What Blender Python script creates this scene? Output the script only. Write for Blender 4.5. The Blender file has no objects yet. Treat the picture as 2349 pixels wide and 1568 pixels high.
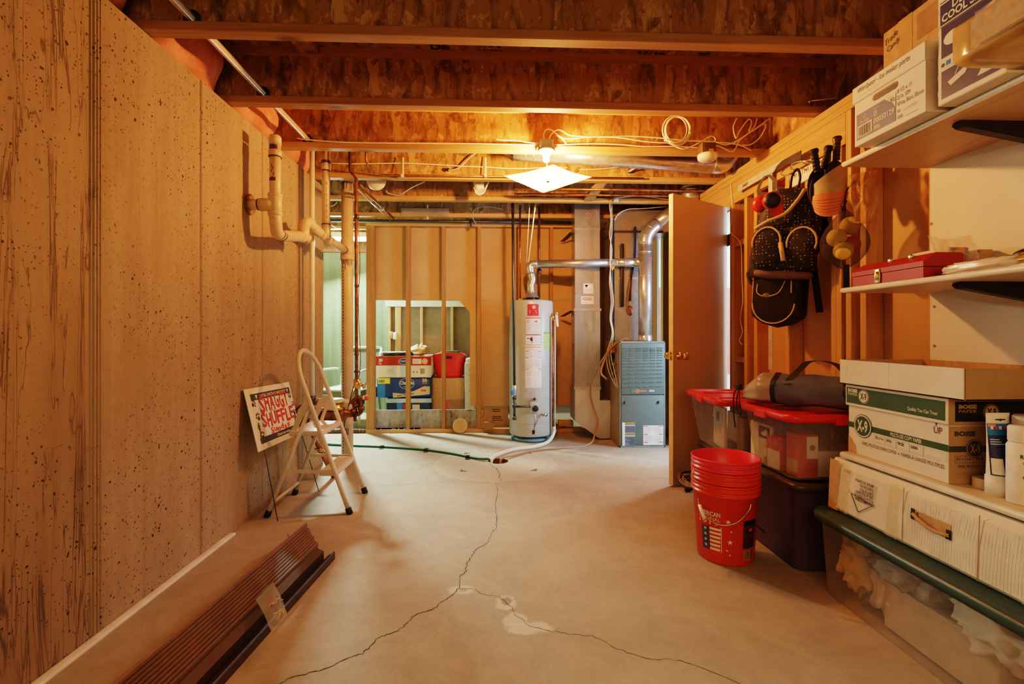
import bpy, bmesh, math, random
from mathutils import Vector as V, Matrix, noise
random.seed(7)
R = math.radians
SC = bpy.context.scene
COL = SC.collection
# ------------------------------------------------------------------ camera model (image taken as 2349 x 1568)
F, CX, HY, H = 1109.0, 1174.5, 765.0, 1.07
TH = math.atan(44.5/1109.0)
_fw, _rt = V((math.sin(TH), math.cos(TH), 0)), V((math.cos(TH), -math.sin(TH), 0))
EYE = V((0, 0, H))
def ray(px, py): return _rt*((px-CX)/F) + _fw + V((0, 0, (HY-py)/F))
def pX(px, py, x): d = ray(px, py); return EYE + d*(x/d.x)
def pY(px, py, y): d = ray(px, py); return EYE + d*(y/d.y)
def pZ(px, py, z): d = ray(px, py); return EYE + d*((z-H)/d.z)
cam = bpy.data.cameras.new('camera'); camo = bpy.data.objects.new('camera', cam); COL.objects.link(camo)
cam.sensor_width = 36; cam.lens = 36*F/2349; cam.shift_y = -(784-HY)/2349; cam.clip_start = .05
camo.location = EYE; camo.rotation_euler = (R(90), 0, -TH); SC.camera = camo
# ------------------------------------------------------------------ materials
class NT:
    def __init__(s, name):
        s.m = bpy.data.materials.new(name); s.m.use_nodes = True; s.t = s.m.node_tree; s.n = s.t.nodes; s.l = s.t.links
        s.b = s.n['Principled BSDF']; s.out = s.n['Material Output']
    def node(s, typ, **kw):
        n = s.n.new('ShaderNode'+typ)
        for k, v in kw.items():
            if k.startswith('i_'):
                k2 = k[2:]; k2 = int(k2) if k2.isdigit() else k2.replace('_', ' ')
                s.put(n.inputs[k2], v)
            else: setattr(n, k, v)
        return n
    def put(s, sock, v):
        if hasattr(v, 'is_output') and v.is_output: s.l.new(v, sock)
        else:
            if isinstance(v, tuple) and len(v) == 3 and sock.type == 'RGBA': v = v+(1,)
            sock.default_value = v
    def co(s, scale=(1, 1, 1), rot=(0, 0, 0), loc=(0, 0, 0)):
        t = s.node('TexCoord'); m = s.node('Mapping'); s.l.new(t.outputs['Object'], m.inputs[0])
        m.inputs['Scale'].default_value = scale; m.inputs['Rotation'].default_value = rot; m.inputs['Location'].default_value = loc
        return m.outputs[0]
    def noise(s, vec, scale=5, detail=4, rough=.55, dist=0):
        n = s.node('TexNoise', i_Scale=scale, i_Detail=detail, i_Roughness=rough, i_Distortion=dist); s.l.new(vec, n.inputs['Vector']); return n.outputs['Fac']
    def vor(s, vec, scale=5, out='Distance', rnd=1.0):
        n = s.node('TexVoronoi', i_Scale=scale, i_Randomness=rnd); s.l.new(vec, n.inputs['Vector']); return n.outputs[out]
    def ramp(s, fac, stops):
        r = s.node('ValToRGB'); s.put(r.inputs[0], fac); e = r.color_ramp.elements
        while len(e) < len(stops): e.new(.5)
        for q, (p, c) in zip(e, stops):
            q.position = p; q.color = (c if isinstance(c, tuple) else (c, c, c))+(1,)
        return r.outputs[0]
    def mix(s, fac, a, b, mode='MIX'):
        n = s.node('MixRGB', blend_type=mode); s.put(n.inputs[0], fac); s.put(n.inputs[1], a); s.put(n.inputs[2], b); return n.outputs[0]
    def math(s, op, a, b=0.0, c=None):
        n = s.node('Math', operation=op); s.put(n.inputs[0], a); s.put(n.inputs[1], b)
        if c is not None: s.put(n.inputs[2], c)
        return n.outputs[0]
    def bump(s, h, strength=.3, dist=.01):
        n = s.node('Bump', i_Strength=strength, i_Distance=dist); s.l.new(h, n.inputs['Height']); s.l.new(n.outputs[0], s.b.inputs['Normal'])
    def set(s, **kw):
        for k, v in kw.items(): s.put(s.b.inputs[k.replace('_', ' ')], v)
        return s
MATS = {}
def col(name, c, rough=.6, metal=0, var=.06, bump=0, scale=14, **kw):
    """plain paint / plastic / metal with a little procedural unevenness"""
    if name in MATS: return MATS[name]
    s = NT(name); v = s.co(); n = s.noise(v, scale, 3)
    lo = tuple(max(0, x*(1-var*2)) for x in c); hi = tuple(min(1, x*(1+var*2)) for x in c)
    s.set(Base_Color=s.ramp(n, [(.3, lo), (.7, hi)]), Roughness=rough, Metallic=metal)
    if bump: s.bump(n, bump, .01)
    for k, x in kw.items(): s.put(s.b.inputs[k.replace('_', ' ')], x)
    MATS[name] = s.m; return s.m
def wood(name, a, b, axis='z', scale=1.0, rough=.65, knots=True):
    s = NT(name); k = {'x': (.06, 1, 1), 'y': (1, .06, 1), 'z': (1, 1, .06)}[axis]
    v = s.co(tuple(q*scale for q in k)); n1 = s.noise(v, 26, 5, .6, .6); n2 = s.noise(v, 90, 3)
    f = s.math('ADD', s.math('MULTIPLY', n1, .75), s.math('MULTIPLY', n2, .25))
    c = s.ramp(f, [(.32, a), (.62, b)])
    if knots:
        kk = {'x': (.4, 1, 1), 'y': (1, .4, 1), 'z': (1, 1, .4)}[axis]
        kd = s.vor(s.co(kk), 4.5); c = s.mix(s.ramp(kd, [(.05, .85), (.13, 0.)]), c, tuple(q*.35 for q in a))
    s.set(Base_Color=c, Roughness=rough); s.bump(f, .12, .004); MATS[name] = s.m; return s.m
def osb(name, dark, mid, light, rough=.75):
    s = NT(name)
    w = s.node('TexNoise', i_Scale=14., i_Detail=4.); s.l.new(s.co(), w.inputs['Vector'])
    def lay(rot, sc):
        v = s.co(sc, rot); m = s.node('MixRGB', i_0=.13); s.l.new(v, m.inputs[1]); s.l.new(w.outputs['Color'], m.inputs[2])
        n = s.node('TexVoronoi', i_Scale=1.); s.l.new(m.outputs[0], n.inputs['Vector']); return n
    a = lay((0, R(25), 0), (30, 20, 8)); b = lay((0, R(-58), 0), (26, 20, 7)); c3 = lay((0, R(85), 0), (34, 20, 9))
    big = s.noise(s.co((3, 3, 3)), 6, 3)
    g = lambda n: s.node('SeparateColor', i_0=n.outputs['Color']).outputs[0]
    f = s.mix(s.ramp(big, [(.42, 0.), (.46, 1.)]), g(a), g(b)); f = s.mix(s.ramp(s.noise(s.co(), 12, 2), [(.56, 0.), (.6, 1.)]), f, g(c3))
    fine = s.noise(s.co((60, 60, 10), (0, R(20), 0)), 4, 3)
    f2 = s.math('ADD', s.math('MULTIPLY', f, .55), s.math('MULTIPLY', fine, .5))
    c = s.ramp(f2, [(.2, dark), (.36, mid), (.58, mid), (.8, light)])
    ed = s.ramp(a.outputs['Distance'], [(.55, 1.), (.8, .55)]); c = s.mix(1, c, ed, 'MULTIPLY')
    s.set(Base_Color=c, Roughness=rough); s.bump(f2, .25, .004); MATS[name] = s.m; return s.m
def clear(name, tint, op=.4, rough=.25, milky=.5, trc=None):
    """see-through plastic: part transparent, part milky"""
    s = NT(name); tr = s.node('BsdfTransparent', i_Color=trc or tint); tl = s.node('BsdfTranslucent', i_Color=tint)
    s.set(Base_Color=tint, Roughness=rough); m1 = s.node('MixShader', i_Fac=milky)
    s.l.new(s.b.outputs[0], m1.inputs[1]); s.l.new(tl.outputs[0], m1.inputs[2])
    fr = s.node('LayerWeight', i_Blend=.35); n = s.noise(s.co(), 8, 3)
    fac = s.math('MINIMUM', s.math('ADD', s.math('ADD', op-.08, s.math('MULTIPLY', n, .16)), s.math('MULTIPLY', fr.outputs['Facing'], .25)), 1.0)
    m = s.node('MixShader', i_Fac=fac); s.l.new(tr.outputs[0], m.inputs[1]); s.l.new(m1.outputs[0], m.inputs[2]); s.l.new(m.outputs[0], s.out.inputs[0])
    MATS[name] = s.m; return s.m
def emis(name, c, st):
    s = NT(name); e = s.node('Emission', i_Color=c, i_Strength=st); s.l.new(e.outputs[0], s.out.inputs[0]); MATS[name] = s.m; return s.m
# ------------------------------------------------------------------ printable surfaces
class PS:            # flat face: x to the reader's right, y up
    def __init__(s, o, u, v): s.o, s.u, s.v = V(o), V(u).normalized(), V(v).normalized(); s.n = s.u.cross(s.v)
    def __call__(s, x, y, l=0): return s.o + s.u*x + s.v*y + s.n*l
class CS:            # upright cylinder or cone: x is arc length measured from angle a0 (a0=-90deg faces -Y)
    def __init__(s, c, r, a0=-90, taper=0): s.c, s.r, s.a, s.tp = V(c), r, R(a0), taper
    def __call__(s, x, y, l=0):
        a = s.a + x/s.r; r = s.r + s.tp*y + l
        return s.c + V((math.cos(a)*r, math.sin(a)*r, y))
def cr(pts, k=8, closed=False):
    """smooth path through points"""
    P = [V(p) for p in pts]; n = len(P); out = []
    for i in range(n if closed else n-1):
        p0 = P[(i-1) % n] if closed or i > 0 else P[0]*2-P[1]
        p1, p2 = P[i], P[(i+1) % n]; p3 = P[(i+2) % n] if closed or i+2 < n else p2*2-p1
        for j in range(k):
            t = j/k; out.append(.5*((2*p1)+(p2-p0)*t+(2*p0-5*p1+4*p2-p3)*t*t+(3*p1-p0-3*p2+p3)*t**3))
    if not closed: out.append(P[-1])
    return out
_TX = {}
def glyphs(body, bold, shear=0):
    k = (body, bold, shear)
    if k not in _TX:
        c = bpy.data.curves.new('t', 'FONT'); c.body = body; c.size = 1; c.offset = bold; c.resolution_u = 2; c.shear = shear
        o = bpy.data.objects.new('t', c); me = bpy.data.meshes.new_from_object(o)
        _TX[k] = ([tuple(v.co[:2]) for v in me.vertices], [tuple(p.vertices) for p in me.polygons])
        bpy.data.objects.remove(o); bpy.data.curves.remove(c); bpy.data.meshes.remove(me)
    return _TX[k]
class MB:
    def __init__(s, M=None): s.v, s.f, s.mi, s.sm, s.mats, s.M = [], [], [], [], [], M
    def add(s, vs, fs, mat, smooth=False):
        b = len(s.v)
        if mat not in s.mats: s.mats.append(mat)
        k = s.mats.index(mat); M = s.M
        s.v.extend((M @ V(v)) if M else V(v) for v in vs)
        for f in fs: s.f.append(tuple(b+i for i in f)); s.mi.append(k); s.sm.append(smooth)
        return s
    def box(s, a, b, mat, bev=0, seg=2):
        x0, y0, z0 = (min(p, q) for p, q in zip(a, b)); x1, y1, z1 = (max(p, q) for p, q in zip(a, b))
        if not bev:
            return s.add([(x0, y0, z0), (x1, y0, z0), (x1, y1, z0), (x0, y1, z0), (x0, y0, z1), (x1, y0, z1), (x1, y1, z1), (x0, y1, z1)],
                         [(3, 2, 1, 0), (4, 5, 6, 7), (0, 1, 5, 4), (1, 2, 6, 5), (2, 3, 7, 6), (3, 0, 4, 7)], mat)
        bm = bmesh.new(); bmesh.ops.create_cube(bm, size=1)
        for v in bm.verts: v.co = V(((x0+x1)/2+v.co.x*(x1-x0), (y0+y1)/2+v.co.y*(y1-y0), (z0+z1)/2+v.co.z*(z1-z0)))
        bmesh.ops.bevel(bm, geom=list(bm.edges), offset=bev, segments=seg, affect='EDGES', profile=.5)
        return s.bm(bm, mat, seg > 1)
    def bm(s, bm, mat, smooth=False):
        bm.verts.index_update(); s.add([v.co.copy() for v in bm.verts], [[v.index for v in f.verts] for f in bm.faces], mat, smooth); bm.free(); return s
    def bar(s, p, q, w, h, mat, up=(0, 0, 1), bev=0):
        """rectangular bar from p to q, w wide, h thick along up"""
        p, q = V(p), V(q); d = q-p; L = d.length; d.normalize(); u = V(up); x = d.cross(u).normalized(); u = x.cross(d).normalized()
        old = s.M; T = Matrix((x, d, u)).transposed().to_4x4(); T.translation = p; s.M = (old @ T) if old else T
        s.box((-w/2, 0, -h/2), (w/2, L, h/2), mat, bev); s.M = old; return s
    def tube(s, pts, r, mat, n=10, closed=False, caps=True, smooth=True):
        P = [V(p) for p in pts]; N = len(P); rs = r if isinstance(r, (list, tuple)) else [r]*N
        up = None; vs, fs = [], []
        for i in range(N):
            t = (P[(i+1) % N]-P[(i-1) % N]) if closed else (P[min(i+1, N-1)]-P[max(i-1, 0)])
            if t.length < 1e-9: t = V((0, 0, 1))
            t.normalize()
            if up is None:
                a = V((0, 0, 1)) if abs(t.z) < .9 else V((1, 0, 0)); up = (a-t*a.dot(t)).normalized()
            else:
                up = up-t*up.dot(t); up = up.normalized() if up.length > 1e-6 else t.orthogonal().normalized()
            w = t.cross(up)
            vs += [P[i]+(up*math.cos(2*math.pi*j/n)+w*math.sin(2*math.pi*j/n))*rs[i] for j in range(n)]
        for i in range(N if closed else N-1):
            a, b = i*n, ((i+1) % N)*n
            fs += [(a+j, a+(j+1) % n, b+(j+1) % n, b+j) for j in range(n)]
        s.add(vs, fs, mat, smooth)
        if caps and not closed:
            s.add(vs[:n], [tuple(range(n-1, -1, -1))], mat); s.add(vs[-n:], [tuple(range(n))], mat)
        return s
    def lathe(s, prof, mat, c=(0, 0, 0), n=24, axis=(0, 0, 1), smooth=True, a0=0, a1=360):
        c, ax = V(c), V(axis).normalized(); x = ax.orthogonal().normalized() if abs(ax.z) < .99 else V((1, 0, 0)); y = ax.cross(x)
        full = a1-a0 >= 360; m = n if full else n+1; vs, fs = [], []
        for r, z in prof:
            for j in range(m):
                a = R(a0+(a1-a0)*j/n); vs.append(c+ax*z+(x*math.cos(a)+y*math.sin(a))*r)
        for i in range(len(prof)-1):
            for j in range(n):
                k = (j+1) % m; fs.append((i*m+j, i*m+k, (i+1)*m+k, (i+1)*m+j))
        return s.add(vs, fs, mat, smooth)
    def disc(s, c, r, mat, axis=(0, 0, 1), n=24, h=0):
        return s.lathe([(0, 0), (r, 0), (r, h), (0, h)] if h else [(0, 0), (r, 0)], mat, c, n, axis, False)
    def prism(s, poly, S, mat, d0=0, d1=.01, caps=True):
        """polygon on surface S extruded from lift d0 to d1"""
        n = len(poly); vs = [S(x, y, d0) for x, y in poly]+[S(x, y, d1) for x, y in poly]
        fs = [(i, (i+1) % n, n+(i+1) % n, n+i) for i in range(n)]
        if caps: fs += [tuple(range(n-1, -1, -1)), tuple(range(n, 2*n))]
        return s.add(vs, fs, mat)
    def grid(s, fn, nu, nv, mat, smooth=True, cu=False, cv=False):
        U, W = nu+(0 if cu else 1), nv+(0 if cv else 1); vs = [fn(i/nu, j/nv) for j in range(W) for i in range(U)]
        fs = [(j*U+i, j*U+(i+1) % U, ((j+1) % W)*U+(i+1) % U, ((j+1) % W)*U+i) for j in range(nv) for i in range(nu)]
        return s.add(vs, fs, mat, smooth)
    def blob(s, c, rad, mat, n=20, e=1.0, amp=0, freq=3, M=None, seed=0):
        """rounded lump; e<1 is boxier; amp adds wrinkles"""
        c = V(c); sg = lambda x: math.copysign(abs(x)**e, x)
        def fn(u, v):
            a, b = 2*math.pi*u, math.pi*(v-.5)
            p = V((sg(math.cos(b))*sg(math.cos(a)), sg(math.cos(b))*sg(math.sin(a)), sg(math.sin(b))))
            if amp: p *= 1+amp*noise.noise(p*freq+V((seed, seed*2, 0)))
            p = V((p.x*rad[0], p.y*rad[1], p.z*rad[2]))
            return c+(M @ p if M else p)
        return s.grid(fn, n, n//2+2, mat, True, cu=True)
    # ---- printing
    def rect(s, S, x0, y0, x1, y1, mat, l=.0008, nx=1):
        vs = []
        for i in range(nx+1):
            x = x0+(x1-x0)*i/nx; vs += [S(x, y0, l), S(x, y1, l)]
        return s.add(vs, [(2*i, 2*i+2, 2*i+3, 2*i+1) for i in range(nx)], mat)
    def poly(s, S, pts, mat, l=.0008): return s.add([S(x, y, l) for x, y in pts], [tuple(range(len(pts)))], mat)
    def dot(s, S, x, y, r, mat, l=.001, n=20, ry=None):
        ry = ry or r; return s.poly(S, [(x+r*math.cos(2*math.pi*i/n), y+ry*math.sin(2*math.pi*i/n)) for i in range(n)], mat, l)
    def ring(s, S, x, y, r0, r1, mat, l=.001, n=28):
        vs = [S(x+r*math.cos(2*math.pi*i/n), y+r*math.sin(2*math.pi*i/n), l) for r in (r0, r1) for i in range(n)]
        return s.add(vs, [(i, n+i, n+(i+1) % n, (i+1) % n) for i in range(n)], mat)
    def star(s, S, x, y, r, mat, l=.001, rot=90):
        return s.poly(S, [(x+(r if i % 2 == 0 else r*.4)*math.cos(R(rot+36*i)), y+(r if i % 2 == 0 else r*.4)*math.sin(R(rot+36*i))) for i in range(10)], mat, l)
    def text(s, S, body, x, y, size, mat, l=.0014, w=None, al='L', bold=0, shear=0, rot=0):
        vs, fs = glyphs(body, bold, shear)
        if not vs: return s
        x0, x1 = min(v[0] for v in vs), max(v[0] for v in vs); k = size/.7; kx = (w/(x1-x0)) if w else k; wd = (x1-x0)*kx
        dx = {'L': 0, 'C': -wd/2, 'R': -wd}[al]; c, q = math.cos(R(rot)), math.sin(R(rot)); out = []
        for a, b in vs:
            a, b = (a-x0)*kx+dx, b*k; out.append(S(x+a*c-b*q, y+a*q+b*c, l))
        return s.add(out, fs, mat)
    def lines(s, S, x0, y0, x1, y1, n, mat, l=.0012, fill=.45, nx=1):
        h = (y1-y0)/n
        for i in range(n):
            s.rect(S, x0, y0+h*i, x0+(x1-x0)*random.uniform(.7, 1), y0+h*i+h*fill, mat, l, nx)
        return s
    def barcode(s, S, x0, y0, x1, y1, mat, l=.0014):
        x = x0
        while x < x1: w = random.choice((.6, 1, 1.6))*(x1-x0)/40; s.rect(S, x, y0, min(x+w, x1), y1, mat, l); x += w*random.choice((1.8, 2.4))
        return s
    # ---- link
    def build(s, name, parent=None, label=None, cat=None, group=None, kind=None, loc=None, recalc=True):
        me = bpy.data.meshes.new(name)
        if parent is not None: base = V(parent['_b'])
        elif loc is not None: base = V(loc)
        else:
            xs, ys, zs = zip(*s.v); base = V(((min(xs)+max(xs))/2, (min(ys)+max(ys))/2, min(zs)))
        me.from_pydata([tuple(v-base) for v in s.v], [], s.f)
        for m in s.mats: me.materials.append(m)
        me.polygons.foreach_set('material_index', s.mi); me.polygons.foreach_set('use_smooth', s.sm); me.update()
        if recalc and len(s.f) < 60000:
            bm = bmesh.new(); bm.from_mesh(me); bmesh.ops.remove_doubles(bm, verts=bm.verts, dist=1e-6); bmesh.ops.recalc_face_normals(bm, faces=bm.faces); bm.to_mesh(me); bm.free()
        o = bpy.data.objects.new(name, me); COL.objects.link(o); o['_b'] = tuple(base)
        if parent is not None: o.parent = parent
        else: o.location = base
        return tag(o, label, cat, group, kind)
def tag(o, label=None, cat=None, group=None, kind=None):
    for k, v in (('label', label), ('category', cat), ('group', group), ('kind', kind)):
        if v: o[k] = v
    return o
def thing(name, loc, label, cat, group=None, kind=None):
    o = bpy.data.objects.new(name, None); COL.objects.link(o); o.location = loc; o['_b'] = tuple(loc); o.empty_display_size = .05
    return tag(o, label, cat, group, kind)
def dup(root, loc, label=None, rotz=None):
    r = root.copy(); COL.objects.link(r); r.location = loc
    if rotz is not None: r.rotation_euler = (0, 0, rotz)
    if label: r['label'] = label
    for ch in list(root.children):
        c = ch.copy(); COL.objects.link(c); c.parent = r
        for g in list(ch.children): d = g.copy(); COL.objects.link(d); d.parent = c
    return r
def at(o, rz=0, rx=0, ry=0, loc=(0, 0, 0)): return Matrix.Translation(V(o)) @ Matrix.Rotation(rz, 4, 'Z') @ Matrix.Rotation(ry, 4, 'Y') @ Matrix.Rotation(rx, 4, 'X') @ Matrix.Translation(V(loc))
# ------------------------------------------------------------------ palette
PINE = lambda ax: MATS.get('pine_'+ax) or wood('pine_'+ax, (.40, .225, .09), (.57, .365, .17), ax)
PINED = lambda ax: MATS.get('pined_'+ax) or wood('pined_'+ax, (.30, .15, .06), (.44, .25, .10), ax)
OSB = osb('osb', (.13, .06, .018), (.35, .195, .072), (.54, .36, .17))
SUB = osb('subfloor', (.16, .085, .03), (.33, .18, .07), (.46, .28, .12))
WHITE = col('white_print', (.82, .8, .76), .6); BLACK = col('black', (.018, .017, .018), .5); INK = col('ink', (.06, .055, .06), .7)
GREYP = col('grey_print', (.42, .42, .42), .7); LGREY = col('light_grey_print', (.62, .62, .62), .7); REDP = col('red_print', (.62, .04, .03), .55); ORP = col('orange_print', (.85, .27, .04), .55)
YELP = col('yellow_print', (.8, .72, .12), .6); NAVYP = col('navy_print', (.05, .06, .16), .6); GREENP = col('green_print', (.05, .14, .05), .6)
CARD = col('cardboard', (.47, .30, .155), .8, var=.08, bump=.05, scale=40); CARDD = col('cardboard_dark', (.33, .2, .1), .8, var=.08)
CARDW = col('white_cardboard', (.74, .70, .62), .75, var=.03)
STEEL = col('steel', (.62, .62, .63), .32, .9); DSTEEL = col('dark_steel', (.09, .09, .095), .42, .7); GALV = None
BRASS = col('brass', (.75, .5, .17), .25, 1); COPPER = col('copper', (.46, .2, .1), .38, .9, var=.2, scale=30); COPPERD = col('copper_dark', (.22, .11, .06), .5, .7, var=.25, scale=30)
PVC = col('pvc_tan', (.66, .51, .345), .38, var=.03); PVCW = col('pvc_white', (.83, .79, .7), .35, var=.03); PURPLE = col('purple_primer', (.10, .05, .12), .5)
CABLE = col('cable_white', (.8, .76, .66), .45); RUBBER = col('rubber', (.02, .02, .02), .7); GALVB = col('blue_grey_box', (.13, .2, .21), .5)
def galv(name, spang=14., rough=.28, c=(.6, .61, .62)):
    s = NT(name); n = s.vor(s.co(), spang, 'Color'); g = s.node('SeparateColor', i_0=n).outputs[0]; b = s.noise(s.co((1, 1, .4)), 3, 3)
    s.set(Base_Color=s.ramp(g, [(0, tuple(q*.8 for q in c)), (1, c)]), Metallic=.8, Roughness=s.math('ADD', rough, s.math('MULTIPLY', b, .14)))
    s.bump(b, .4, .04); MATS[name] = s.m; return s.m
DUCT = galv('duct_sheet', 3., .2, (.58, .62, .66)); FLUE = galv('flue_pipe', 40., .2, (.66, .66, .66)); FLUER = galv('flue_pipe_worn', 60., .3, (.55, .54, .52))
# ------------------------------------------------------------------ concrete
def concrete_wall():
    s = NT('concrete_wall'); v = s.co()
    big = s.noise(s.co((1, 1, .45)), 1.6, 5, .6); st = s.noise(s.co((1, 7, .35)), 2.2, 5, .65, .4); fine = s.noise(v, 40, 4)
    c = s.ramp(s.math('ADD', s.math('MULTIPLY', big, .6), s.math('MULTIPLY', st, .4)), [(.3, (.25, .19, .125)), (.5, (.37, .295, .205)), (.7, (.46, .385, .285))])
    c = s.mix(.25, c, s.ramp(fine, [(.3, .45), (.7, 1.)]), 'MULTIPLY')
    sep = s.node('SeparateXYZ', i_0=v); near = s.ramp(s.math('MULTIPLY', sep.outputs[1], .25), [(.30, 1.), (.44, 0.)]) if False else None
    # pits: several sizes, clustered
    clus = s.noise(v, 1.7, 3); gate = s.ramp(clus, [(.36, 0.), (.5, 1.)])
    pits = None
    for sc, r, th in ((21, .12, .6), (42, .16, .5), (75, .17, .42)):
        w = s.node('MixRGB', i_0=.02); s.l.new(v, w.inputs[1]); nn = s.node('TexNoise', i_Scale=30.); s.l.new(v, nn.inputs['Vector']); s.l.new(nn.outputs['Color'], w.inputs[2])
        t = s.node('TexVoronoi', i_Scale=float(sc)); s.l.new(w.outputs[0], t.inputs['Vector'])
        pick = s.node('SeparateColor', i_0=t.outputs['Color']).outputs[1]
        m = s.math('MULTIPLY', s.ramp(t.outputs['Distance'], [(r*.75, 1.), (r*1.25, 0.)]), s.math('GREATER_THAN', pick, th+.02)); m = s.math('MULTIPLY', m, gate)
        pits = m if pits is None else s.math('MAXIMUM', pits, m)
    # long vertical form-board scratches on the panel next to the camera (y < 1.75 in the wall's own length)
    mk = s.ramp(s.math('ADD', s.math('MULTIPLY', sep.outputs[1], .2), .5), [(.5+.2*(1.72-WY), 1.), (.5+.2*(1.80-WY), 0.)])
    wv = s.noise(s.co((1, 6, .28), (0, 0, 0)), 2.0, 5, .55, .7); line = s.ramp(s.math('ABSOLUTE', s.math('SUBTRACT', wv, .5)), [(0., 1.), (.012, 0.)])
    wv2 = s.noise(s.co((1, 4, .45), (0, 0, 0), (3, 1, 2)), 1.6, 4, .6, .9); line2 = s.ramp(s.math('ABSOLUTE', s.math('SUBTRACT', wv2, .52)), [(0., 1.), (.008, 0.)])
    gat = s.ramp(s.noise(s.co((1, 2, 1.2)), 3, 2), [(.38, 0.), (.5, 1.)])
    ln = s.math('MULTIPLY', s.math('MULTIPLY', s.math('MAXIMUM', line, line2), gat), mk)
    dk = s.math('MAXIMUM', pits, s.math('MULTIPLY', ln, .72))
    c = s.mix(.12, c, (.46, .31, .16)); tan = s.mix(.3, c, (.33, .21, .10)); c = s.mix(mk, c, s.mix(.18, tan, st, 'MULTIPLY')); c = s.mix(dk, c, (.05, .033, .025))
    s.set(Base_Color=c, Roughness=.82)
    hh = s.math('SUBTRACT', s.math('MULTIPLY', s.math('ADD', st, s.math('MULTIPLY', fine, .2)), .35), dk); s.bump(hh, .55, .008); MATS['concrete_wall'] = s.m; return s.m
WY = 1.43      # world y of the wall object's origin
def spot(s, v, x, y, rx, ry, nz, k=.55):
    d = s.node('VectorMath', operation='SUBTRACT'); s.l.new(v, d.inputs[0]); d.inputs[1].default_value = (x, y, 0)
    m = s.node('VectorMath', operation='MULTIPLY'); s.l.new(d.outputs[0], m.inputs[0]); m.inputs[1].default_value = (1/rx, 1/ry, 0)
    L = s.node('VectorMath', operation='LENGTH'); s.l.new(m.outputs[0], L.inputs[0])
    return s.math('ADD', L.outputs['Value'], s.math('MULTIPLY', s.math('SUBTRACT', nz, .5), k*2))
def floor_mat():
    s = NT('concrete_floor'); v = s.co()
    big = s.noise(v, 1.1, 5, .6, .5); sw = s.noise(s.co((1, 1, 1), (0, 0, .5)), 3.2, 6, .65, 2.5); fine = s.noise(v, 60, 4)
    f = s.math('ADD', s.math('MULTIPLY', big, .55), s.math('MULTIPLY', sw, .45))
    c = s.ramp(f, [(.32, (.315, .275, .21)), (.5, (.395, .35, .275)), (.68, (.47, .42, .34))]); c = s.mix(.18, c, s.ramp(fine, [(.3, .5), (.7, 1.)]), 'MULTIPLY')
    nz = s.noise(v, 22, 5, .7)
    for (px, py, rx, ry, inner, outer) in ((1058, 1352, .06, .04, .5, 1.), (1160, 1382, .045, .06, None, 1.), (1215, 1440, .095, .045, None, 1.), (1182, 1420, .05, .05, None, .9)):
        p = pZ(px, py, 0); L = spot(s, v, p.x-FLO[0], p.y-FLO[1], rx, ry, nz); c = s.mix(s.ramp(L, [(.75, .75*outer), (1.05, 0.)]), c, (.62, .59, .54))
    for (px, py, rx, ry, k, cc) in ((1162, 1378, .028, .03, .8, (.2, .19, .18)), (1122, 1170, .05, .05, .5, (.27, .25, .23)), (1240, 1452, .035, .02, .45, (.3, .28, .25)), (835, 1485, .05, .05, .35, (.28, .26, .23)), (1062, 1352, .02, .02, .5, (.3, .28, .25)), (1000, 1375, .35, .12, .18, (.3, .24, .17)), (1500, 1330, .4, .12, .2, (.33, .27, .2)), (845, 1085, .05, .04, .6, (.45, .2, .07)), (790, 1075, .1, .1, .5, (.45, .27, .13))):
        p = pZ(px, py, 0); L = spot(s, v, p.x-FLO[0], p.y-FLO[1], rx, ry, nz); c = s.mix(s.ramp(L, [(.7, k), (1.1, 0.)]), c, cc)
    p = pZ(1135, 1062, 0); L = spot(s, v, p.x-FLO[0], p.y-FLO[1], .5, .5, nz, .12)      # trowelled ring round the drain
    c = s.mix(s.ramp(L, [(.0, .28), (.93, .28), (1.0, .5), (1.03, 0.)]), c, (.56, .52, .44))
    s.set(Base_Color=c, Roughness=.72); s.bump(s.math('ADD', sw, s.math('MULTIPLY', fine, .3)), .12, .01); MATS['concrete_floor'] = s.m; return s.m
FLO = (0.2, 3.0)
m = MB(); fx0, fx1, fy0, fy1 = -3.3, 3.9, -1.4, 7.4
FM = floor_mat(); CRK = col('crack', (.05, .042, .035), .9); CRK2 = col('hairline', (.22, .185, .14), .9)
dr = pZ(1143, 1057, 0); nn = 28
# floor slab with the round drain opening left open
ring = [(dr.x+.085*math.cos(2*math.pi*i/nn), dr.y+.085*math.sin(2*math.pi*i/nn)) for i in range(nn)]
sq = []
for i in range(nn):
    a = 2*math.pi*i/nn; c_, s_ = math.cos(a), math.sin(a); k = .3/max(abs(c_), abs(s_)); sq.append((dr.x+c_*k, dr.y+s_*k))
m.add([(x, y, 0) for x, y in ring]+[(x, y, 0) for x, y in sq], [(i, (i+1) % nn, nn+(i+1) % nn, nn+i) for i in range(nn)], FM)
ax0, ax1, ay0, ay1 = dr.x-.3, dr.x+.3, dr.y-.3, dr.y+.3
for (a, b, c_, d) in ((fx0, fy0, fx1, ay0), (fx0, ay1, fx1, fy1), (fx0, ay0, ax0, ay1), (ax1, ay0, fx1, ay1)):
    m.add([(a, b, 0), (c_, b, 0), (c_, d, 0), (a, d, 0)], [(0, 1, 2, 3)], FM)
m.lathe([(.085, 0), (.085, -.12), (0, -.12)], col('drain_dark', (.16, .07, .03), .8), (dr.x, dr.y, 0), nn)
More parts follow.
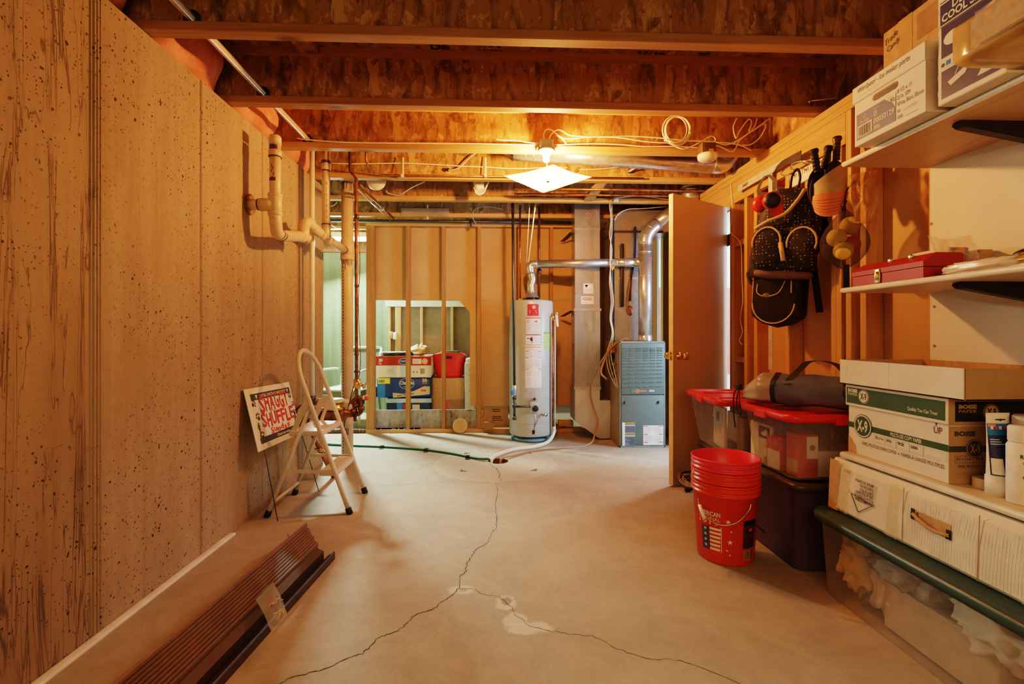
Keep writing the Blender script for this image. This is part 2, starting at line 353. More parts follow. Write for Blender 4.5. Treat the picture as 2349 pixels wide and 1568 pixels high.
def crack(pts, w, mat, jit=.012, k=6):
    P = []
    for i in range(len(pts)-1):
        a, b = pZ(*pts[i], 0), pZ(*pts[i+1], 0)
        for j in range(k):
            q = a.lerp(b, j/k); q.x += random.uniform(-jit, jit)*(j > 0); q.y += random.uniform(-jit, jit)*(j > 0); P.append(q)
    P.append(pZ(*pts[-1], 0)); L = []
    for i, p in enumerate(P):
        t = (P[min(i+1, len(P)-1)]-P[max(i-1, 0)]).normalized(); n_ = V((-t.y, t.x, 0)); h = w*random.uniform(.5, 1.4); L += [p+n_*h+V((0, 0, .0007)), p-n_*h+V((0, 0, .0007))]
    m.add(L, [(2*i, 2*i+1, 2*i+3, 2*i+2) for i in range(len(P)-1)], mat)
Q = lambda a: [(560+x/2.0605, 980+y/2.0605) for x, y in a]
crack(Q([(1160, 172), (1195, 192), (1205, 230), (1218, 252)]), .0022, CRK); crack(Q([(1060, 40), (1090, 75), (1115, 105), (1165, 140)]), .001, CRK2)
crack(Q([(1190, 262), (1198, 320), (1188, 370), (1195, 440), (1193, 475), (1165, 505), (1155, 540), (1092, 578), (1080, 600), (1055, 640), (1045, 682), (1020, 705), (1018, 760), (985, 792), (935, 822), (890, 860), (810, 886), (770, 925), (720, 965), (640, 992), (560, 1072), (500, 1085), (380, 1140), (240, 1175), (165, 1212)]), .0016, CRK, .006)
crack(Q([(1018, 760), (1085, 765), (1140, 790), (1210, 802), (1262, 845), (1290, 892), (1370, 945), (1500, 970), (1600, 985), (1650, 985), (1760, 1045), (1920, 1095), (2060, 1100), (2150, 1130), (2345, 1212)]), .0009, CRK, .006)
crack(Q([(590, 278), (800, 266), (1100, 258), (1220, 256), (1500, 250), (1700, 244), (2000, 240)]), .001, CRK2, .008)
m.build('floor', kind='structure', loc=(FLO[0], FLO[1], 0), recalc=False)
# left foundation wall with the raised seams between form panels
m = MB(); CW = concrete_wall(); m.box((-1.62, -1.2, 0), (-1.4, 4.06, 2.285), CW)
for y in (.53, 1.14, 1.755, 2.38, 3.0, 3.53, 3.62):
    big = abs(y-1.755) < .01
    for q, w, h in (((-.014, .006, .005), (0, .008, .007), (.015, .006, .005), (.03, .004, .003)) if big else ((-.004, .004, .004), (.006, .004, .003))):
        m.add([(-1.4, y+q-w, 0), (-1.4+h, y+q-w*.4, 0), (-1.4+h, y+q+w*.4, 0), (-1.4, y+q+w, 0), (-1.4, y+q-w, 2.285), (-1.4+h, y+q-w*.4, 2.285), (-1.4+h, y+q+w*.4, 2.285), (-1.4, y+q+w, 2.285)], [(0, 1, 5, 4), (1, 2, 6, 5), (2, 3, 7, 6)], CW)
m.build('wall_left', kind='structure', loc=(-1.51, WY, 0), recalc=False)
GC = None
def green_lit_conc():  # green cast of the fluorescent light put into the concrete's colour
    s = NT('green_lit_concrete'); st = s.noise(s.co((9, 9, .5)), 2, 5, .6, .3); p = s.vor(s.co(), 22); f = s.noise(s.co(), 30, 3)
    c = s.ramp(st, [(.3, (.14, .175, .095)), (.55, (.21, .25, .145)), (.75, (.27, .31, .2))]); c = s.mix(s.ramp(p, [(.05, .6), (.12, 0.)]), c, (.12, .14, .1)); s.set(Base_Color=c, Roughness=.85); s.bump(st, .3, .01); return s.m
GC = green_lit_conc()
MB().box((-3.3, 6.62, 0), (.6, 6.82, 2.17), GC).build('wall_back', kind='structure')
MB().box((-3.42, 3.86, 0), (-3.3, 6.82, 2.17), GC).build('wall_side', kind='structure')
MB().box((-3.3, 3.86, 0), (-1.62, 4.06, 2.285), CW).build('wall_return', kind='structure')
m = MB(); m.box((-3.3, 6.60, 2.17), (.6, 6.8, 2.215), col('sill_red', (.42, .13, .07), .8)); m.build('trim_1', kind='structure')
MB().box((-3.3, 6.66, 2.215), (.6, 6.72, 2.59), OSB).build('wall_rim', kind='structure')
# subfloor overhead
g = MB(); g.box((-3.4, -1.4, 2.592), (3.9, 7.4, 2.612), SUB); S = PS((0, 0, 2.592), (1, 0, 0), (0, -1, 0)); IK = col('stamp_dark', (.03, .018, .01), .8)
for px, py, tx, w_ in ((1010, 113, 'DE', .1), (1130, 108, 'PS 2', .09), (1125, 122, 'SHEATHING', .13), (1490, 126, '32/16', .16), (1608, 133, 'TG', .07)):
    p = pZ(px, py, 2.592); g.text(S, tx, p.x, -p.y, .05 if w_ < .12 else .035, IK, l=.001, w=w_, al='C', bold=.03)
g.build('ceiling', kind='structure')
MB().box((-1.64, -1.2, 2.285), (-1.6, 4.06, 2.592), OSB).build('wall_rim', kind='structure')
# ------------------------------------------------------------------ joists
def joist(k, y, x0=-1.6, x1=1.893, lab=''):
    t = thing('ceiling_joist', ((x0+x1)/2, y+.03, 2.29), lab, 'joist', 'I-joists carrying the floor above', 'structure')
    FL = PINE('x') if k >= 3 else PINED('x')  # dim front joists get darker pine, shade put into the flange colour
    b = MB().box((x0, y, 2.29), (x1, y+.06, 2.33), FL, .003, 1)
    if k in (1, 2):
        S = PS((x1, y+.06, 2.29), (-1, 0, 0), (0, -1, 0))
        for i in range(9): b.text(S, random.choice(['ICBO', 'ICBO ES', 'JOIST']), .55+i*.38, .017, .014, col('stamp', (.25, .14, .07), .8), l=.0006)
    b.build('bottom_flange', t)
    MB().box((x0, y+.025, 2.33), (x1, y+.037, 2.552), OSB).build('web', t)
    MB().box((x0, y, 2.552), (x1, y+.06, 2.591), FL).build('top_flange', t)
JY = [1.995, 2.605, 3.225, 3.835, 4.45, 5.07]
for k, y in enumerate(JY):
    joist(k+1, y, -1.6 if k < 4 else -3.2, 1.893, ['shaded engineered I-joist nearest the camera', 'second I-joist back, dim, in front of the lit bay', 'brightly lit I-joist that carries the bare bulb and junction box', 'I-joist behind the round duct, with copper pipe along it', 'I-joist above the bare stud partition, in front of the gas line', 'last I-joist, just above the back stud partition'][k])
joist(7, 5.7, -3.2, .6, 'far I-joist over the green-lit concrete room')
MB().box((1.895, -1.2, 2.287), (1.92, 5.4, 2.591), OSB).build('wall_rim', kind='structure')  # rim added to stop the next room's light leaking over the plate
# pink insulation on the sill in each joist bay
PINK = None
def pink():
    s = NT('pink_wool'); n = s.noise(s.co(), 6, 6, .7, .5); s.set(Base_Color=s.ramp(n, [(.3, (.55, .17, .10)), (.7, (.78, .36, .24))]), Roughness=.9); s.bump(n, .6, .03); return s.m
PINK = pink()
for i, (a, b) in enumerate(((1.35, 1.99), (2.06, 2.6), (2.67, 3.22), (3.29, 3.83))):
    def fn(u, v, a=a, b=b, i=i):
        y = a+(b-a)*u; z = 2.288+.28*v; e = min(1, 6*min(u, 1-u)+.15); k = math.sin(math.pi*min(max(v*.9+.08, 0), 1))**.5
        return V((-1.5+(.135*k*e)+.05*noise.noise(V((y*5, z*6, i))), y, z))
    g = MB(); g.grid(fn, 18, 12, PINK); g.box((-1.6, a, 2.288), (-1.5, b, 2.58), PINK)
    g.build('insulation_batt', label=['pink insulation batt nearest the camera above concrete wall', 'pink insulation batt bulging between the two shaded joists', 'small pink insulation batt beside the capped vent pipe', 'pink insulation batt behind the thin white riser pipe'][i], cat='insulation', group='pink insulation batts on top of the foundation wall')
# ------------------------------------------------------------------ right stud wall
PX = 1.81
def stud(name, a, b, ax, lab, grp='pine framing of the side wall', mat=None): return MB().box(a, b, mat or PINE(ax), .002, 1).build(name, label=lab, cat='lumber', group=grp, kind='structure')
stud('wall_plate', (PX, 0, 2.247), (PX+.089, 5.4, 2.286), 'y', 'upper pine top plate of the open stud wall')
stud('wall_plate', (PX, 0, 2.208), (PX+.089, 5.4, 2.246), 'y', 'lower pine top plate of the open stud wall')
stud('wall_header', (PX, 2.411, 2.046), (PX+.038, 4.75, 2.207), 'y', 'wide pine header board with knots above the hanging bags')
for y, z1, lab in ((3.56, 2.045, 'pine trimmer stud beside the door opening'), (3.375, 2.045, 'doubled pine stud beside the dark file'), (3.245, 2.045, 'pine stud behind the earmuffs'), (2.885, 2.045, 'pine stud behind the hanging bags'), (2.48, 2.045, 'pine stud beside the ball bag'), (2.441, 2.045, 'second pine stud beside the ball bag'), (2.372, 2.207, 'tall pine stud at the end of the header board'), (2.275, 2.207, 'pine stud at the end of the shelves'), (1.9, 2.207, 'pine stud behind the edge of the white panel'), (1.5, 2.207, 'pine stud behind the white panel'), (1.09, 2.207, 'pine stud hidden behind the white panel'), (4.462, 2.045, 'pine trimmer stud at the far side of the door opening'), (4.9, 2.207, 'pine stud past the door opening')):
    stud('wall_stud', (PX, y, .04), (PX+.088, y+.038, z1), 'z', lab)
for k, (y, z) in enumerate(((3.47, 1.72), (3.47, .86))):
    stud('wall_block', (PX+.005, 3.416, z), (PX+.08, 3.555, z+.04), 'y', 'short pine blocking between studs, '+('upper' if k == 0 else 'lower'))
stud('wall_plate', (PX, 0, 0), (PX+.089, 3.6, .038), 'y', 'pine bottom plate of the open stud wall'); stud('wall_plate', (PX, 4.462, 0), (PX+.089, 5.4, .038), 'y', 'pine bottom plate beyond the door')
DW = col('drywall_paper', (.52, .34, .175), .85, var=.03, scale=5); DWW = col('white_panel', (.68, .68, .65), .7, var=.02, scale=4)
g = MB()
for a, b, c_, d in ((0, 3.6, 0, 2.25), (4.5, 5.4, 0, 2.25), (3.6, 4.5, 2.06, 2.25)): g.box((PX+.09, a, c_), (PX+.102, b, d), DW)
g.build('wall_right', kind='structure')
g = MB().box((PX-.012, .2, .45), (PX-.001, 1.918, 2.2), DWW)
SP = PS((PX-.012, 1.918, 0), (0, -1, 0), (0, 0, 1))
for y, z in ((.006, 1.52), (.02, 1.18), (.02, 1.02)): g.dot(SP, y, z, .006, CARDD)
g.build('wall_panel', kind='structure')
# door jamb
for k, (a, b) in enumerate((((PX, 3.598, 0), (PX+.11, 3.622, 2.045)), ((PX, 4.636, 0), (PX+.11, 4.66, 2.045)), ((PX, 3.6, 2.02), (PX+.11, 4.66, 2.045)))):
    pass
MB().box((PX-.002, 3.5985, 0), (PX+.112, 3.617, 2.045), PINED('z')).box((PX-.002, 4.44, 0), (PX+.112, 4.46, 2.045), PINED('z')).box((PX+.039, 3.617, 2.06), (PX+.112, 4.44, 2.08), PINED('y')).build('trim_2', kind='structure')
# room beyond the door
OW = col('far_room_white', (.75, .75, .74), .8); g = MB()
g.box((3.5, 2.0, 0), (3.56, 7.2, 2.59), OW); RW = col('far_room_red', (.55, .2, .16), .8); g.box((3.488, 2.0, .62), (3.5, 7.2, 1.62), RW)
g.build('wall_far', kind='structure')
MB().box((1.95, 5.6, 0), (3.5, 5.66, 2.59), OW).box((1.95, 5.588, .60), (3.49, 5.6, 1.61), RW).build('wall_end', kind='structure')
# ------------------------------------------------------------------ back partition
PY = 5.25
MB().box((-1.36, PY, 0), (1.78, PY+.089, .04), PINE('x')).build('trim_3', kind='structure')
MB().box((-1.36, PY, 2.23), (1.78, PY+.089, 2.29), PINE('x')).build('trim_4', kind='structure')
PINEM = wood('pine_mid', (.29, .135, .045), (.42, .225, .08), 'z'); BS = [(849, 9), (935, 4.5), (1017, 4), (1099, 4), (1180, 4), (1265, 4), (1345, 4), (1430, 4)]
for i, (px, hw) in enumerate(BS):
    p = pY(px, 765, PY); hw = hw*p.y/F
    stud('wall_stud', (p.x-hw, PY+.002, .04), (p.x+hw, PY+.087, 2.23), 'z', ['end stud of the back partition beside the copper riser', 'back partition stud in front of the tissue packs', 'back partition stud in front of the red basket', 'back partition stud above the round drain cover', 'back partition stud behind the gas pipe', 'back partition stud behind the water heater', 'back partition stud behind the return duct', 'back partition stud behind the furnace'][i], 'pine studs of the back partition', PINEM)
X0, X1, XM = pY(843, 765, PY).x, 1.78, pY(1078, 765, PY+.1).x
g = MB(); yb = PY+.09; zs = pY(900, 688, yb).z; zl = pY(1150, 930, yb).z
g.box((X0, yb, zs), (X1, yb+.012, 2.25), DW); g.box((XM, yb, zl), (X1, yb+.012, zs-.002), DW)
S = PS((0, yb, 0), (1, 0, 0), (0, 0, 1)); xa = pY(1052, 690, yb).x
g.prism([(xa, zs), (XM, zs), (XM, pY(1078, 716, yb).z)], S, DW, -.0, -.012)
STAMP = col('stamp_faint', (.42, .28, .15), .85)
for px, py, tx in ((855, 676, 'C1209R1800101'), (947, 676, 'C1209R1800101'), (942, 668, 'Drms. Com'), (1036, 676, 'C1209R1800101'), (1126, 676, 'C1209R1'), (1138, 705, 'C1209R1')):
    p = pY(px, py, yb); g.text(S, tx, p.x, p.z, .014, STAMP, l=.0012)
g.build('wall_partition', kind='structure')
# painted board along the bottom of the partition
def weath():
    s = NT('weathered_board'); a = s.noise(s.co((7, 1, .8)), 3, 5, .7, .6); b = s.noise(s.co(), 18, 4); f = s.math('ADD', s.math('MULTIPLY', a, .6), s.math('MULTIPLY', b, .4))
    s.set(Base_Color=s.ramp(f, [(.38, (.16, .12, .08)), (.46, (.30, .34, .33)), (.56, (.36, .42, .42)), (.66, (.62, .5, .33))]), Roughness=.8); return s.m
p0, p1 = pY(852, 940, yb), pY(1092, 990, yb)
MB().box((p0.x, yb+.001, .03), (p1.x, yb+.014, p0.z), weath()).build('weathered_board', label='weathered blue-grey board across the bottom of the partition', cat='board')
# low wall further back with white cap
ZB = 6.35
p0, p1 = pY(884, 689, ZB), pY(1075, 703, ZB)
MB().box((p0.x, ZB, p1.z), (p1.x+.3, ZB+.1, p0.z), col('white_paint_wood', (.74, .72, .6), .6)).build('trim_5', kind='structure')
for i, (px, w) in enumerate(((893, .035), (913, .075), (967, .035), (1037, .035))):
    p = pY(px, 765, ZB); stud('wall_stud', (p.x-w/2, ZB+.002, 0), (p.x+w/2, ZB+.09, p1.z), 'z', ['outer stud of the low wall beside green-lit concrete', 'wide stud of the low wall with outlet box', 'middle stud of the low wall behind tissue packs', 'stud of the low wall behind red basket'][i], 'studs of the low wall in the back room')
MB().box((p0.x+.02, ZB+.095, 0), (p1.x+.4, ZB+.107, p1.z), col('grey_drywall', (.34, .28, .2), .85)).build('wall_low', kind='structure')
for k, (px, py) in enumerate(((898, 768), (907, 770))):
    p = pY(px, py, ZB); MB().box((p.x-.022, ZB-.045, p.z-.045), (p.x+.022, ZB+.001, p.z+.045), PVCW if k else PINE('z'), .004).build(['wood_block', 'outlet_box'][k], label=['small wood block on low wall stud', 'white outlet box on low wall stud'][k], cat=['block', 'outlet'][k])
# long curb board on the floor
a, b = pZ(752, 994, 0), pZ(962, 994, 0)
g = MB().box((a.x-.25, a.y, 0), (b.x, a.y+.09, .04), col('curb_brown', (.12, .06, .04), .8, var=.2), .003)
for i in range(26):
    x = random.uniform(a.x-.2, b.x-.05); h = random.uniform(.006, .03); w = random.uniform(.003, .012); g.box((x, a.y-.002, .047-h), (x+w, a.y+.012, .0472), WHITE)
g.build('floor_board', label='brown floor board with white paint drips before the partition', cat='board')
# ------------------------------------------------------------------ lights and view
def area(name, loc, rot, sx, sy, e, c):
    l = bpy.data.lights.new(name, 'AREA'); l.shape = 'RECTANGLE'; l.size = sx; l.size_y = sy; l.energy = e; l.color = c; o = bpy.data.objects.new(name, l); COL.objects.link(o); o.location = loc; o.rotation_euler = rot; return o
def point(name, loc, e, c, r): l = bpy.data.lights.new(name, 'POINT'); l.energy = e; l.color = c; l.shadow_soft_size = r; o = bpy.data.objects.new(name, l); COL.objects.link(o); o.location = loc; return o
BULB = pY(1253, 352, 3.19)
WARM = (1, .375, .115)
point('bulb_light', BULB+V((0, -.04, -.085)), 105, WARM, .045)
area('shop_light_lamp', (-2.05, 6.2, 2.2), (R(-42), 0, R(14)), .34, .1, 112, (.80, 1, .86))
area('door_daylight', (3.35, 3.2, 1.5), (R(90), 0, R(60)), .9, 1.6, 84, (.5, .76, 1))
area('doorway_room_light', (2.9, 4.6, 2.5), (0, 0, 0), .6, .6, 45, (.85, .93, 1))
area('room_fill', (.1, -.9, 1.5), (R(38), 0, 0), 2.2, 1.0, 22, (1, .58, .27))
w = bpy.data.worlds.new('world'); SC.world = w; w.use_nodes = True; w.node_tree.nodes['Background'].inputs[0].default_value = (1, .55, .22, 1); w.node_tree.nodes['Background'].inputs[1].default_value = .13
SC.view_settings.view_transform = 'Filmic'; SC.view_settings.look = 'High Contrast'; SC.view_settings.exposure = .72
SC.cycles.max_bounces = 7; SC.cycles.adaptive_threshold = .015; SC.cycles.transparent_max_bounces = 16; SC.cycles.sample_clamp_indirect = 6
# ================================================================== left side
ctr = lambda px, X, py=765: pX(px, py, X)
def purple_ring(g, p, ax, r, h=.006): g.lathe([(r, -h/2), (r+.0012, -h/2), (r+.0012, h/2), (r, h/2)], PURPLE, p, 18, ax)
def hub(g, p, ax, r, L, mat): g.lathe([(r-.004, -L/2), (r, -L/2+.002), (r, L/2-.002), (r-.004, L/2)], mat, p, 22, ax)
# ---- capped vent stack on the wall, running into the main stack
Xs, Ys = -1.25, 2.833
z = lambda py: pX(632, py, Xs).z
t = thing('drain_vent_assembly', (Xs, Ys, z(560)), 'tan PVC vent pipe with capped top standing off concrete wall', 'pipe')
g = MB(); r = .0305
g.tube([(Xs, Ys, z(335)), (Xs, Ys, z(505))], r, PVC, 20)
for py in (362, 434): pass
S = CS((Xs, Ys, 0), r, -100)
for a, b in ((-.004, .02), (.004, .034), (-.004, .05), (.008, .07), (0, .09)): g.rect(S, a, z(372)-b-.018, a+.004, z(372)-b, PURPLE, nx=2)
g.rect(S, -.02, z(418), .02, z(410), PURPLE, nx=6); g.rect(S, -.025, z(346), .03, z(336), PURPLE, nx=8)
purple_ring(g, (Xs, Ys, z(361)), (0, 0, 1), r+.004); purple_ring(g, (Xs, Ys, z(494)), (0, 0, 1), r+.003)
g.build('pipe', t)
g = MB(); g.lathe([(.0, .0), (.034, 0), (.034, .04), (.028, .052), (0, .054)], PVC, (Xs, Ys, z(333)), 22); g.build('cap', t)
g = MB(); hub(g, (Xs, Ys, z(353)), (0, 0, 1), .036, .036, PVC); g.build('coupling', t)
g = MB(); zt = z(470); hub(g, (Xs, Ys, zt), (0, 0, 1), .0365, .13, PVC); hub(g, (Xs, Ys, zt+.052), (0, 0, 1), .039, .02, PVC); hub(g, (Xs, Ys, zt-.052), (0, 0, 1), .039, .02, PVC)
g.tube([(Xs, Ys, zt), (Xs-.085, Ys, zt)], .036, PVC, 20); g.build('tee', t)
g = MB(); g.tube([(Xs-.08, Ys, zt), (-1.405, Ys, zt)], .0305, PVC, 20); purple_ring(g, (Xs-.088, Ys, zt), (1, 0, 0), .032, .012)
g.lathe([(.032, 0), (.05, .001), (.06, .012)], CARDD, (-1.398, Ys, zt), 14, (1, 0, 0)); g.build('wall_stub', t)
pA = pX(660, 538, Xs); pB = pX(690, 548, Xs); pC = pX(688, 510, Xs)
Ya = pA.y
g = MB(); g.tube(cr([(Xs, Ys, z(488)), (Xs, Ys+.012, z(515)), (Xs, Ys+.06, z(534)), (Xs, pB.y-.02, pB.z+.012), (Xs, pB.y+.02, pB.z)], 6), .034, PVC, 20)
for py_, k in ((652, .4), (664, .8)): q = V((Xs, Ys+.03+.07*k, z(532)-.008*k)); purple_ring(g, q, (0, .9, -.35), .0352, .007)
g.build('sweep_elbow', t)
g = MB(); hub(g, (Xs, pB.y+.045, pB.z+.045), (0, .12, 1), .037, .11, PVC); g.lathe([(0, .0), (.034, 0), (.034, -.03), (0.02, -.034)], PVC, (Xs+.005, pB.y+.05, pB.z+.02), 18, (-.5, -.75, .35))
g.box((Xs+.005, pB.y-.0, pB.z-.005), (Xs+.03, pB.y+.02, pB.z+.02), PVC, .003); g.build('cleanout_tee', t)
stk = V((-1.21, 4.08, 0)); e0 = pX(705, 515, -1.23); e1 = V((-1.215, 4.05, pX(798, 578, -1.21).z))
g = MB(); g.tube(cr([(Xs, pB.y+.05, pB.z+.07), (-1.245, pB.y+.07, e0.z+.01), (-1.235, pB.y+.13, e0.z+.03), e0+V((0, .06, .012)), e0.lerp(e1, .3)], 6), .034, PVC, 20)
g.build('offset_elbow', t)
g = MB(); g.tube([e0.lerp(e1, .1), e1], .0305, PVC, 20); purple_ring(g, e0.lerp(e1, .52), e1-e0, .032, .006); purple_ring(g, e1-(e1-e0).normalized()*.05, e1-e0, .033, .01); g.build('sloped_pipe', t)
# ---- riser that drops into the sloped pipe
Xr = -1.21; q = ctr(748, Xr); g = MB()
t = thing('vent_riser', (Xr, q.y, pX(748, 545, Xr).z), 'tan PVC riser dropping from joists into sloped drain', 'pipe')
zz = lambda py: pX(748, py, Xr).z
g.tube([(Xr, q.y, 2.55), (Xr, q.y, zz(548))], .0285, PVC, 18); S = CS((Xr, q.y, 0), .0285, -60)
for k in range(10): g.rect(S, -.003, zz(420)-.04*k-.02, .0, zz(420)-.04*k, INK, nx=1)
purple_ring(g, (Xr, q.y, zz(372)), (0, 0, 1), .03, .02); purple_ring(g, (Xr, q.y, zz(392)), (0, 0, 1), .03, .012); purple_ring(g, (Xr, q.y, zz(515)), (0, 0, 1), .03, .008); g.build('pipe', t)
g = MB(); hub(g, (Xr, q.y, zz(383)), (0, 0, 1), .033, .05, PVC); g.build('coupling', t)
g = MB(); hub(g, (Xr, q.y, zz(532)), (0, 0, 1), .033, .06, PVC); g.tube([(Xr, q.y, zz(535)), (Xr, q.y+.06, zz(556))], .033, PVC, 18); g.build('wye', t)
# ---- main stack
sx, sy = stk.x, stk.y; zs_ = lambda py: pY(800, py, sy).z
t = thing('soil_stack', (sx, sy, 0), 'thick tan PVC soil stack standing on the floor by the wall end', 'pipe')
g = MB(); R0 = .0475; g.tube([(sx, sy, -.01), (sx, sy, 2.57)], R0, PVC, 26); S = CS((sx, sy, 0), R0, -135)
for k in range(60): g.rect(S, .012, 1.62-.026*k-.012, .02, 1.62-.026*k, INK, nx=2)
S = CS((sx, sy, 0), R0, -75)
for k in range(24): g.rect(S, -.002, 2.2-.024*k-.014, .003, 2.2-.024*k, GREYP, nx=1)
S = CS((sx, sy, 0), R0, -95)
for zc, n in ((2.325, 9), (zs_(597), 9), (zs_(980), 6)):
    for k in range(n): g.rect(S, -.035+.011*k, zc-random.uniform(.01, .09), -.035+.011*k+random.uniform(.003, .008), zc, PURPLE, nx=1)
g.build('pipe', t)
g = MB(); hub(g, (sx, sy, 2.36), (0, 0, 1), .057, .07, PVC); g.build('top_hub', t)
g = MB(); hub(g, (sx, sy, zs_(572)), (0, 0, 1), .0535, .16, PVC); hub(g, (sx, sy, zs_(590)), (0, 0, 1), .057, .05, PVC); g.tube([(sx, sy-.02, zs_(575)), (sx, sy-.075, e1.z)], .038, PVC, 18); g.build('sanitary_tee', t)
g = MB(); hub(g, (sx, sy, zs_(960)), (0, 0, 1), .057, .08, PVC); hub(g, (sx, sy, zs_(925)), (0, 0, 1), .053, .1, PVC); g.build('cleanout_hub', t)
# ---- thin white line down the wall to the meter
q = ctr(716, -1.3); zq = pX(716, 915, -1.3).z
t = thing('water_riser', (-1.3, q.y, zq), 'thin white water pipe running down past the wall end', 'pipe')
MB().tube([(-1.3, q.y, 2.52), (-1.3, q.y, zq)], .0175, PVCW, 14).build('pipe', t)
h1 = pY(838, 922, q.y-.02)
MB().tube([(-1.3+.03, q.y, zq-.006), (h1.x-.05, q.y-.02, h1.z)], .0165, PVCW, 14).build('branch_pipe', t)
g = MB(); hub(g, (-1.3, q.y, zq), (0, 0, 1), .024, .05, DSTEEL); g.tube(cr([(-1.3, q.y, zq+.01), (-1.3, q.y, zq-.02), (-1.27, q.y, zq-.02)], 4), .022, COPPERD, 12); g.build('elbow', t)
g = MB(); hub(g, (h1.x-.035, q.y-.02, h1.z), (1, 0, 0), .02, .05, DSTEEL); g.build('union', t)
# ---- copper service: riser, valves, meter
cy = q.y-.03; cp = lambda px, py: pY(px, py, cy)
t = thing('copper_riser', cp(820, 960), 'old brown copper riser with valves beside the soil stack', 'pipe')
g = MB(); g.tube([cp(803, 345), cp(803, 392), cp(817, 409), cp(818, 900), cp(820, 925)], .0115, COPPERD, 12); g.build('pipe', t)
for py, rr, L in ((497, .017, .03), (655, .015, .02), (812, .015, .02), (852, .019, .012)):
    g = MB(); hub(g, cp(818, py), (0, 0, 1), rr, L, DSTEEL if py in (497, 852) else COPPERD); g.build('fitting', t)
g = MB(); hub(g, cp(819, 880), (0, 0, 1), .024, .07, BRASS); g.tube([cp(819, 880), cp(832, 884)], .012, BRASS, 10); hub(g, cp(835, 885), (1, 0, 0), .02, .02, STEEL); g.build('gate_valve', t)
g = MB(); g.tube(cr([cp(806, 925), cp(815, 915), cp(826, 912), cp(829, 925), cp(829, 940), cp(824, 948), cp(815, 950)], 5), .016, COPPERD, 12)
for px, py in ((826, 912), (829, 936), (816, 930), (812, 942)): hub(g, cp(px, py), (0, 0, 1), .024, .03, COPPERD)
g.tube([cp(814, 925), cp(815, 965)], .013, COPPERD, 10); g.build('copper_loop', t)
g = MB(); g.tube([cp(829, 912), cp(842, 912)], .014, PVCW, 12); g.lathe([(.014, 0), (.02, .0), (.02, .02), (.012, .028), (0, .028)], col('orange_handle', (.75, .2, .06), .5), cp(838, 912), 14, (1, 0, -.0)); g.build('drain_valve', t)
my = cy; mp = lambda px, py: pY(px, py, my)
t = thing('water_meter', mp(770, 960), 'brass water meter with pale lid behind the step ladder', 'meter')
g = MB(); g.tube([mp(706, 946), mp(740, 950), mp(812, 948)], [.03, .05, .024], COPPERD, 16); g.box(mp(735, 966)+V((0, -.05, 0)), mp(793, 938)+V((0, .05, 0)), COPPERD, .015); g.build('body', t)
c0 = mp(768, 938); g = MB(); g.lathe([(.075, 0), (.08, .012), (.062, .02), (.062, .05), (.0, .05)], BRASS, c0, 24); g.build('register', t)
g = MB(); g.lathe([(0, .05), (.07, .05), (.074, .062), (.06, .075), (0, .078)], col('meter_lid', (.5, .62, .56), .4), c0, 24); g.build('lid', t)
g = MB(); u = mp(700, 945); g.lathe([(.0, -.05), (.045, -.05), (.06, -.02), (.06, .02), (.045, .05), (0, .05)], COPPERD, u, 18, (1, .1, .3)); g.tube([u, u+V((-.05, 0, -.05)), u+V((-.06, 0, -.1))], .04, COPPERD, 14); g.build('flange_union', t)
base = pZ(768, 1094, 0); g = MB(); top = u+V((.0, -.01, -.03)); g.tube([top, base+V((0, 0, -.01))], .0185, COPPER, 12)
m_ = top.lerp(base, .52); hub(g, m_, base-top, .026, .03, BRASS); g.tube([m_+V((-.04, 0, .0)), m_+V((.05, -.01, .02))], .006, STEEL, 8); g.build('service_pipe', t)
MB().tube(cr([cp(818, 858), cp(806, 905), cp(792, 960), cp(788, 1000)], 4), .003, RUBBER, 6).build('ground_wire', label='thin dark ground wire hanging from the copper riser', cat='wire')
MB().tube(cr([cp(821, 495), cp(826, 600), cp(822, 700), cp(827, 830), cp(818, 880), cp(800, 930)], 5), .003, COPPER, 6).build('ground_wire', label='thin copper ground wire following the brown riser down', cat='wire')
# ---- yard sign
TL, TR, BL = V((-1.385, 2.75, .759)), V((-1.385, 3.345, .742)), V((-1.30, 2.742, .412))
u, vv = (TR-TL), (BL-TL); W_, H_ = u.length, vv.length; S = PS(BL, u, -vv)
if S.n.x < 0: S.n = -S.n
t = thing('yard_sign', (-1.25, 3.05, 0), 'white yard sign reading Shaggy Shuffle Sunday leaning on wall', 'sign')
SW = col('sign_white', (.8, .76, .68), .5, var=.02); RD = col('sign_red', (.68, .055, .03), .5); PW = col('paw_ink', (.05, .055, .07), .3)
g = MB(); g.prism([(0, 0), (W_, 0), (W_, H_), (0, H_)], S, SW, -.004, 0)
g.rect(S, .05, H_-.072, W_-.02, H_-.034, PW); g.rect(S, .05, .034, W_-.02, .068, PW)
g.text(S, 'CENTRAL DAKOTA HUMANE SOCIETY', .15, H_-.063, .02, SW, w=.36, bold=.01); g.text(S, 'Check out www.cdhs.net!', .26, .042, .018, SW, w=.29, bold=.01)
for x in (.115, .535): g.poly(S, [(x-.01, H_-.042), (x+.01, H_-.042), (x+.009, H_-.056), (x, H_-.066), (x-.009, H_-.056)], SW, .0014)
def letters(txt, x, y, h, w, jit):
    n = len(txt)
    for i, ch in enumerate(txt):
        for dx, mt, l, b in ((0, PW, .0012, .028), (0, RD, .002, .006)):
            g.text(S, ch, x+w*(i+.5)/n, y+jit[i % len(jit)]*h, h, mt, l=l, w=w/n*(.86 if b < .03 else .95), al='C', bold=b)
letters('SHAGGY', .125, .208, .098, .395, (-.05, .03, 0, .06, -.03, .05)); letters('SHUFFLE', .11, .118, .078, .45, (.05, -.04, .06, 0, .05, -.05, .03))
for i, ch in enumerate('Sunday'): g.text(S, ch, .195+.045*i, .072+(.004 if i % 2 else -.002), .036, RD, l=.003, w=.036, bold=.012)
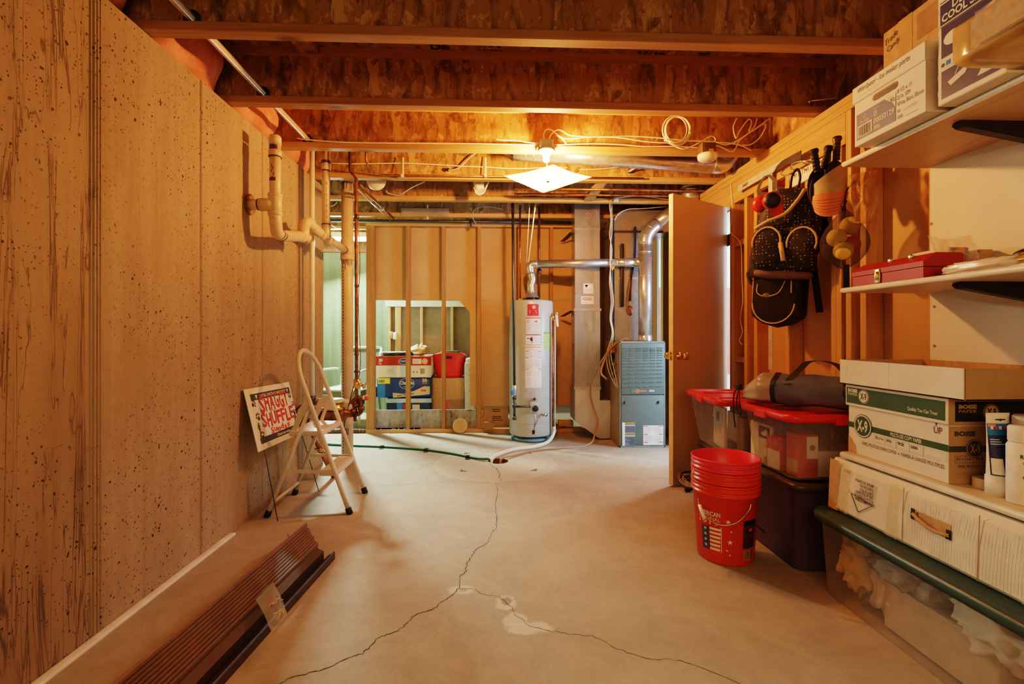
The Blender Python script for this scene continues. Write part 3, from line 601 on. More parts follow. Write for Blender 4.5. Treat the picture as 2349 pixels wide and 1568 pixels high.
def paw(x, y, k, a, mt=PW):
    c_, s_ = math.cos(R(a)), math.sin(R(a)); f = lambda dx, dy: (x+(dx*c_-dy*s_)*k, y+(dx*s_+dy*c_)*k)
    g.dot(S, *f(0, -.2), .42*k, mt, ry=.36*k)
    for dx, dy in ((-.55, .28), (-.2, .62), (.22, .62), (.56, .28)): g.dot(S, *f(dx, dy), .17*k, mt, ry=.22*k)
PB = col('paw_blue', (.05, .16, .3), .3)
for x, y, k, a in ((.065, .265, .032, -60), (.085, .185, .034, 25), (.068, .125, .026, 10), (.085, .075, .036, 20), (.56, .265, .03, 30), (.575, .205, .026, -40), (.575, .15, .026, 15), (.565, .1, .024, 50)): paw(x, y, k, a, PB if (x, y) == (.068, .125) else PW)
g.build('sign_panel', t)
for bx, by, fx in ((-1.224, 2.81, .12), (-1.179, 3.335, .955)):
    b = V((bx, by, -.005)); tp = BL+u*fx+V((0, 0, .16))-S.n*.03; MB().tube([b, BL+u*fx+V((.001, 0, -.002)) if False else b.lerp(tp, .62), tp+V((-.006, 0, 0))], .0028, DSTEEL, 6).build('wire_stake', t)
# ---- step ladder
LP = col('ladder_paint', (.64, .59, .51), .35, var=.02); LT = col('ladder_tread', (.62, .55, .45), .6)
F1, F2, B1, B2 = pZ(803, 1178, 0), pZ(838, 1130, 0), pZ(612, 1185, 0), pZ(675, 1134, 0)
t = thing('step_ladder', ((F1+B2)/2).to_tuple(), 'white folding step ladder with two treads and hoop handle', 'ladder')
top = V((-1.19, 3.09, .966)); d = (top-(F1+F2)/2); dn = d.normalized()
A1, A2 = F1+dn*.83, F2+dn*.83; mid = (A1+A2)/2; hw = (A2-A1)/2
arc = [mid-hw*math.cos(math.pi*i/12)+dn*(d.length-.83)*math.sin(math.pi*i/12) for i in range(13)]
g = MB(); g.tube([F1+dn*.03]+[F1.lerp(A1, k/5) for k in range(1, 5)]+arc+[A2.lerp(F2, k/5) for k in range(1, 5)]+[F2+dn*.03], .0135, LP, 14); hr_ = g.build('handrail', t)
fr = lambda P, zc: P+dn*(zc/dn.z)
def feet(P, ax, par=None):
    g = MB(); g.lathe([(0, 0), (.019, 0), (.018, .035), (.0135, .04)], RUBBER, P, 14, ax); g.build('rubber_foot', par or t)
feet(F1, dn, hr_); feet(F2, dn, hr_)
T1, T2 = fr(F1, .63)+V((-.015, .006, 0)), fr(F2, .63)+V((-.015, -.006, 0))
for Bk, Tk in ((B1, T1), (B2, T2)):
    ax = (Tk-Bk).normalized(); g = MB(); g.tube([Bk+ax*.02, Tk], .0125, LP, 12); feet(Bk, ax, g.build('rear_leg', t))
g = MB(); c1, c2 = B1.lerp(T1, .13), B2.lerp(T2, .13); g.tube([c1, c2], .0095, LP, 10); g.build('cross_tube', t)
for Fk, Tk, sg in ((F1, T1, 1), (F2, T2, -1)):      # hinge brackets
    a = fr(Fk, .66)+V((0, -.016*sg*-1, 0)); S = PS(a, (1, 0, 0), (0, 0, 1)); S.n = V((0, -1, 0))
    g = MB(); g.prism([(.0, -.0), (-.04, .002), (-.075, -.04), (-.11, -.16), (-.085, -.165), (-.045, -.08), (.04, -.105)], S, LP, -.002, .002); g.build('hinge_bracket', t)
def step(zc, depth, nm):
    a, b = fr(F1, zc), fr(F2, zc); x1 = a.x+.012; x0 = x1-depth; y0, y1 = a.y+.012, b.y-.012
    g = MB(); g.box((x0, y0, zc-.03), (x1, y1, zc), LP, .006); 
    for i in range(7): xx = x0+.03+(depth-.06)*i/6; g.box((xx-.004, y0+.03, zc-.0005), (xx+.004, y1-.03, zc+.0015), LT)
    o = g.build(nm, t); return x0, y0, y1
x0, y0, y1 = step(.492, .20, 'tread'); step(.252, .11, 'tread')
for Fk, Bk, Tk, yy in ((F1, B1, T1, .0), (F2, B2, T2, 0)):
    a = fr(Fk, .25)+V((-.01, .0, 0)); k = (.262)/Tk.z; b = Bk.lerp(Tk, k); g = MB(); g.bar(a, b, .004, .02, LP); g.build('spreader_bar', t)
# ---- brown vinyl siding bundle
SID = col('siding_brown', (.145, .088, .062), .5, var=.1); SIDD = col('siding_dark', (.05, .034, .03), .4); SIDR = col('siding_rust', (.33, .15, .05), .45)
fa, fb = pZ(748, 1288, 0), pZ(500, 1560, 0); ax = (fa-fb).normalized(); sd = V((ax.y, -ax.x, 0)); L = 2.1
o0 = fa-sd*.045
def run(prof, s_off, far, L, mat, nm, lab, grp=None, cat='siding', ragged=0):
    """profile (across, up) extruded along the bundle axis"""
    e1 = o0+ax*far; e0 = e1-ax*L; g = MB(); n = len(prof)
    vs = [e0+sd*(x+s_off)+V((0, 0, y)) for x, y in prof]+[e1+ax*(random.uniform(-ragged, ragged))+sd*(x+s_off)+V((0, 0, y)) for x, y in prof]
    g.add(vs, [(i, (i+1) % n, n+(i+1) % n, n+i) for i in range(n)]+[tuple(range(n)), tuple(range(n, 2*n))], mat); return g.build(nm, label=lab, cat=cat, group=grp)
# nested ribbed panels standing in the middle, on edge and leaning
for i in range(9):
    x = -.115+.0135*i; h = .112-.004*i
    run([(x, .0), (x+.009, .0), (x+.007, h*.45), (x+.0115, h*.5), (x+.008, h*.62), (x+.006, h), (x-.002, h+.003), (x+.0, h*.6)], 0, .13-.014*i, L, SID, 'siding_panel', 'brown vinyl siding strip on edge in the ribbed stack', 'brown siding strips in the bundle', ragged=.01)
run([(-.0, 0), (.035, 0), (.033, .055), (.0, .07)], .005, -.01, L, SIDD, 'trim_channel', 'dark brown channel with lit top beside the ribbed stack')
run([(.048, 0), (.075, 0), (.075, .032), (.07, .038), (.066, .032), (.066, .008), (.052, .008), (.052, .024), (.048, .024)], 0, .03, L, SIDD, 'trim_channel', 'low dark J-channel on the floor at the bundle outer side')
run([(-.175, 0), (-.12, 0), (-.12, .088), (-.125, .094), (-.175, .07)], 0, .14, L, SIDR, 'fascia_strip', 'rust brown flat fascia strip between wall side and ribbed stack')
run([(-.129, .101), (-.121, .097), (-.121, .112), (-.129, .118)], 0, .16, L, SID, 'corner_strip', 'narrow grey-brown corner strip standing proud of the bundle')
run([(-.235, 0), (-.178, 0), (-.178, .066), (-.2, .06), (-.235, .03)], 0, .1, L, SIDR, 'fascia_strip', 'lower rust brown fascia strip nearest the concrete wall')
p = pZ(666, 1243, .07); MB().tube([p, p+V((-.012, 0, .04))], .002, DSTEEL, 6).build('nail', label='thin nail sticking up from the fascia strip', cat='nail')
# zip bag of screws lying on the ribs
zb = .118; c0 = pZ(622, 1385, zb); CLB = clear('zip_film', (.9, .9, .88), .22, .08, .15); CLG = clear('zip_green', (.3, .5, .47), .7, .2, .3)
ca, cb, cc, cd = [pZ(*q, zb) for q in ((586, 1372), (627, 1332), (659, 1392), (623, 1434))]
t = thing('zip_bag', (c0.x, c0.y, zb), 'clear zip bag of small screws lying on the brown siding', 'bag')
def bag(u, v):
    p = (ca.lerp(cb, u)).lerp(cd.lerp(cc, u), v); q = V((p.x*40, p.y*40, 3)); e = math.sin(math.pi*u)*math.sin(math.pi*min(v*1.0, 1)); p.z = zb-.018*u*0-.004+.022*e*v+.008*noise.noise(q)*v-.04*max(0, v-.55)*(1 if True else 0); p.z = max(p.z, zb-.028); return p
fo = MB().grid(bag, 18, 22, CLB).build('film', t); MB().grid(lambda u, v: bag(u, .04+v*.1)+V((0, 0, .002)), 10, 2, CLG).build('zip_strip', fo)
for i in range(14):
    a = bag(random.uniform(.35, .9), random.uniform(.55, .92))+V((0, 0, -.002)); b_ = a+V((random.uniform(-1, 1), random.uniform(-1, 1), .1)).normalized()*.022
    MB().tube([a, b_], [.0022, .0012], BRASS if i % 2 else STEEL, 6).lathe([(0, 0), (.0045, 0), (.0045, .0015), (0, .002)], BRASS if i % 2 else STEEL, a, 8, a-b_).build('screw', label='small screw inside the clear zip bag', cat='screw', group='loose screws in the zip bag')
# white trim strip along the wall
a, b = pZ(535, 1226, 0), pZ(60, 1580, 0)
MB().box((-1.398, .2, 0), (-1.366, a.y, .012), WHITE, .002).build('trim_strip', label='white trim strip lying on floor against concrete wall', cat='trim')
# ---- ceiling pipe through the first joists
PWX, PWZ = -1.222, 2.352
t = thing('ceiling_pipe', (PWX, 2, PWZ), 'white PVC pipe running through the joists along the wall', 'pipe')
g = MB().tube([(PWX, -.6, PWZ), (PWX, 3.28, PWZ)], .0165, PVC, 14); S = CS((0, 0, 0), 1)
PSu = PS((PWX, 3.1, PWZ-.0165), (0, -1, 0), (1, 0, 0)); PSu.n = V((0, 0, -1))
for k in range(60): g.rect(PSu, .02+k*.04, -.002, .02+k*.04+random.uniform(.01, .025), .002, GREYP)
g.build('pipe', t)
for y in JY[:3]: MB().lathe([(.017, 0), (.034, 0), (.034, .006), (.017, .006)], RUBBER, (PWX, y+.018, PWZ), 18, (0, 1, 0)).build('grommet', t)
# ================================================================== back of the room
# ---- water heater
hx, hy, hr = .394, 4.93, .222
HG = col('heater_grey', (.47, .50, .47), .3, var=.03); HD = col('heater_plate', (.42, .46, .43), .5)
t = thing('water_heater', (hx, hy, 0), 'tall grey water heater with red and white labels', 'water heater')
ztop = 1.405
g = MB(); g.lathe([(0, .055), (hr-.012, .055), (hr, .07), (hr, ztop-.02), (hr-.008, ztop-.004), (hr-.03, ztop), (0, ztop+.004)], HG, (hx, hy, 0), 48)
S = CS((hx, hy, 0), hr, -92); zc = lambda py: pY(1217, py, hy-hr).z; xl = lambda px: pY(px, 800, hy-hr).x-pY(1217, 800, hy-hr).x
g.rect(S, xl(1206), zc(724), xl(1232), zc(697), REDP, nx=6); g.ring(S, xl(1221), zc(704), .012, .016, WHITE, .0014, 18); g.ring(S, xl(1221), zc(704), .005, .008, WHITE, .0014, 14)
g.lines(S, xl(1211), zc(718), xl(1228), zc(710), 3, WHITE, .0014, .4)
x0, x1 = xl(1201), xl(1239); g.rect(S, x0, zc(889), x1, zc(727), WHITE, nx=8); xm = (x0+x1)/2; Hh = lambda a, b, mt, s0=x0+.004, s1=x1-.004: g.rect(S, s0, zc(b), s1, zc(a), mt, .0014, 8)
Hh(728, 730, REDP); Hh(766.5, 768.5, REDP); Hh(790, 791.5, ORP); Hh(795, 796.5, ORP)
for py in (805, 820, 846): Hh(py, py+1.2, REDP, x0+.004, x0+.035); Hh(py, py+1.2, REDP, x1-.035, x1-.004)
g.ring(S, x0+.03, zc(737), .011, .014, REDP, .0016, 16); g.poly(S, [(x1-.08, zc(738)), (x1-.04, zc(738)), (x1-.052, zc(734)), (x1-.066, zc(736))], REDP, .0016)
g.poly(S, [(x0+.02, zc(774)), (x0+.07, zc(772)), (x0+.075, zc(782)), (x0+.055, zc(782)), (x0+.045, zc(777)), (x0+.02, zc(777))], INK, .0016); g.dot(S, x0+.065, zc(785), .012, REDP, ry=.004)
for a, b in ((743, 764), (799, 804)): g.lines(S, x0+.008, zc(b), xm-.006, zc(a), 6, LGREY, .0014, .4, 3); g.lines(S, xm+.006, zc(b), x1-.008, zc(a), 6, LGREY, .0014, .4, 3)
g.lines(S, xm+.01, zc(786), x1-.008, zc(772), 5, LGREY, .0014, .4, 3)
for a, b in ((808, 819), (823, 844), (849, 862), (866, 887)): g.lines(S, x0+.008, zc(b), xm-.006, zc(a), max(4, (b-a)//3), LGREY, .0014, .4, 3); g.lines(S, xm+.006, zc(b), x1-.008, zc(a), max(4, (b-a)//3), LGREY, .0014, .4, 3)
for a in (728, 767): g.rect(S, x0+.003, zc(a+38 if a == 728 else 789), x0+.005, zc(a), INK, .0015); g.rect(S, x1-.005, zc(a+38 if a == 728 else 789), x1-.003, zc(a), INK, .0015)
g.rect(S, x0+.002, zc(911), xl(1231), zc(890), HD, .0014, 6); g.lines(S, x0+.012, zc(908), xl(1228), zc(893), 5, GREYP, .002, .3, 3)
xe = .118; EN = col('energy_guide', (.5, .62, .2), .5); g.rect(S, xe, zc(802), xe+.115, zc(760), EN, nx=8); g.text(S, 'ENERGYGUIDE', xe+.004, zc(765), .016, col('dark_green', (.02, .2, .12), .5), w=.105, bold=.02); g.lines(S, xe+.006, zc(800), xe+.1, zc(768), 7, col('green_line', (.25, .4, .16), .6), .0014, .25, 4)
g.build('tank', t)
g = MB(); pa, pb = (x0+.0, zc(996)), (xl(1242), zc(974)); g.rect(S, pa[0], pa[1], pb[0], pb[1], HD, .006, 8)
for x_ in (pa[0], pb[0]): g.add([S(x_, pa[1], 0), S(x_, pb[1], 0), S(x_, pb[1], .006), S(x_, pa[1], .006)], [(0, 1, 2, 3)], HD)
for k in range(4): g.rect(S, pa[0]+.006, pa[1]+.018+k*.02, pb[0]-.006, pa[1]+.022+k*.02, col('slot', (.3, .36, .34), .5), .008, 8)
g.rect(S, xl(1217), pa[1]+.004, xl(1223), pa[1]+.045, BLACK, .009, 2); g.build('access_panel', t)
g = MB(); q = S(xl(1223), zc(933), 0); g.box(q+V((-.045, -.06, -.05)), q+V((.025, .0, .055)), HD, .006); gco = g.build('gas_control', t)
g = MB(); g.lathe([(0, 0), (.03, 0), (.03, .018), (.02, .026), (0, .026)], BLACK, q+V((.0, -.06, -.005)), 20, (0, -1, 0)); g.build('control_knob', gco)
g = MB(); q2 = S(xl(1222), zc(915), .012); g.lathe([(.0, 0), (.014, 0), (.014, .02), (.009, .03), (0, .03)], DSTEEL, q2, 14, (0, -1, .3)); g.build('sensor_cap', t)
g = MB()
for k in range(3): g.tube(cr([q+V((-.02+.014*k, -.055, -.05)), q+V((-.005+.012*k, -.07, -.12)), q+V((-.01+.004*k, -.05, -.17)), S(xl(1220), pa[1]+.03, .012)], 5), .003, COPPER if k != 1 else STEEL, 6)
g.build('burner_tubes', t)
g = MB(); qd = S(xl(1240), zc(951), 0); g.tube([qd, qd+V((.01, -.05, 0))], .01, BRASS, 10); g.lathe([(0, 0), (.02, 0), (.02, .01), (0, .01)], STEEL, qd+V((.03, -.045, .006)), 12, (.4, -1, 0)); g.build('drain_valve', t)
SR = CS((hx, hy, 0), hr, -92); qv = SR(.215, zc(720), 0); g = MB(); g.lathe([(0, .0), (.025, .0), (.025, .012), (0, .012)], PVCW, qv, 18, qv-V((hx, hy, qv.z))); nrm = (qv-V((hx, hy, qv.z))).normalized()
g.tube([qv, qv+nrm*.045], .014, BRASS, 12); g.tube([qv+nrm*.035, qv+nrm*.035+V((0, 0, -.06))], .012, BRASS, 12); g.build('relief_valve', t)
tg = qv+nrm*.05+V((.02, 0, 0)); g = MB(); g.add([tg+V((-.012, 0, .0)), tg+V((.012, 0, .0)), tg+V((.022, -.005, -.12)), tg+V((0, -.005, -.12))], [(0, 1, 2, 3)], WHITE); g.lathe([(0, 0), (.014, 0), (.014, .008), (0, .008)], STEEL, tg+V((0, 0, .01)), 12, (0, -1, 0)); g.build('valve_tag', t)
rx = qv+nrm*.03; g = MB(); g.tube([rx+V((0, 0, -.05)), V((rx.x, rx.y, .14))], .009, COPPER, 10); g.tube([rx+V((.022, .0, -.05)), V((rx.x+.022, rx.y, .14))], .007, PVCW, 10); g.build('discharge_pipe', t)
for a in (-135, -45, 90):
    b_ = V((hx+.17*math.cos(R(a)), hy+.17*math.sin(R(a)), 0)); MB().box(b_+V((-.02, -.02, 0)), b_+V((.02, .02, .058)), DSTEEL, .004).build('leg', t)
MB().lathe([(0, .004), (.205, .004), (.205, .03), (0, .03)], col('drip_pan', (.1, .24, .3), .4), (hx, hy, 0), 40).build('burner_base', t)
g = MB(); 
for a in (-60, 60, 180): b_ = V((hx+.06*math.cos(R(a)), hy+.06*math.sin(R(a)), ztop)); g.tube([b_, V((hx+.045*math.cos(R(a)), hy+.045*math.sin(R(a)), ztop+.05))], .006, STEEL, 6)
g.lathe([(.085, ztop+.03), (.075, ztop+.045), (.047, ztop+.075), (.045, ztop+.1)], FLUE, (hx, hy, 0), 24); g.lathe([(.09, ztop+.012), (.09, ztop+.02), (0, ztop+.022)], BLACK, (hx, hy, 0), 20); g.build('draft_hood', t)
# ---- vent connector
fx, fy, fr_ = 1.462, 4.585, .064
zv = pY(1215, 606, hy).z; pe = V((fx-.075, fy+.035, pY(1440, 600, fy).z)); ps = V((hx+.06, hy-.012, zv))
t = thing('vent_connector', (hx, hy, ztop+.09), 'galvanized vent pipe from water heater across to furnace flue', 'duct')
MB().tube(cr([(hx, hy, ztop+.09), (hx-.005, hy, ztop+.16), (hx+.012, hy, ztop+.22), (hx-.003, hy, zv-.09)], 4), .04, FLUE, 20).build('riser', t)
MB().tube(cr([(hx-.003, hy, zv-.09), (hx-.012, hy, zv-.03), (hx+.005, hy-.002, zv-.003), (hx+.07, hy-.014, zv)], 4), .042, FLUE, 20).build('elbow', t)
pk = ps.lerp(pe, .74)
MB().tube([ps, pk], .041, FLUER, 24).build('speckled_run', t)
g = MB(); g.tube([pk, pe], .0415, FLUE, 24)
for k in (.0, .3, .6): g.lathe([(.0415, -.004), (.0445, 0), (.0415, .004)], STEEL, pk.lerp(pe, k), 24, pe-pk)
g.build('clean_run', t)
MB().tube([pe-V((.02, -.008, 0)), pe+V((.02, -.006, 0)), V((fx, fy, pe.z-.012))], [.043, .045, .042], FLUE, 22).build('tee_branch', t)
# ---- furnace flue
z0 = 1.0; t = thing('furnace_flue', (fx, fy, z0), 'shiny round flue pipe rising from furnace and bending away', 'duct')
ze = pY(1468, 560, fy).z; e2 = V((2.0, fy+.04, pY(1468, 560, fy).z+.55))
dirn = V((1, .08, .78)).normalized()
g = MB(); g.tube([(fx, fy, z0), (fx, fy, ze)], fr_, FLUE, 32)
for py in (778, 633, 578, 560): g.lathe([(fr_, -.003), (fr_+.003, 0), (fr_, .003)], STEEL, (fx, fy, pY(1468, py, fy).z), 32)
g.lathe([(fr_+.004, 0), (fr_+.006, .01), (fr_+.004, .05), (fr_, .055)], FLUE, (fx, fy, z0), 32); g.build('riser', t)
el = [V((fx, fy, ze)), V((fx+.008, fy, ze+.07)), V((fx+.05, fy+.004, ze+.14)), V((fx+.12, fy+.01, ze+.2))]
g = MB(); g.tube(cr(el, 3), fr_+.001, FLUE, 32)
for k in (1, 2): g.lathe([(fr_+.001, -.003), (fr_+.004, 0), (fr_+.001, .003)], STEEL, el[k], 32, el[k+1]-el[k-1])
g.build('elbow', t); MB().tube([el[3]-dirn*.02, el[3]+dirn*.33], fr_, FLUE, 32).build('sloped_run', t)
# ---- furnace
FG = col('furnace_green', (.11, .165, .165), .45, var=.03); FGE = col('furnace_edge', (.22, .3, .29), .4); FS = col('furnace_side', (.3, .25, .18), .5)
xa, xb, ya, yb_, zt = 1.193, 1.628, 4.50, 4.72, .998
t = thing('furnace', ((xa+xb)/2, 4.8, 0), 'teal grey gas furnace cabinet with louvred upper door', 'furnace')
g = MB(); g.box((xa, ya+.012, 0), (xb, 5.2, zt), FS); g.build('cabinet', t)
SF = PS((0, ya, 0), (1, 0, 0), (0, 0, 1)); fxp = lambda px: pY(px, 900, ya).x; fz = lambda py: pY(1470, py, ya).z
g = MB(); zm = fz(905)
for a, b in (((xa, ya, zt-.015), (xb, ya+.02, zt)), ((xa, ya, 0), (xb, ya+.02, .02)), ((xa, ya, 0), (xa+.012, ya+.02, zt)), ((xb-.012, ya, 0), (xb, ya+.02, zt))): g.box(a, b, FGE, .002, 1)
g.build('door_frame', t)
g = MB(); g.box((xa+.013, ya-.006, zm+.004), (xb-.013, ya+.018, zt-.016), FG, .004)
S2 = PS((0, ya-.006, 0), (1, 0, 0), (0, 0, 1)); LV = col('louvre_light', (.3, .4, .39), .4); LVD = col('louvre_dark', (.06, .1, .1), .6)
rows = [798, 802, 805, 810, 815, 820, 826, 833, 840, 848, 857, 866, 876, 886]
for py in rows:
    for k in range(6):
        x0 = fxp(1427+k*16); x1 = x0+.05; zz_ = fz(py); g.add([(x0, ya-.006, zz_+.006), (x1, ya-.006, zz_+.006), (x1, ya-.014, zz_-.002), (x0, ya-.014, zz_-.002)], [(0, 1, 2, 3)], FG); g.rect(S2, x0, zz_-.005, x1, zz_-.002, LVD, .001); g.add([(x0, ya-.014, zz_-.002), (x1, ya-.014, zz_-.002), (x1, ya-.006, zz_-.004), (x0, ya-.006, zz_-.004)], [(0, 1, 2, 3)], LV)
g.rect(S2, fxp(1447), fz(901), fxp(1500), fz(892), LVD, .001, 1); g.rect(S2, fxp(1448), fz(900), fxp(1500), fz(892.7), FG, .0016, 1); g.dot(S2, fxp(1462), fz(896), .0165, ORP, .002); g.dot(S2, fxp(1462), fz(896), .008, REDP, .0026, 12); g.text(S2, 'TRANE', fxp(1468), fz(898), .016, ORP, l=.002, w=.054, bold=.03); g.rect(S2, fxp(1489), fz(898.5), fxp(1500), fz(893.5), LGREY, .002); g.text(S2, 'XE80', fxp(1490.5), fz(897.7), .01, INK, l=.0028, w=.03)
g.build('louvred_door', t)
g = MB(); g.box((xa+.013, ya-.006, .022), (xb-.013, ya+.018, zm-.004), FG, .004)
x0, x1 = fxp(1427), fxp(1456.5); g.rect(S2, x0, fz(1021), x1, fz(968), col('label_blue', (.13, .2, .27), .5), .0012); g.rect(S2, x0, fz(1021), x0+.024, fz(968), WHITE, .0018)
for py, mt in ((968, ORP), (973.5, YELP), (992, ORP), (997.5, YELP)): g.rect(S2, x0+.025, fz(py+2), x1, fz(py), mt, .002)
for k in range(4): g.rect(S2, x0+.03, fz(979+k*3.2), x1-.003, fz(977.8+k*3.2), INK, .002)
for k in range(6): g.rect(S2, x0+.03+.02*(k % 3), fz(1003+k*3), x1-.003, fz(1001.6+k*3), INK, .002)
for k in range(5): g.dot(S2, x0+.012, fz(978+k*9), .003, NAVYP, .0024, 8)
x0, x1 = fxp(1475), fxp(1521); g.rect(S2, x0, fz(1020), x1, fz(975), WHITE, .0012)
for py in (976, 995, 1013): g.rect(S2, x0+.004, fz(py+1.5), x0+.045, fz(py), REDP, .002); g.rect(S2, x1-.045, fz(py+1.5), x1-.004, fz(py), REDP, .002)
xm = (x0+x1)/2
for a, b in ((980, 992), (998, 1011)): g.lines(S2, x0+.008, fz(b), xm-.006, fz(a), 5, LGREY, .0018); g.lines(S2, xm+.006, fz(b), x1-.008, fz(a), 5, LGREY, .0018)
g.dot(S2, fxp(1465), fz(970), .005, BRASS, .002); g.build('lower_door', t)
for px in (1434, 1511): q = V((fxp(px), ya-.006, fz(922))); MB().lathe([(0, 0), (.014, 0), (.012, .012), (0, .014)], DSTEEL, q, 14, (0, -1, 0)).box(q+V((-.004, -.02, -.012)), q+V((.004, -.008, .012)), STEEL).build('door_latch', t)
for py, L in ((800, .03), (806, .045), (835, .05), (856, .04)):
    zz_ = pY(1412, py, 4.6).z; g = MB(); g.tube([(xa, 4.62, zz_), (xa-.04, 4.62, zz_)], .009, BRASS, 10); g.lathe([(0, 0), (.016, 0), (.016, .015), (0, .015)], COPPER, (xa-.03, 4.62, zz_), 10, (-1, 0, 0)); g.build('side_fitting', t)
g = MB(); g.tube([(xa-.02, 4.6, pY(1412, 860, 4.6).z), (xa-.05, 4.6, pY(1412, 860, 4.6).z)], .014, DSTEEL, 10); g.build('side_fitting', t)
# gas drop pipe beside furnace
gx = pY(1403, 800, 4.7).x; t = thing('gas_pipe', (gx, 4.7, .7), 'black gas pipe dropping beside the furnace with cables', 'pipe')
g = MB(); g.tube([(gx, 4.7, 2.5), (gx, 4.7, pY(1405, 865, 4.7).z)], .014, DSTEEL, 12); g.tube([(gx, 4.7, pY(1405, 865, 4.7).z), (xa, 4.65, pY(1405, 860, 4.7).z)], .014, DSTEEL, 12); g.build('pipe', t)
for py in (818, 858): MB().lathe([(.014, -.025), (.022, -.022), (.022, .022), (.014, .025)], DSTEEL, (gx, 4.7, pY(1405, py, 4.7).z), 14).build('coupling', t)
zz_ = pY(1402, 613, 4.7).z; g = MB(); g.lathe([(.016, -.03), (.02, -.02), (.02, .02), (.016, .03)], BRASS, (gx, 4.7, zz_), 12); g.box((gx-.012, 4.67, zz_-.02), (gx+.02, 4.685, zz_+.025), ORP, .003); g.build('shutoff_valve', t)
# cables tied along that pipe
for k, (dx, c_) in enumerate(((-.022, CABLE), (-.03, ORP), (.02, CABLE))):
    pts = [pY(1398+k*2, 462, 4.66), pY(1401+k, 505, 4.66), pY(1398+k*2, 540, 4.66), pY(1404-k*3, 575, 4.66), pY(1398+k, 640, 4.66), pY(1402+k*2, 690, 4.66), pY(1399+k, 730, 4.66), pY(1404+k, 765, 4.66), pY(1392+k*4, 812, 4.62), pY(1396+k*6, 850, 4.6), pY(1414+k, 888, 4.58)]
    MB().tube(cr([p+V((0, -.012*k, 0)) for p in pts], 5), .0032, c_ if k != 1 else PVC, 7).build('cable', label=['white cable tied to the gas pipe, looping to the furnace', 'tan thermostat cable tied to the gas pipe', 'outer white cable hanging loosest beside the furnace'][k], cat='cable', group='cables tied along the furnace gas pipe')
MB().tube(cr([pY(1392, 870-0, 4.6), pY(1378, 850, 4.6), pY(1400, 800, 4.6), pY(1425, 780, 4.58), pY(1440, 777, 4.56)], 5), .011, col('flex_brown', (.3, .16, .08), .5), 10).build('flex_gas_line', label='brown flexible line curving over the furnace top corner', cat='hose')
# ---- ducts
t = thing('return_duct', (.94, 4.95, 0), 'galvanized return air duct with slanted boot beside furnace', 'duct')
yd = 4.84; zb_ = lambda py: pY(1347, py, yd).z; xL, xR = pY(1319, 800, yd).x, pY(1376, 800, yd).x
SD = PS((0, yd, 0), (1, 0, 0), (0, 0, 1)); DF = col('duct_stamp', (.5, .32, .22), .5)
g = MB(); g.box((xL-.004, yd-.004, zb_(524)), (xR, yd+.2, 2.58), DUCT)
xc, zc_ = (xL+xR)/2, zb_(495)
g.ring(SD, xc, zc_, .03, .033, DF, .006)
for k in (-.014, 0, .014): g.rect(SD, xc+k-.002, zc_-.024, xc+k+.002, zc_+.024, DF, .006)
g.build('upper_section', t)
g = MB(); g.box((xL, yd, zb_(712)), (xR, yd+.2, zb_(524)), DUCT); g.box((xL-.006, yd-.007, zb_(527)), (xR+.004, yd, zb_(523)), STEEL)
g.rect(SD, pY(1338, 640, yd).x, zb_(673), pY(1361, 640, yd).x, zb_(650), WHITE); g.poly(SD, [(pY(1341, 640, yd).x, zb_(653)), (pY(1350, 640, yd).x, zb_(653)), (pY(1345, 640, yd).x, zb_(659))], REDP); g.lines(SD, pY(1341, 640, yd).x, zb_(671), pY(1359, 640, yd).x, zb_(661), 3, LGREY)
g.rect(SD, pY(1333, 640, yd).x, zb_(697), pY(1362, 640, yd).x, zb_(679), WHITE); g.dot(SD, pY(1347, 640, yd).x, zb_(685), .05, INK, .0014, 24, .016); g.dot(SD, pY(1347, 640, yd).x, zb_(685), .044, WHITE, .002, 24, .011); g.text(SD, 'SUPREME', pY(1347, 640, yd).x, zb_(687), .014, REDP, l=.0026, w=.07, al='C', bold=.03); g.lines(SD, pY(1336, 640, yd).x, zb_(695), pY(1359, 640, yd).x, zb_(690), 2, GREYP)
g.build('middle_section', t)
g = MB(); g.box((xL-.003, yd-.003, zb_(890)), (xR+.003, yd+.2, zb_(710)), DUCT); g.box((xL-.01, yd-.012, zb_(713)), (xR+.012, yd-.003, zb_(707)), STEEL); g.box((xL-.01, yd-.01, zb_(893)), (xR+.01, yd-.003, zb_(886)), STEEL)
g.ring(SD, xc, zb_(746), .024, .03, DF, .005); g.ring(SD, xc, zb_(746), .01, .014, DF, .005); g.build('lower_section', t)
DW2 = galv('boot_sheet', 3, .4, (.68, .66, .6)); g = MB(); xF = 1.19
g.prism([(xL, zb_(965)), (xR-.005, .012), (xF, .012), (xF, zb_(918)), (xR, zb_(918)), (xR, zb_(888)), (xL, zb_(888))], PS((0, yd, 0), (1, 0, 0), (0, 0, 1)), DW2, 0, -.3); g.build('boot', t)
for py0, py1 in ((505, 540),): pass
for py, lab in ((525, 'upper'), (711, 'middle')):
    a = V((xL-.09, yd+.25, zb_(py)-.0)); MB().bar(V((xL, yd+.17, zb_(py))), V((xL-.07, yd+.41, zb_(py)-.05)), .05, .003, DSTEEL).build('duct_strap', label=lab+' dark metal strap bracing the return duct to partition', cat='strap')
t = thing('supply_plenum', (1.4, 4.95, 1.0), 'galvanized supply plenum box standing on the furnace', 'duct')
yp = 4.74; xl_, xr_ = 1.205, 1.592; SPn = PS((0, yp, 0), (1, 0, 0), (0, 0, 1)); pz = lambda py: pY(1450, py, yp).z
g = MB(); g.box((xl_, yp, 1.0), (xr_, 5.2, pz(533)), DUCT); g.rect(SPn, xl_+.02, pz(640), xr_-.15, pz(636), DF, .001); g.build('box', t)
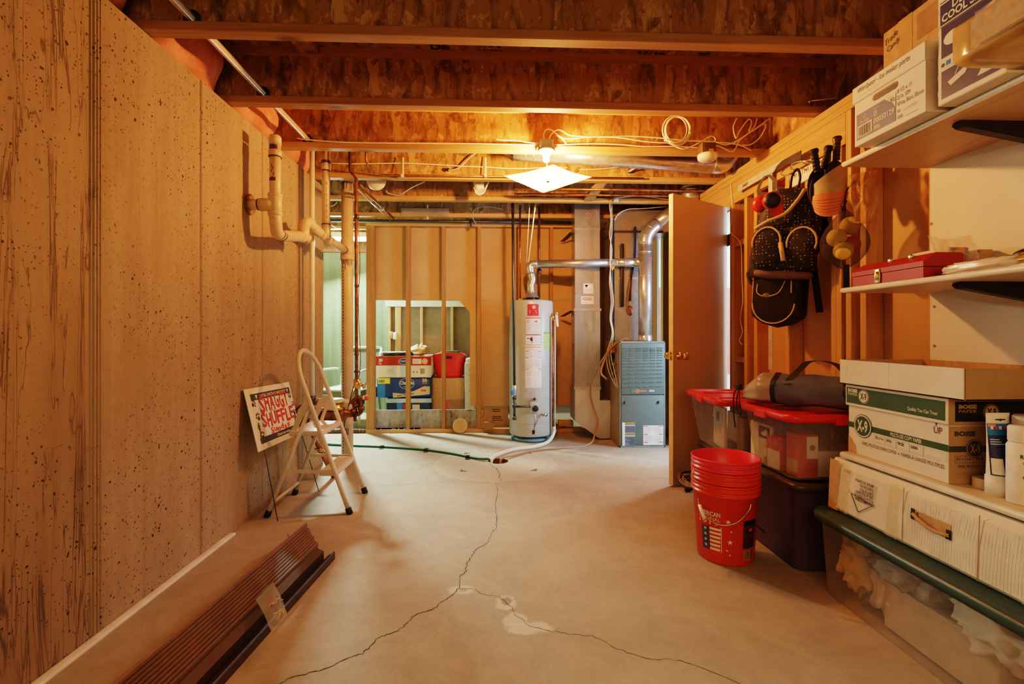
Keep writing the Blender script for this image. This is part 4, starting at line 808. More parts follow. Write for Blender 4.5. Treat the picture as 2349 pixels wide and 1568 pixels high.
g = MB(); rr = .12; zt_ = pz(482); pol = [(xl_-.006, pz(531)), (xl_-.006, zt_-rr)]+[(xl_-.006+rr-rr*math.cos(R(a)), zt_-rr+rr*math.sin(R(a))) for a in range(15, 91, 15)]+[(1.80, zt_), (1.80, pz(531))]
g.prism(pol, SPn, DUCT, .006, -.44); g.box((xl_-.01, yp-.012, pz(534)), (xr_+.1, yp-.004, pz(529)), DSTEEL); q = (pY(1430, 511, yp).x, pz(511)); g.ring(SPn, *q, .03, .034, DF, .008); g.ring(SPn, *q, .016, .02, DF, .008); g.build('elbow', t)
g = MB(); g.box((xl_+.05, yp-.05, pz(704)), (xl_+.085, yp-.012, pz(560)), BLACK, .01); g.build('filter_drier', t)
g = MB(); g.tube(cr([pY(1445, 690, yp-.03), pY(1447, 640, yp-.03), pY(1455, 590, yp-.03), pY(1457, 520, yp-.04)], 5), .012, RUBBER, 10); g.tube(cr([pY(1441, 715, yp-.02), pY(1440, 690, yp-.03), pY(1446, 640, yp-.04)], 5), .006, COPPER, 8); g.build('refrigerant_line', t)
q = pY(1444, 712, yp-.0); MB().blob(q+V((0, .0, 0)), (.035, .015, .05), COPPER, 12, 1, .4, 5).build('seal_patch', t)
# ---- drain tubing
d0 = V((dr.x, dr.y, 0))
hw0 = pZ(1266, 990, .14); pts = [V((rx.x+.012, rx.y, .15)), V((rx.x+.012, rx.y-.0, .09)), pZ(1258, 1012, .02), pZ(1225, 1024, .016), pZ(1180, 1030, .016), pZ(1148, 1040, .016), d0+V((-.055, .02, .01)), d0+V((-.06, -.01, -.06))]
MB().tube(cr(pts, 7), .0165, PVCW, 12).build('drain_hose', label='white drain hose from water heater to floor drain', cat='hose')
TUB = clear('tan_tube', (.62, .42, .26), .7, .25, .3)
MB().tube(cr([pY(1412, 785, 4.62), pY(1390, 812, 4.6), pY(1362, 860, 4.7), pY(1354, 898, 4.78), pY(1360, 930, 4.78), pY(1371, 965, 4.72), V((pZ(1372, 998, .1).x, 4.7, .12)), pZ(1352, 1018, .012), pZ(1290, 1027, .009), pZ(1225, 1033, .009), pZ(1185, 1043, .009), d0+V((.03, .03, .012)), d0+V((.025, .02, -.06))], 7), .0085, TUB, 10).build('condensate_tube', label='thin brown translucent condensate tube from furnace to floor drain', cat='hose')
GRN = col('hose_green', (.02, .15, .10), .35)
t = thing('garden_hose', tuple(pZ(900, 1030, 0)), 'dark green garden hose lying across the floor to drain', 'hose')
pts = [pZ(700, 1012, .011), pZ(760, 1019, .011), pZ(880, 1024, .011), pZ(975, 1031, .011), pZ(1040, 1040, .011), pZ(1085, 1049, .012), d0+V((-.13, .01, .016)), d0+V((-.075, .0, .012)), d0+V((-.06, -.005, -.05))]
MB().tube(cr(pts, 7), .0105, GRN, 10).build('tube', t)
for px, py in ((877, 1024), (978, 1031), (1073, 1047)):
    c = pZ(px, py, .011); MB().box(c+V((-.02, -.016, -.0105)), c+V((.02, .016, .013)), RUBBER, .004).bar(c+V((0, -.06, -.009)), c+V((0, -.01, -.009)), .04, .003, RUBBER).build('hose_clip', t)
# ---- loose things by the partition
ds = pY(1055, 981, 5.2); S = PS((ds.x, 5.215, .083), (1, 0, 0), (0, .35, .94)); S.n = V((0, -.94, .35))
t_ = MB(); t_.prism([(.078*math.cos(2*math.pi*i/28), .078*math.sin(2*math.pi*i/28)) for i in range(28)], S, col('beige_strainer', (.66, .52, .28), .5), -.01, .006)
for i in range(60):
    a, b = random.uniform(-.065, .065), random.uniform(-.065, .065)
for i in range(-4, 5):
    for j in range(-4, 5):
        x, y = i*.0155+(j % 2)*.0075, j*.0145
        if x*x+y*y < .066**2: t_.dot(S, x, y, .0045, CARDD, .0068, 8)
t_.build('drain_cover', label='round beige perforated drain cover leaning on partition plate', cat='drain cover')
q = pY(1121, 985, 5.17); MB().prism([(-.055, -.0), (-.045, .075), (.0, .085), (.06, .06), (.045, -.0)], PS(q, (1, 0, 0), (0, 0, 1)), CARDD, 0, -.08).build('brick_piece', label='dark brown broken brick piece resting on partition plate', cat='brick')
q0, q1 = pY(1088, 985, 5.40), pY(1166, 930, 5.40)
g = MB(); g.box((q0.x, 5.40, .02), (q1.x, 5.6, q1.z), CARD); S = PS((q0.x, 5.40, .0), (1, 0, 0), (0, 0, 1)); g.ring(S, .06, .19, .05, .054, INK); g.lines(S, .2, .1, .33, .16, 3, INK); g.lines(S, .2, .2, .3, .24, 2, INK)
g.build('printed_box', label='cardboard box with dark line drawing below the drywall edge', cat='box')
a = pY(1290, 965, 5.22); g = MB().box(a+V((-.04, 0, -.06)), a+V((.12, .16, -.0)), PINE('x'), .003); g.M = None; g.build('wood_offcut', label='pine offcut lying on partition plate beside the water heater', cat='wood')
a = pY(1278, 978, 5.3); MB().blob(a, (.09, .05, .03), CARDD, 16, 1, .8, 6).build('rubbish_heap', label='small heap of dark shavings beside the pine offcut', cat='debris', kind='stuff')
# ---- stored goods in the back room
def pack(px0, py0, px1, py1, y, dep, mat, nm, lab, cat, deco, z0=None, bev=.03):
    a, b = pY(px0, py1, y), pY(px1, py0, y); zz0 = z0 if z0 is not None else a.z
    g = MB(); g.box((a.x, y, zz0), (b.x, y+dep, b.z), mat, bev, 3); S = PS((a.x, y, zz0), (1, 0, 0), (0, 0, 1)); deco(g, S, b.x-a.x, b.z-zz0); return g.build(nm, label=lab, cat=cat), zz0, b.z
BLUP = col('pack_blue', (.02, .06, .22), .3); DBLU = col('pack_navy', (.015, .03, .09), .3); REDK = col('pack_red', (.42, .03, .02), .3); LB = col('pack_lightblue', (.03, .22, .6), .35); SKY = col('pack_sky', (.45, .62, .72), .35)
yk = 5.75
def d1(g, S, w, h):
    g.rect(S, .0, h*.82, w, h*.98, SKY, .001); g.rect(S, w*.24, 0.0, w*.37, h*.82, LB, .001); g.rect(S, w*.36, h*.05, w*.46, h*.78, DBLU, .0014); g.rect(S, w*.37, h*.52, w*.45, h*.78, REDK, .002); g.dot(S, w*.41, h*.2, .03, LB, .002); g.rect(S, w*.58, h*.1, w*.74, h*.75, PVC, .002); g.lines(S, w*.6, h*.2, w*.72, h*.6, 4, CARD, .003)
o, za, zb1 = pack(885, 912, 990, 980, yk, .4, DBLU, 'tissue_pack', 'navy tissue pack at the bottom of the stack', 'pack', d1, 0)
def d2(g, S, w, h):
    g.rect(S, w*.02, h*.02, w*.16, h*.97, LB, .001); g.rect(S, w*.03, h*.70, w*.25, h*.97, YELP, .002); g.text(S, 'NEW', w*.05, h*.76, h*.13, NAVYP, w=w*.11, l=.004, bold=.03)
    g.poly(S, [(w*.36, h*.02), (w*.97, h*.18), (w*.97, h*.56), (w*.86, h*.56), (w*.7, h*.36), (w*.5, h*.2), (w*.3, h*.26), (w*.3, h*.02)], PVC, .0015)
    g.dot(S, w*.55, h*.7, w*.14, SKY, .002, 28, h*.27); g.dot(S, w*.55, h*.7, w*.13, BLUP, .0026, 28, h*.25); g.text(S, 'Charmin', w*.43, h*.66, h*.16, WHITE, w=w*.24, l=.004, bold=.02, shear=.2); g.text(S, 'ultra soft', w*.5, h*.52, h*.07, SKY, w=w*.12, l=.004)
    g.text(S, '30', w*.83, h*.78, h*.16, PVC, w=w*.09, l=.004, bold=.04); g.text(S, 'MEGA', w*.84, h*.68, h*.06, PVC, w=w*.08, l=.004); g.text(S, 'our softest', w*.38, h*.07, h*.1, INK, w=w*.3, l=.004, shear=.2, rot=8, bold=.02); g.text(S, 'TEAM', w*.8, h*.32, h*.09, REDP, w=w*.1, l=.004, bold=.03)
o, za, zb2 = pack(863, 865, 990, 912, yk, .42, BLUP, 'tissue_pack', 'blue tissue pack reading New in the middle of the stack', 'pack', d2, zb1)
def d3(g, S, w, h):
    g.rect(S, .004, .0, w-.004, h*.55, CARDW, .001); g.rect(S, .004, h*.56, w-.004, h*.99, REDK, .0014); g.rect(S, w*.44, .004, w*.58, h*.55, SKY, .0018); g.text(S, '30', w*.06, h*.74, h*.13, WHITE, w=w*.07, l=.003, bold=.04); g.lines(S, w*.06, h*.62, w*.12, h*.71, 2, WHITE, .003)
    g.dot(S, w*.5, h*.75, w*.09, SKY, .003, 24, h*.15); g.dot(S, w*.5, h*.75, w*.08, BLUP, .0036, 24, h*.13); g.text(S, 'Charmin', w*.435, h*.72, h*.1, WHITE, w=w*.13, l=.0046, shear=.2); g.rect(S, w*.66, h*.63, w*.82, h*.87, CARDW, .003); g.lines(S, w*.67, h*.66, w*.8, h*.84, 5, GREYP, .0036); g.ring(S, w*.88, h*.75, w*.035, w*.05, CARDW, .003); g.dot(S, w*.88, h*.75, w*.025, YELP, .003)
    g.lines(S, w*.2, h*.2, w*.36, h*.42, 5, LGREY, .002); g.barcode(S, w*.8, h*.16, w*.88, h*.42, INK, .002); g.dot(S, w*.68, h*.25, .008, NAVYP, .002); g.dot(S, w*.74, h*.25, .008, NAVYP, .002)
o, za, zb3 = pack(861, 816, 990, 865, yk, .4, CARDW, 'tissue_pack', 'red and white tissue pack on top of the blue pack', 'pack', d3, zb2)
for k in range(4):
    MB().grid(lambda u, v, k=k: V((pY(862, 810, yk).x+.02+.38*u, yk+.02+.3*v, zb3+.006+.012*k+.006*noise.noise(V((u*4, v*4, k))))), 14, 8, [CARDW, CARD, CARDW, SKY][k]).build('folded_bag', label=['lowest folded paper bag on the red tissue pack', 'brown folded paper bag on the red tissue pack', 'white folded paper bag near the top of its pile', 'pale blue topmost folded bag on the red tissue pack'][k], cat='bag', group='folded bags on the tissue packs')
MB().blob(V((pY(962, 812, yk+.15).x, yk+.15, zb3+.062)), (.12, .1, .06), col('crumple', (.66, .5, .33), .8), 22, 1, .9, 4).build('crumpled_paper', label='crumpled tan and white paper on the red tissue pack', cat='paper')
o, za, zc1 = pack(988, 867, 1065, 980, 5.82, .35, CARD, 'cardboard_box', 'plain cardboard box under the red basket', 'box', lambda g, S, w, h: (g.rect(S, w*.43, h*.02, w*.5, h*.52, col('pink_tape', (.7, .05, .08), .5), .002), g.rect(S, w*.5, .0, w, h*.53, CARDD, .001)), 0, .004)
a = pY(1031, 867, 5.98); RB = col('basket_red', (.62, .035, .03), .45)
t = thing('basket', (a.x, a.y, zc1), 'red tapered plastic basket on the plain cardboard box', 'basket')
hh_ = pY(1031, 812, 5.98).z-zc1
def bk(u, v, r0=(.155, .12), r1=(.21, .16)):
    an = 2*math.pi*u; k = v; rx_ = r0[0]+(r1[0]-r0[0])*k; ry_ = r0[1]+(r1[1]-r0[1])*k; sg = lambda q: math.copysign(abs(q)**.75, q); return V((a.x+rx_*sg(math.cos(an)), a.y+ry_*sg(math.sin(an)), zc1+hh_*k+(.02*math.cos(2*an+math.pi) if v > .9 else 0)))
g = MB(); g.grid(bk, 36, 8, RB, cu=True); g.add([bk(i/36, 0) for i in range(36)], [tuple(range(36))], RB); g.build('tub', t)
g = MB(); g.tube([bk(i/36, 1) for i in range(36)], .006, RB, 8, True); g.build('rim', t)
q = V((a.x, a.y-.158, zc1+hh_*.9)); g = MB(); g.box(q+V((-.045, -.012, -.018)), q+V((.045, .004, .012)), BLACK, .006); g.build('handle_slot', t)
MB().box((a.x-.1, a.y-.06, zc1+.02), (a.x+.12, a.y+.05, zc1+hh_+.045), GREENP, .01).build('green_folder', label='dark green folder sticking out of the red basket', cat='folder')
MB().add([(a.x-.2, a.y-.1, zc1+hh_-.01), (a.x-.06, a.y-.1, zc1+hh_+.03), (a.x-.05, a.y+.06, zc1+hh_+.035), (a.x-.18, a.y+.06, zc1+hh_+.0)], [(0, 1, 2, 3)], col('lime', (.4, .55, .12), .5)).build('paper_sheet', label='lime green sheet lying in the red basket', cat='paper')
a, b = pY(1066, 985, 5.7), pY(1082, 832, 5.7)
g = MB(); g.box((a.x, 5.7, 0), (b.x+.12, 6.1, b.z), CARDW, .003); S = PS((a.x, 5.7, 0), (1, 0, 0), (0, 0, 1))
for k in range(5): g.text(S, 'HEFT', .05, b.z-.1-.06*k, .03, INK, w=.05)
g.box((a.x+.01, 5.72, b.z), (b.x+.1, 6.0, b.z+.05), WHITE, .004); g.build('tall_box', label='tall white printed box beside the red basket', cat='box')
# patio chair
AL = col('chair_frame', (.52, .56, .46), .4, var=.02); MESH = col('chair_mesh', (.14, .16, .12), .7)
cx0, cx1 = pY(752, 880, 5.6).x, pY(866, 880, 5.9).x; c = V(((cx0+cx1)/2-.05, 5.78, 0)); wd = .52
t = thing('patio_chair', tuple(c), 'pale metal patio chair with dark mesh in the back room', 'chair'); g = MB(at(c, R(-12)))
for s_ in (-1, 1):
    x = s_*wd/2; g.tube(cr([(x, -.28, 0), (x, -.27, .4), (x, -.25, .6), (x, -.2, .65), (x, .1, .65), (x, .2, .64)], 5), .014, AL, 10); g.tube([(x, .3, 0), (x*.92, .22, .45), (x*.92, .34, .9)], .013, AL, 10)
g.tube([(-wd/2*.92, .34, .9), (wd/2*.92, .34, .9)], .014, AL, 10); g.tube([(-wd/2, -.26, .43), (wd/2, -.26, .43)], .014, AL, 10); g.tube([(-wd/2*.92, .22, .43), (wd/2*.92, .22, .43)], .014, AL, 10); g.box((-wd/2, -.28, .425), (wd/2, .22, .44), AL, .004); g.build('frame', t)
MB(at(c, R(-12))).add([(-.22, .23, .48), (.22, .23, .48), (.22, .338, .88), (-.22, .338, .88)], [(0, 1, 2, 3)], MESH).build('mesh_back', t); MB(at(c, R(-12))).box((-.24, -.27, .3), (.24, .24, .424), MESH, .01).build('seat_sling', t)
# fluorescent fixture that lights the back room
q = V((-2.0, 6.28, 2.3)); t = thing('shop_light', tuple(q), 'white fluorescent fixture glowing above the green-lit wall', 'light')
MB().box(q+V((-.6, -.08, .0)), q+V((.6, .08, .06)), WHITE, .01).tube([q+V((-.5, 0, .06)), q+V((-.5, 0, .3))], .004, STEEL, 6).tube([q+V((.5, 0, .06)), q+V((.5, 0, .3))], .004, STEEL, 6).build('housing', t)
for k in (-.035, .035): MB().tube([q+V((-.57, k, -.02)), q+V((.57, k, -.02))], .018, emis('tube_glow', (.93, 1, .88), 9) if 'tube_glow' not in MATS else MATS['tube_glow'], 12).build('tube', t)
MB().tube(cr([pY(760, 515, 5.6), pY(772, 522, 5.6), pY(790, 522, 5.6), pY(800, 514, 5.6)], 5), .006, CABLE, 8).build('cable', label='white cable loop hanging under far joists by fluorescent fixture', cat='cable')
# ---- pipes near the heater
for px, py1, y, r_, mt, nm, lab in ((1193, 690, 5.0, .0095, COPPER, 'cold_water_pipe', 'copper pipe dropping to the water heater top'), (1237, 690, 5.03, .012, COPPERD, 'hot_water_pipe', 'dark copper pipe rising behind the vent elbow')):
    a = pY(px, 470, y); b = pY(px, py1, y); t = thing(nm, (a.x, y, ztop), lab, 'pipe'); MB().tube([(a.x, y, 2.4), (a.x, y, ztop-.005)], r_, mt, 12).build('pipe', t)
    MB().lathe([(r_, 0), (r_+.006, .002), (r_+.006, .03), (r_, .032)], STEEL, (a.x, y, ztop), 12).build('nipple', t)
    if px == 1237: zz_ = pY(px, 622, y).z; MB().lathe([(r_, -.03), (r_+.012, -.02), (r_+.012, .02), (r_, .03)], COPPERD, (a.x, y, zz_), 12).tube([(a.x, y, zz_), (a.x+.05, y-.02, zz_)], .006, STEEL, 8).build('valve', t)
yg = 4.66; a = pY(1176, 470, yg); b = pY(1180, 885, yg); t = thing('heater_gas_pipe', tuple(b), 'black gas pipe running down in front of the water heater', 'pipe')
MB().tube([V((a.x, yg, 2.42)), b], .0125, DSTEEL, 12).build('pipe', t); z2 = lambda py: pY(1180, py, yg).z
g = MB(); g.lathe([(.016, -.05), (.02, -.04), (.02, .04), (.016, .05)], STEEL, (b.x, yg, z2(895)), 12); gsv = g.build('shutoff_valve', t); g = MB(); g.box((b.x-.035, yg-.03, z2(905)), (b.x-.01, yg-.015, z2(893)), LB, .004); g.build('valve_handle', gsv)
g = MB(); g.tube([(b.x, yg, z2(895)), (b.x, yg, z2(962))], .0125, DSTEEL, 12)
for py in (911, 930, 958): g.lathe([(.0125, -.02), (.02, -.018), (.02, .018), (.0125, .02)], DSTEEL, (b.x, yg, z2(py)), 12)
g.tube([(b.x, yg, z2(932)), (S0.x if False else hx-.03, yg+.0, z2(932))], .011, DSTEEL, 12); g.build('drip_leg', t)
# horizontal gas line along the partition top
t = thing('gas_main', (-.3, 5.17, 2.25), 'dark horizontal gas line under joists above the partition', 'pipe')
a, b = pY(760, 497, 5.16), pY(1325, 497, 5.16); MB().tube([(a.x-.4, 5.16, 2.262), (b.x, 5.16, 2.262)], .016, DSTEEL, 12).build('pipe', t)
c = pY(1083, 502, 5.16); MB().tube([(c.x-.03, 5.16, 2.262), (c.x+.03, 5.16, 2.262)], .025, DSTEEL, 12).box((c.x-.02, 5.13, 2.2), (c.x+.02, 5.16, 2.26), DSTEEL, .004).build('coupling', t)
# hangers from joist to vent
for k, (p0, p1, w_) in enumerate((((1231, 462), (1212, 602), .009), ((1216, 462), (1208, 602), .005))):
    a, b = pY(*p0, 4.75), pY(*p1, 4.88); g = MB(); g.bar(a+V((0, 0, .06)), b, w_, .0015, STEEL, (0, -1, 0))
    g.build('strap', label=['perforated steel strap holding up the vent elbow', 'thin wire hanger beside the perforated vent strap'][k], cat='strap')
# ================================================================== overhead
C3 = lambda x, y, Y=3.2: pY(1080+x/3.2625, 240+y/3.2625, Y)
C5 = lambda x, y, Y=3.82: pY(740+x/5.339, 330+y/5.339, Y)
def wire(pts, lab, r=.0042, mat=None, k=6, grp=None, nm='cable', closed=False): return MB().tube(cr(pts, k, closed), r, mat or CABLE, 7, closed).build(nm, label=lab, cat='cable', group=grp)
G3 = 'white cables along the lit joist'
yj = 3.215
# bare lamp, its box and glass shade
jb = pY(1253, 334, 3.19); t = thing('ceiling_lamp', (jb.x, 3.12, 2.08), 'glowing ceiling lamp with square glass shade under lit joist', 'lamp')
g = MB(); g.box((jb.x-.046, 3.15, 2.285), (jb.x+.046, 3.222, 2.345), GALVB, .005); g.box((jb.x-.064, 3.17, 2.285), (jb.x+.064, 3.222, 2.3), GALVB, .003); g.build('junction_box', t)
g = MB(); g.lathe([(0, 0), (.05, 0), (.055, -.012), (.03, -.022), (.022, -.045), (0, -.045)], WHITE, (jb.x, 3.185, 2.285), 24); g.build('socket', t)
GLOW = emis('bulb_glow', (1, .74, .4), 42)
g = MB(); g.lathe([(.0, .0), (.014, -.002), (.019, -.01), (.021, -.022), (.018, -.034), (.01, -.042), (0, -.043)], GLOW, (jb.x, 3.185, 2.243), 20); g.build('bulb', t)
def shade_mat():
    s = NT('shade_glass'); tr = s.node('BsdfTransparent', i_Color=(1, .97, .9)); tl = s.node('BsdfTranslucent', i_Color=(.95, .92, .86)); e = s.node('Emission', i_Color=(1, .8, .55), i_Strength=1.2)
    a = s.node('AddShader'); s.l.new(tl.outputs[0], a.inputs[0]); s.l.new(e.outputs[0], a.inputs[1]); mx = s.node('MixShader', i_Fac=.62); s.l.new(tr.outputs[0], mx.inputs[1]); s.l.new(a.outputs[0], mx.inputs[2]); s.l.new(mx.outputs[0], s.out.inputs[0]); return s.m
SG = shade_mat(); hd = .285; q = V((jb.x+.003, 3.12, 2.072))
def sh(u, v):
    a, b = 2*u-1, 2*v-1; x, y = (a-b)/2, (a+b)/2; rr = max(abs(a), abs(b)); k = .95+.05*abs(a*b)
    return q+V((x*hd*2*k*.5*1.0 if False else x*hd*k, y*hd*k, -.006+.022*abs(x)**2))
MB().grid(sh, 24, 24, SG).build('glass_shade', t)
g = MB(); g.tube([(q.x, 3.185, 2.29), (q.x, 3.16, 2.1), (q.x, 3.12, 2.06)], .004, BRASS, 8); g.lathe([(0, -.006), (.012, 0), (.006, .012), (0, .014)], BRASS, (q.x, 3.12, 2.052), 12); g.build('centre_rod', t)
# smoke detector
sx_ = pY(1622, 340, 3.17); t = thing('smoke_detector', (sx_.x, 3.17, 2.2), 'round white smoke detector below box on lit joist', 'smoke detector')
g = MB(); g.box((sx_.x-.047, 3.135, 2.262), (sx_.x+.047, 3.222, 2.335), col('box_brown', (.12, .075, .03), .5), .004); S = PS((sx_.x, 3.135, 2.27), (1, 0, 0), (0, 0, 1)); g.rect(S, -.005, .005, .028, .02, YELP); g.text(S, '12513', -.002, .009, .008, INK, w=.026); g.build('junction_box', t)
g = MB(); g.lathe([(0, .0), (.062, .0), (.064, -.012), (.06, -.03), (.045, -.042), (0, -.044)], PVCW, (sx_.x, 3.165, 2.262), 32); S = PS((sx_.x, 3.165, 2.218), (1, 0, 0), (0, -1, 0)); S.n = V((0, 0, -1)); g.ring(S, 0, 0, .024, .027, LGREY); g.dot(S, .012, .0, .01, LGREY, .0012); g.build('detector_body', t)
# cables on the lit joist
wire([C3(-1300, 250), C3(-1220, 262), C3(-900, 282), C3(-300, 288), C3(0, 291), C3(300, 296), C3(510, 300)], 'long white cable sagging from the wall to the lamp box', grp=G3)
wire([C3(615, 300), C3(900, 292), C3(1100, 297), C3(1300, 312), C3(1500, 312), C3(1720, 322)], 'white cable running low from lamp box to detector box', grp=G3)
wire([C3(190, 258), C3(240, 265), C3(350, 268), C3(430, 282), C3(512, 290)], 'short white cable stapled beside the lamp box', grp=G3)
wire([C3(560, 278), C3(545, 235), C3(560, 192), C3(600, 188), C3(650, 225), C3(720, 255), C3(900, 240), C3(1100, 245), C3(1300, 275), C3(1480, 285), C3(1640, 270), C3(1800, 278), C3(2000, 300), C3(2100, 345)], 'white cable arching over lamp box and along the joist', grp=G3)
wire([C3(580, 278), C3(600, 225), C3(650, 188), C3(700, 205), C3(740, 228), C3(850, 238), C3(1000, 240), C3(1200, 236), C3(1400, 248), C3(1600, 268), C3(1750, 275), C3(1950, 288)], 'white cable with tight bend above the lamp box', grp=G3)
wire([C3(640, 228), C3(690, 260), C3(720, 300)], 'short cable tail beside the lamp box', grp=G3)
def coil(cx, cy, r, n, lab, seed, tail):
    rnd = random.Random(seed); P = []
    for i in range(n*10+1):
        a = 2*math.pi*i/10+2.2; rr = r*(1+.1*math.sin(i*.37+seed)); P.append(C3(cx+rr*math.cos(a)*(1+.05*math.sin(i*.2))+12*math.sin(i*.11), cy+rr*1.12*math.sin(a), 3.2-.0035*(i % 17)))
    return wire(P+[C3(*q) for q in tail], lab, .0045, CABLE, 3, 'coils of spare cable on the lit joist')
coil(1535, 190, 92, 3, 'round coil of spare white cable left of the detector'.replace(' left of', ' nearer lamp than'), 1, [(1450, 270), (1560, 325), (1620, 325), (1720, 280), (1800, 235), (1830, 270), (1740, 300)])
wire([C3(1990, 100), C3(1965, 170), C3(1985, 250), C3(2010, 200), C3(2080, 110), C3(2100, 140), C3(2080, 200)], 'hanging loop of spare white cable near side wall', .0045)
wire([C3(2140, 100), C3(2125, 160), C3(2060, 230), C3(1960, 285), C3(1900, 300), C3(1830, 280)], 'loose white cable sweeping up from the detector', .0045)
wire([C3(2240, 100), C3(2130, 180), C3(2020, 260), C3(1960, 350), C3(1880, 320), C3(1820, 300)], 'loose white cable reaching the ceiling by side wall', .0045)
wire([C3(2030, 300), C3(2090, 300), C3(2160, 250), C3(2205, 170), C3(2190, 145), C3(2120, 190), C3(2040, 240), C3(1970, 290)], 'large drooping loop of white cable near side wall', .0045)
p_ = pY(703, 118, 2.56); MB().box((p_.x-.055, 2.5, 2.555), (p_.x+.045, 2.604, 2.5915), OSB).build('joist_block', label='small wood block against subfloor at the second joist', cat='block')
wire([pY(1856, 232, 2.59), pY(1880, 229, 2.58), pY(1910, 226, 2.59), pY(1960, 222, 2.59)], 'short coax cable with metal tip on second joist', .003, CABLE); 
q = pY(1853, 232, 2.585); MB().lathe([(0, 0), (.008, 0), (.008, .02), (0, .02)], STEEL, q, 10, (1, .4, 0)).build('cable_connector', label='round metal coax tip on the dim second joist', cat='connector')
# round duct in the next bay
t = thing('round_duct', (.6, 3.52, 2.3), 'round galvanized duct crossing behind the lit joist', 'duct')
a, b = pY(1178, 365, 3.5), pY(1636, 395, 3.5); r_ = .062
A_, B_ = V((a.x, 3.52, a.z+r_)), V((b.x, 3.52, b.z+r_)); g = MB(); g.tube([A_, B_], r_, FLUE, 28)
for k in (.06, .1): g.lathe([(r_, -.004), (r_+.004, 0), (r_, .004)], STEEL, A_.lerp(B_, k), 28, B_-A_)
g.build('pipe', t); MB().tube(cr([B_, B_+V((.07, 0, .0)), B_+V((.13, 0, .05)), B_+V((.15, 0, .14))], 4), r_, FLUE, 24).build('elbow', t)
MB().add([A_+V((0, -.03, -.055)), A_+V((0, .05, -.055)), A_+V((-.15, .08, .07)), A_+V((-.15, -.06, .07))], [(0, 1, 2, 3)], CARDD).add([A_+V((0, -.05, -.04)), A_+V((0, -.05, .05)), A_+V((-.15, -.06, .09)), A_+V((-.15, -.06, .0))], [(0, 1, 2, 3)], DUCT).build('boot', t)
# cables and pipes on the joist behind
G4 = 'services along the joist behind the duct'
wire([C5(95, 236), C5(330, 243), C5(700, 238), C5(980, 236), C5(1240, 246), C5(1400, 254), C5(1700, 272), C5(2000, 284), C5(2250, 300), C5(2500, 300), C5(2700, 290), C5(2850, 282), C5(3000, 292)], 'white cable stapled along the joist behind the duct', .0045, grp=G4)
wire([pY(1328, 389, 3.82), pY(1370, 388, 3.82), pY(1415, 384, 3.82), pY(1445, 382, 3.8)], 'short white cable end showing beyond the lamp shade', .004)
wire([pY(1445, 393, 3.82), pY(1470, 377, 3.7), pY(1498, 360, 3.6)], 'white cable poking out of joist hole below duct', .005); wire([pY(1442, 393, 3.825), pY(1462, 378, 3.8), pY(1466, 366, 3.8)], 'thin cable curling beside the joist hole', .004)
MB().lathe([(0, 0), (.013, 0), (.013, .012), (0, .012)], DSTEEL, pY(1443, 394, 3.835), 14, (0, -1, 0)).build('grommet', label='dark grommet in joist hole under the round duct', cat='grommet')
wire([C5(1540, 325), C5(1580, 318), C5(1670, 295), C5(1740, 230), C5(1800, 170), C5(1870, 115)], 'grey cable rising from hole in joist behind duct', .005, GREYP); MB().lathe([(0, 0), (.014, 0), (.014, .012), (0, .012)], DSTEEL, C5(1535, 318, 3.835), 14, (0, -1, 0)).build('grommet', label='dark grommet at the lower end of the grey cable', cat='grommet')
wire([C5(790, 590, 4.44), C5(780, 570, 4.44), C5(800, 600, 4.43), C5(920, 628, 4.4), C5(990, 600, 4.3), C5(1100, 530, 4.2), C5(1250, 462, 4.1)], 'white cable drooping between joists above the partition', .005)
wire([C5(100, 760, 5.05), C5(140, 750, 5.05), C5(180, 710, 5.05)], 'white cable end under joists above the back room', .005)
wire([C5(1880, 980, 5.1), C5(1840, 900, 5.05), C5(1850, 820, 5.05), C5(1910, 780, 5.05), C5(2050, 770, 5.05), C5(2200, 800, 5.05)], 'grey cable hanging above the partition near gas line', .004, GREYP)
cz = pY(900, 401, 3.79).z
t = thing('copper_line', (-.4, 3.79, cz), 'thin copper line resting along the joist behind the duct', 'pipe')
g = MB(); g.tube(cr([pY(840, 346, 3.6), pY(841, 372, 3.62), pY(850, 386, 3.7), pY(858, 398, 3.79)], 4)+[V((-.85, 3.795, cz)), V((1.2, 3.795, cz))], .008, COPPER, 10); g.build('pipe', t)
for px in (925, 1114):
    a, b = pY(px, 361, 3.815), pY(px, 405, 3.79); g = MB(); g.bar(a, b, .011, .0015, PVCW, (0, -1, 0))
    g.box((a.x-.01, 3.77, b.z-.004), (a.x+.01, 3.8, b.z+.012), PVCW); S = PS((a.x, 3.788, b.z), (1, 0, 0), (0, 0, 1))
    for k in range(4): g.dot(S, 0, .02+.03*k, .003, CARDD, .02, 8)
    g.build('hanger_strap', t)
a, b = pY(823, 422, 3.72), pY(902, 500, 5.12); t = thing('copper_branch', tuple((a+b)/2), 'copper branch pipe running back from riser to gas line', 'pipe')
MB().tube([a, b], .011, COPPERD, 12).build('pipe', t); MB().tube([pY(822, 424, 3.72)+V((-.02, 0, -.02)), b+V((-.03, 0, -.02))], .006, STEEL, 8).build('ground_rod', t); mm = a.lerp(b, .62); MB().box(mm+V((-.03, -.01, -.03)), mm+V((.015, .01, .012)), STEEL, .003).build('clamp', t)
for k, (yy, py) in enumerate(((4.05, 432.5), (4.25, 445))):
    a, b = pY(1180, py, yy), pY(1760, py+6, yy); MB().tube([a, V((b.x, yy, b.z))], .011, COPPER, 12).build('copper_pipe', label=['nearer horizontal copper pipe passing over the door top', 'farther horizontal copper pipe passing over the door top'][k], cat='pipe', group='copper pipes over the door')
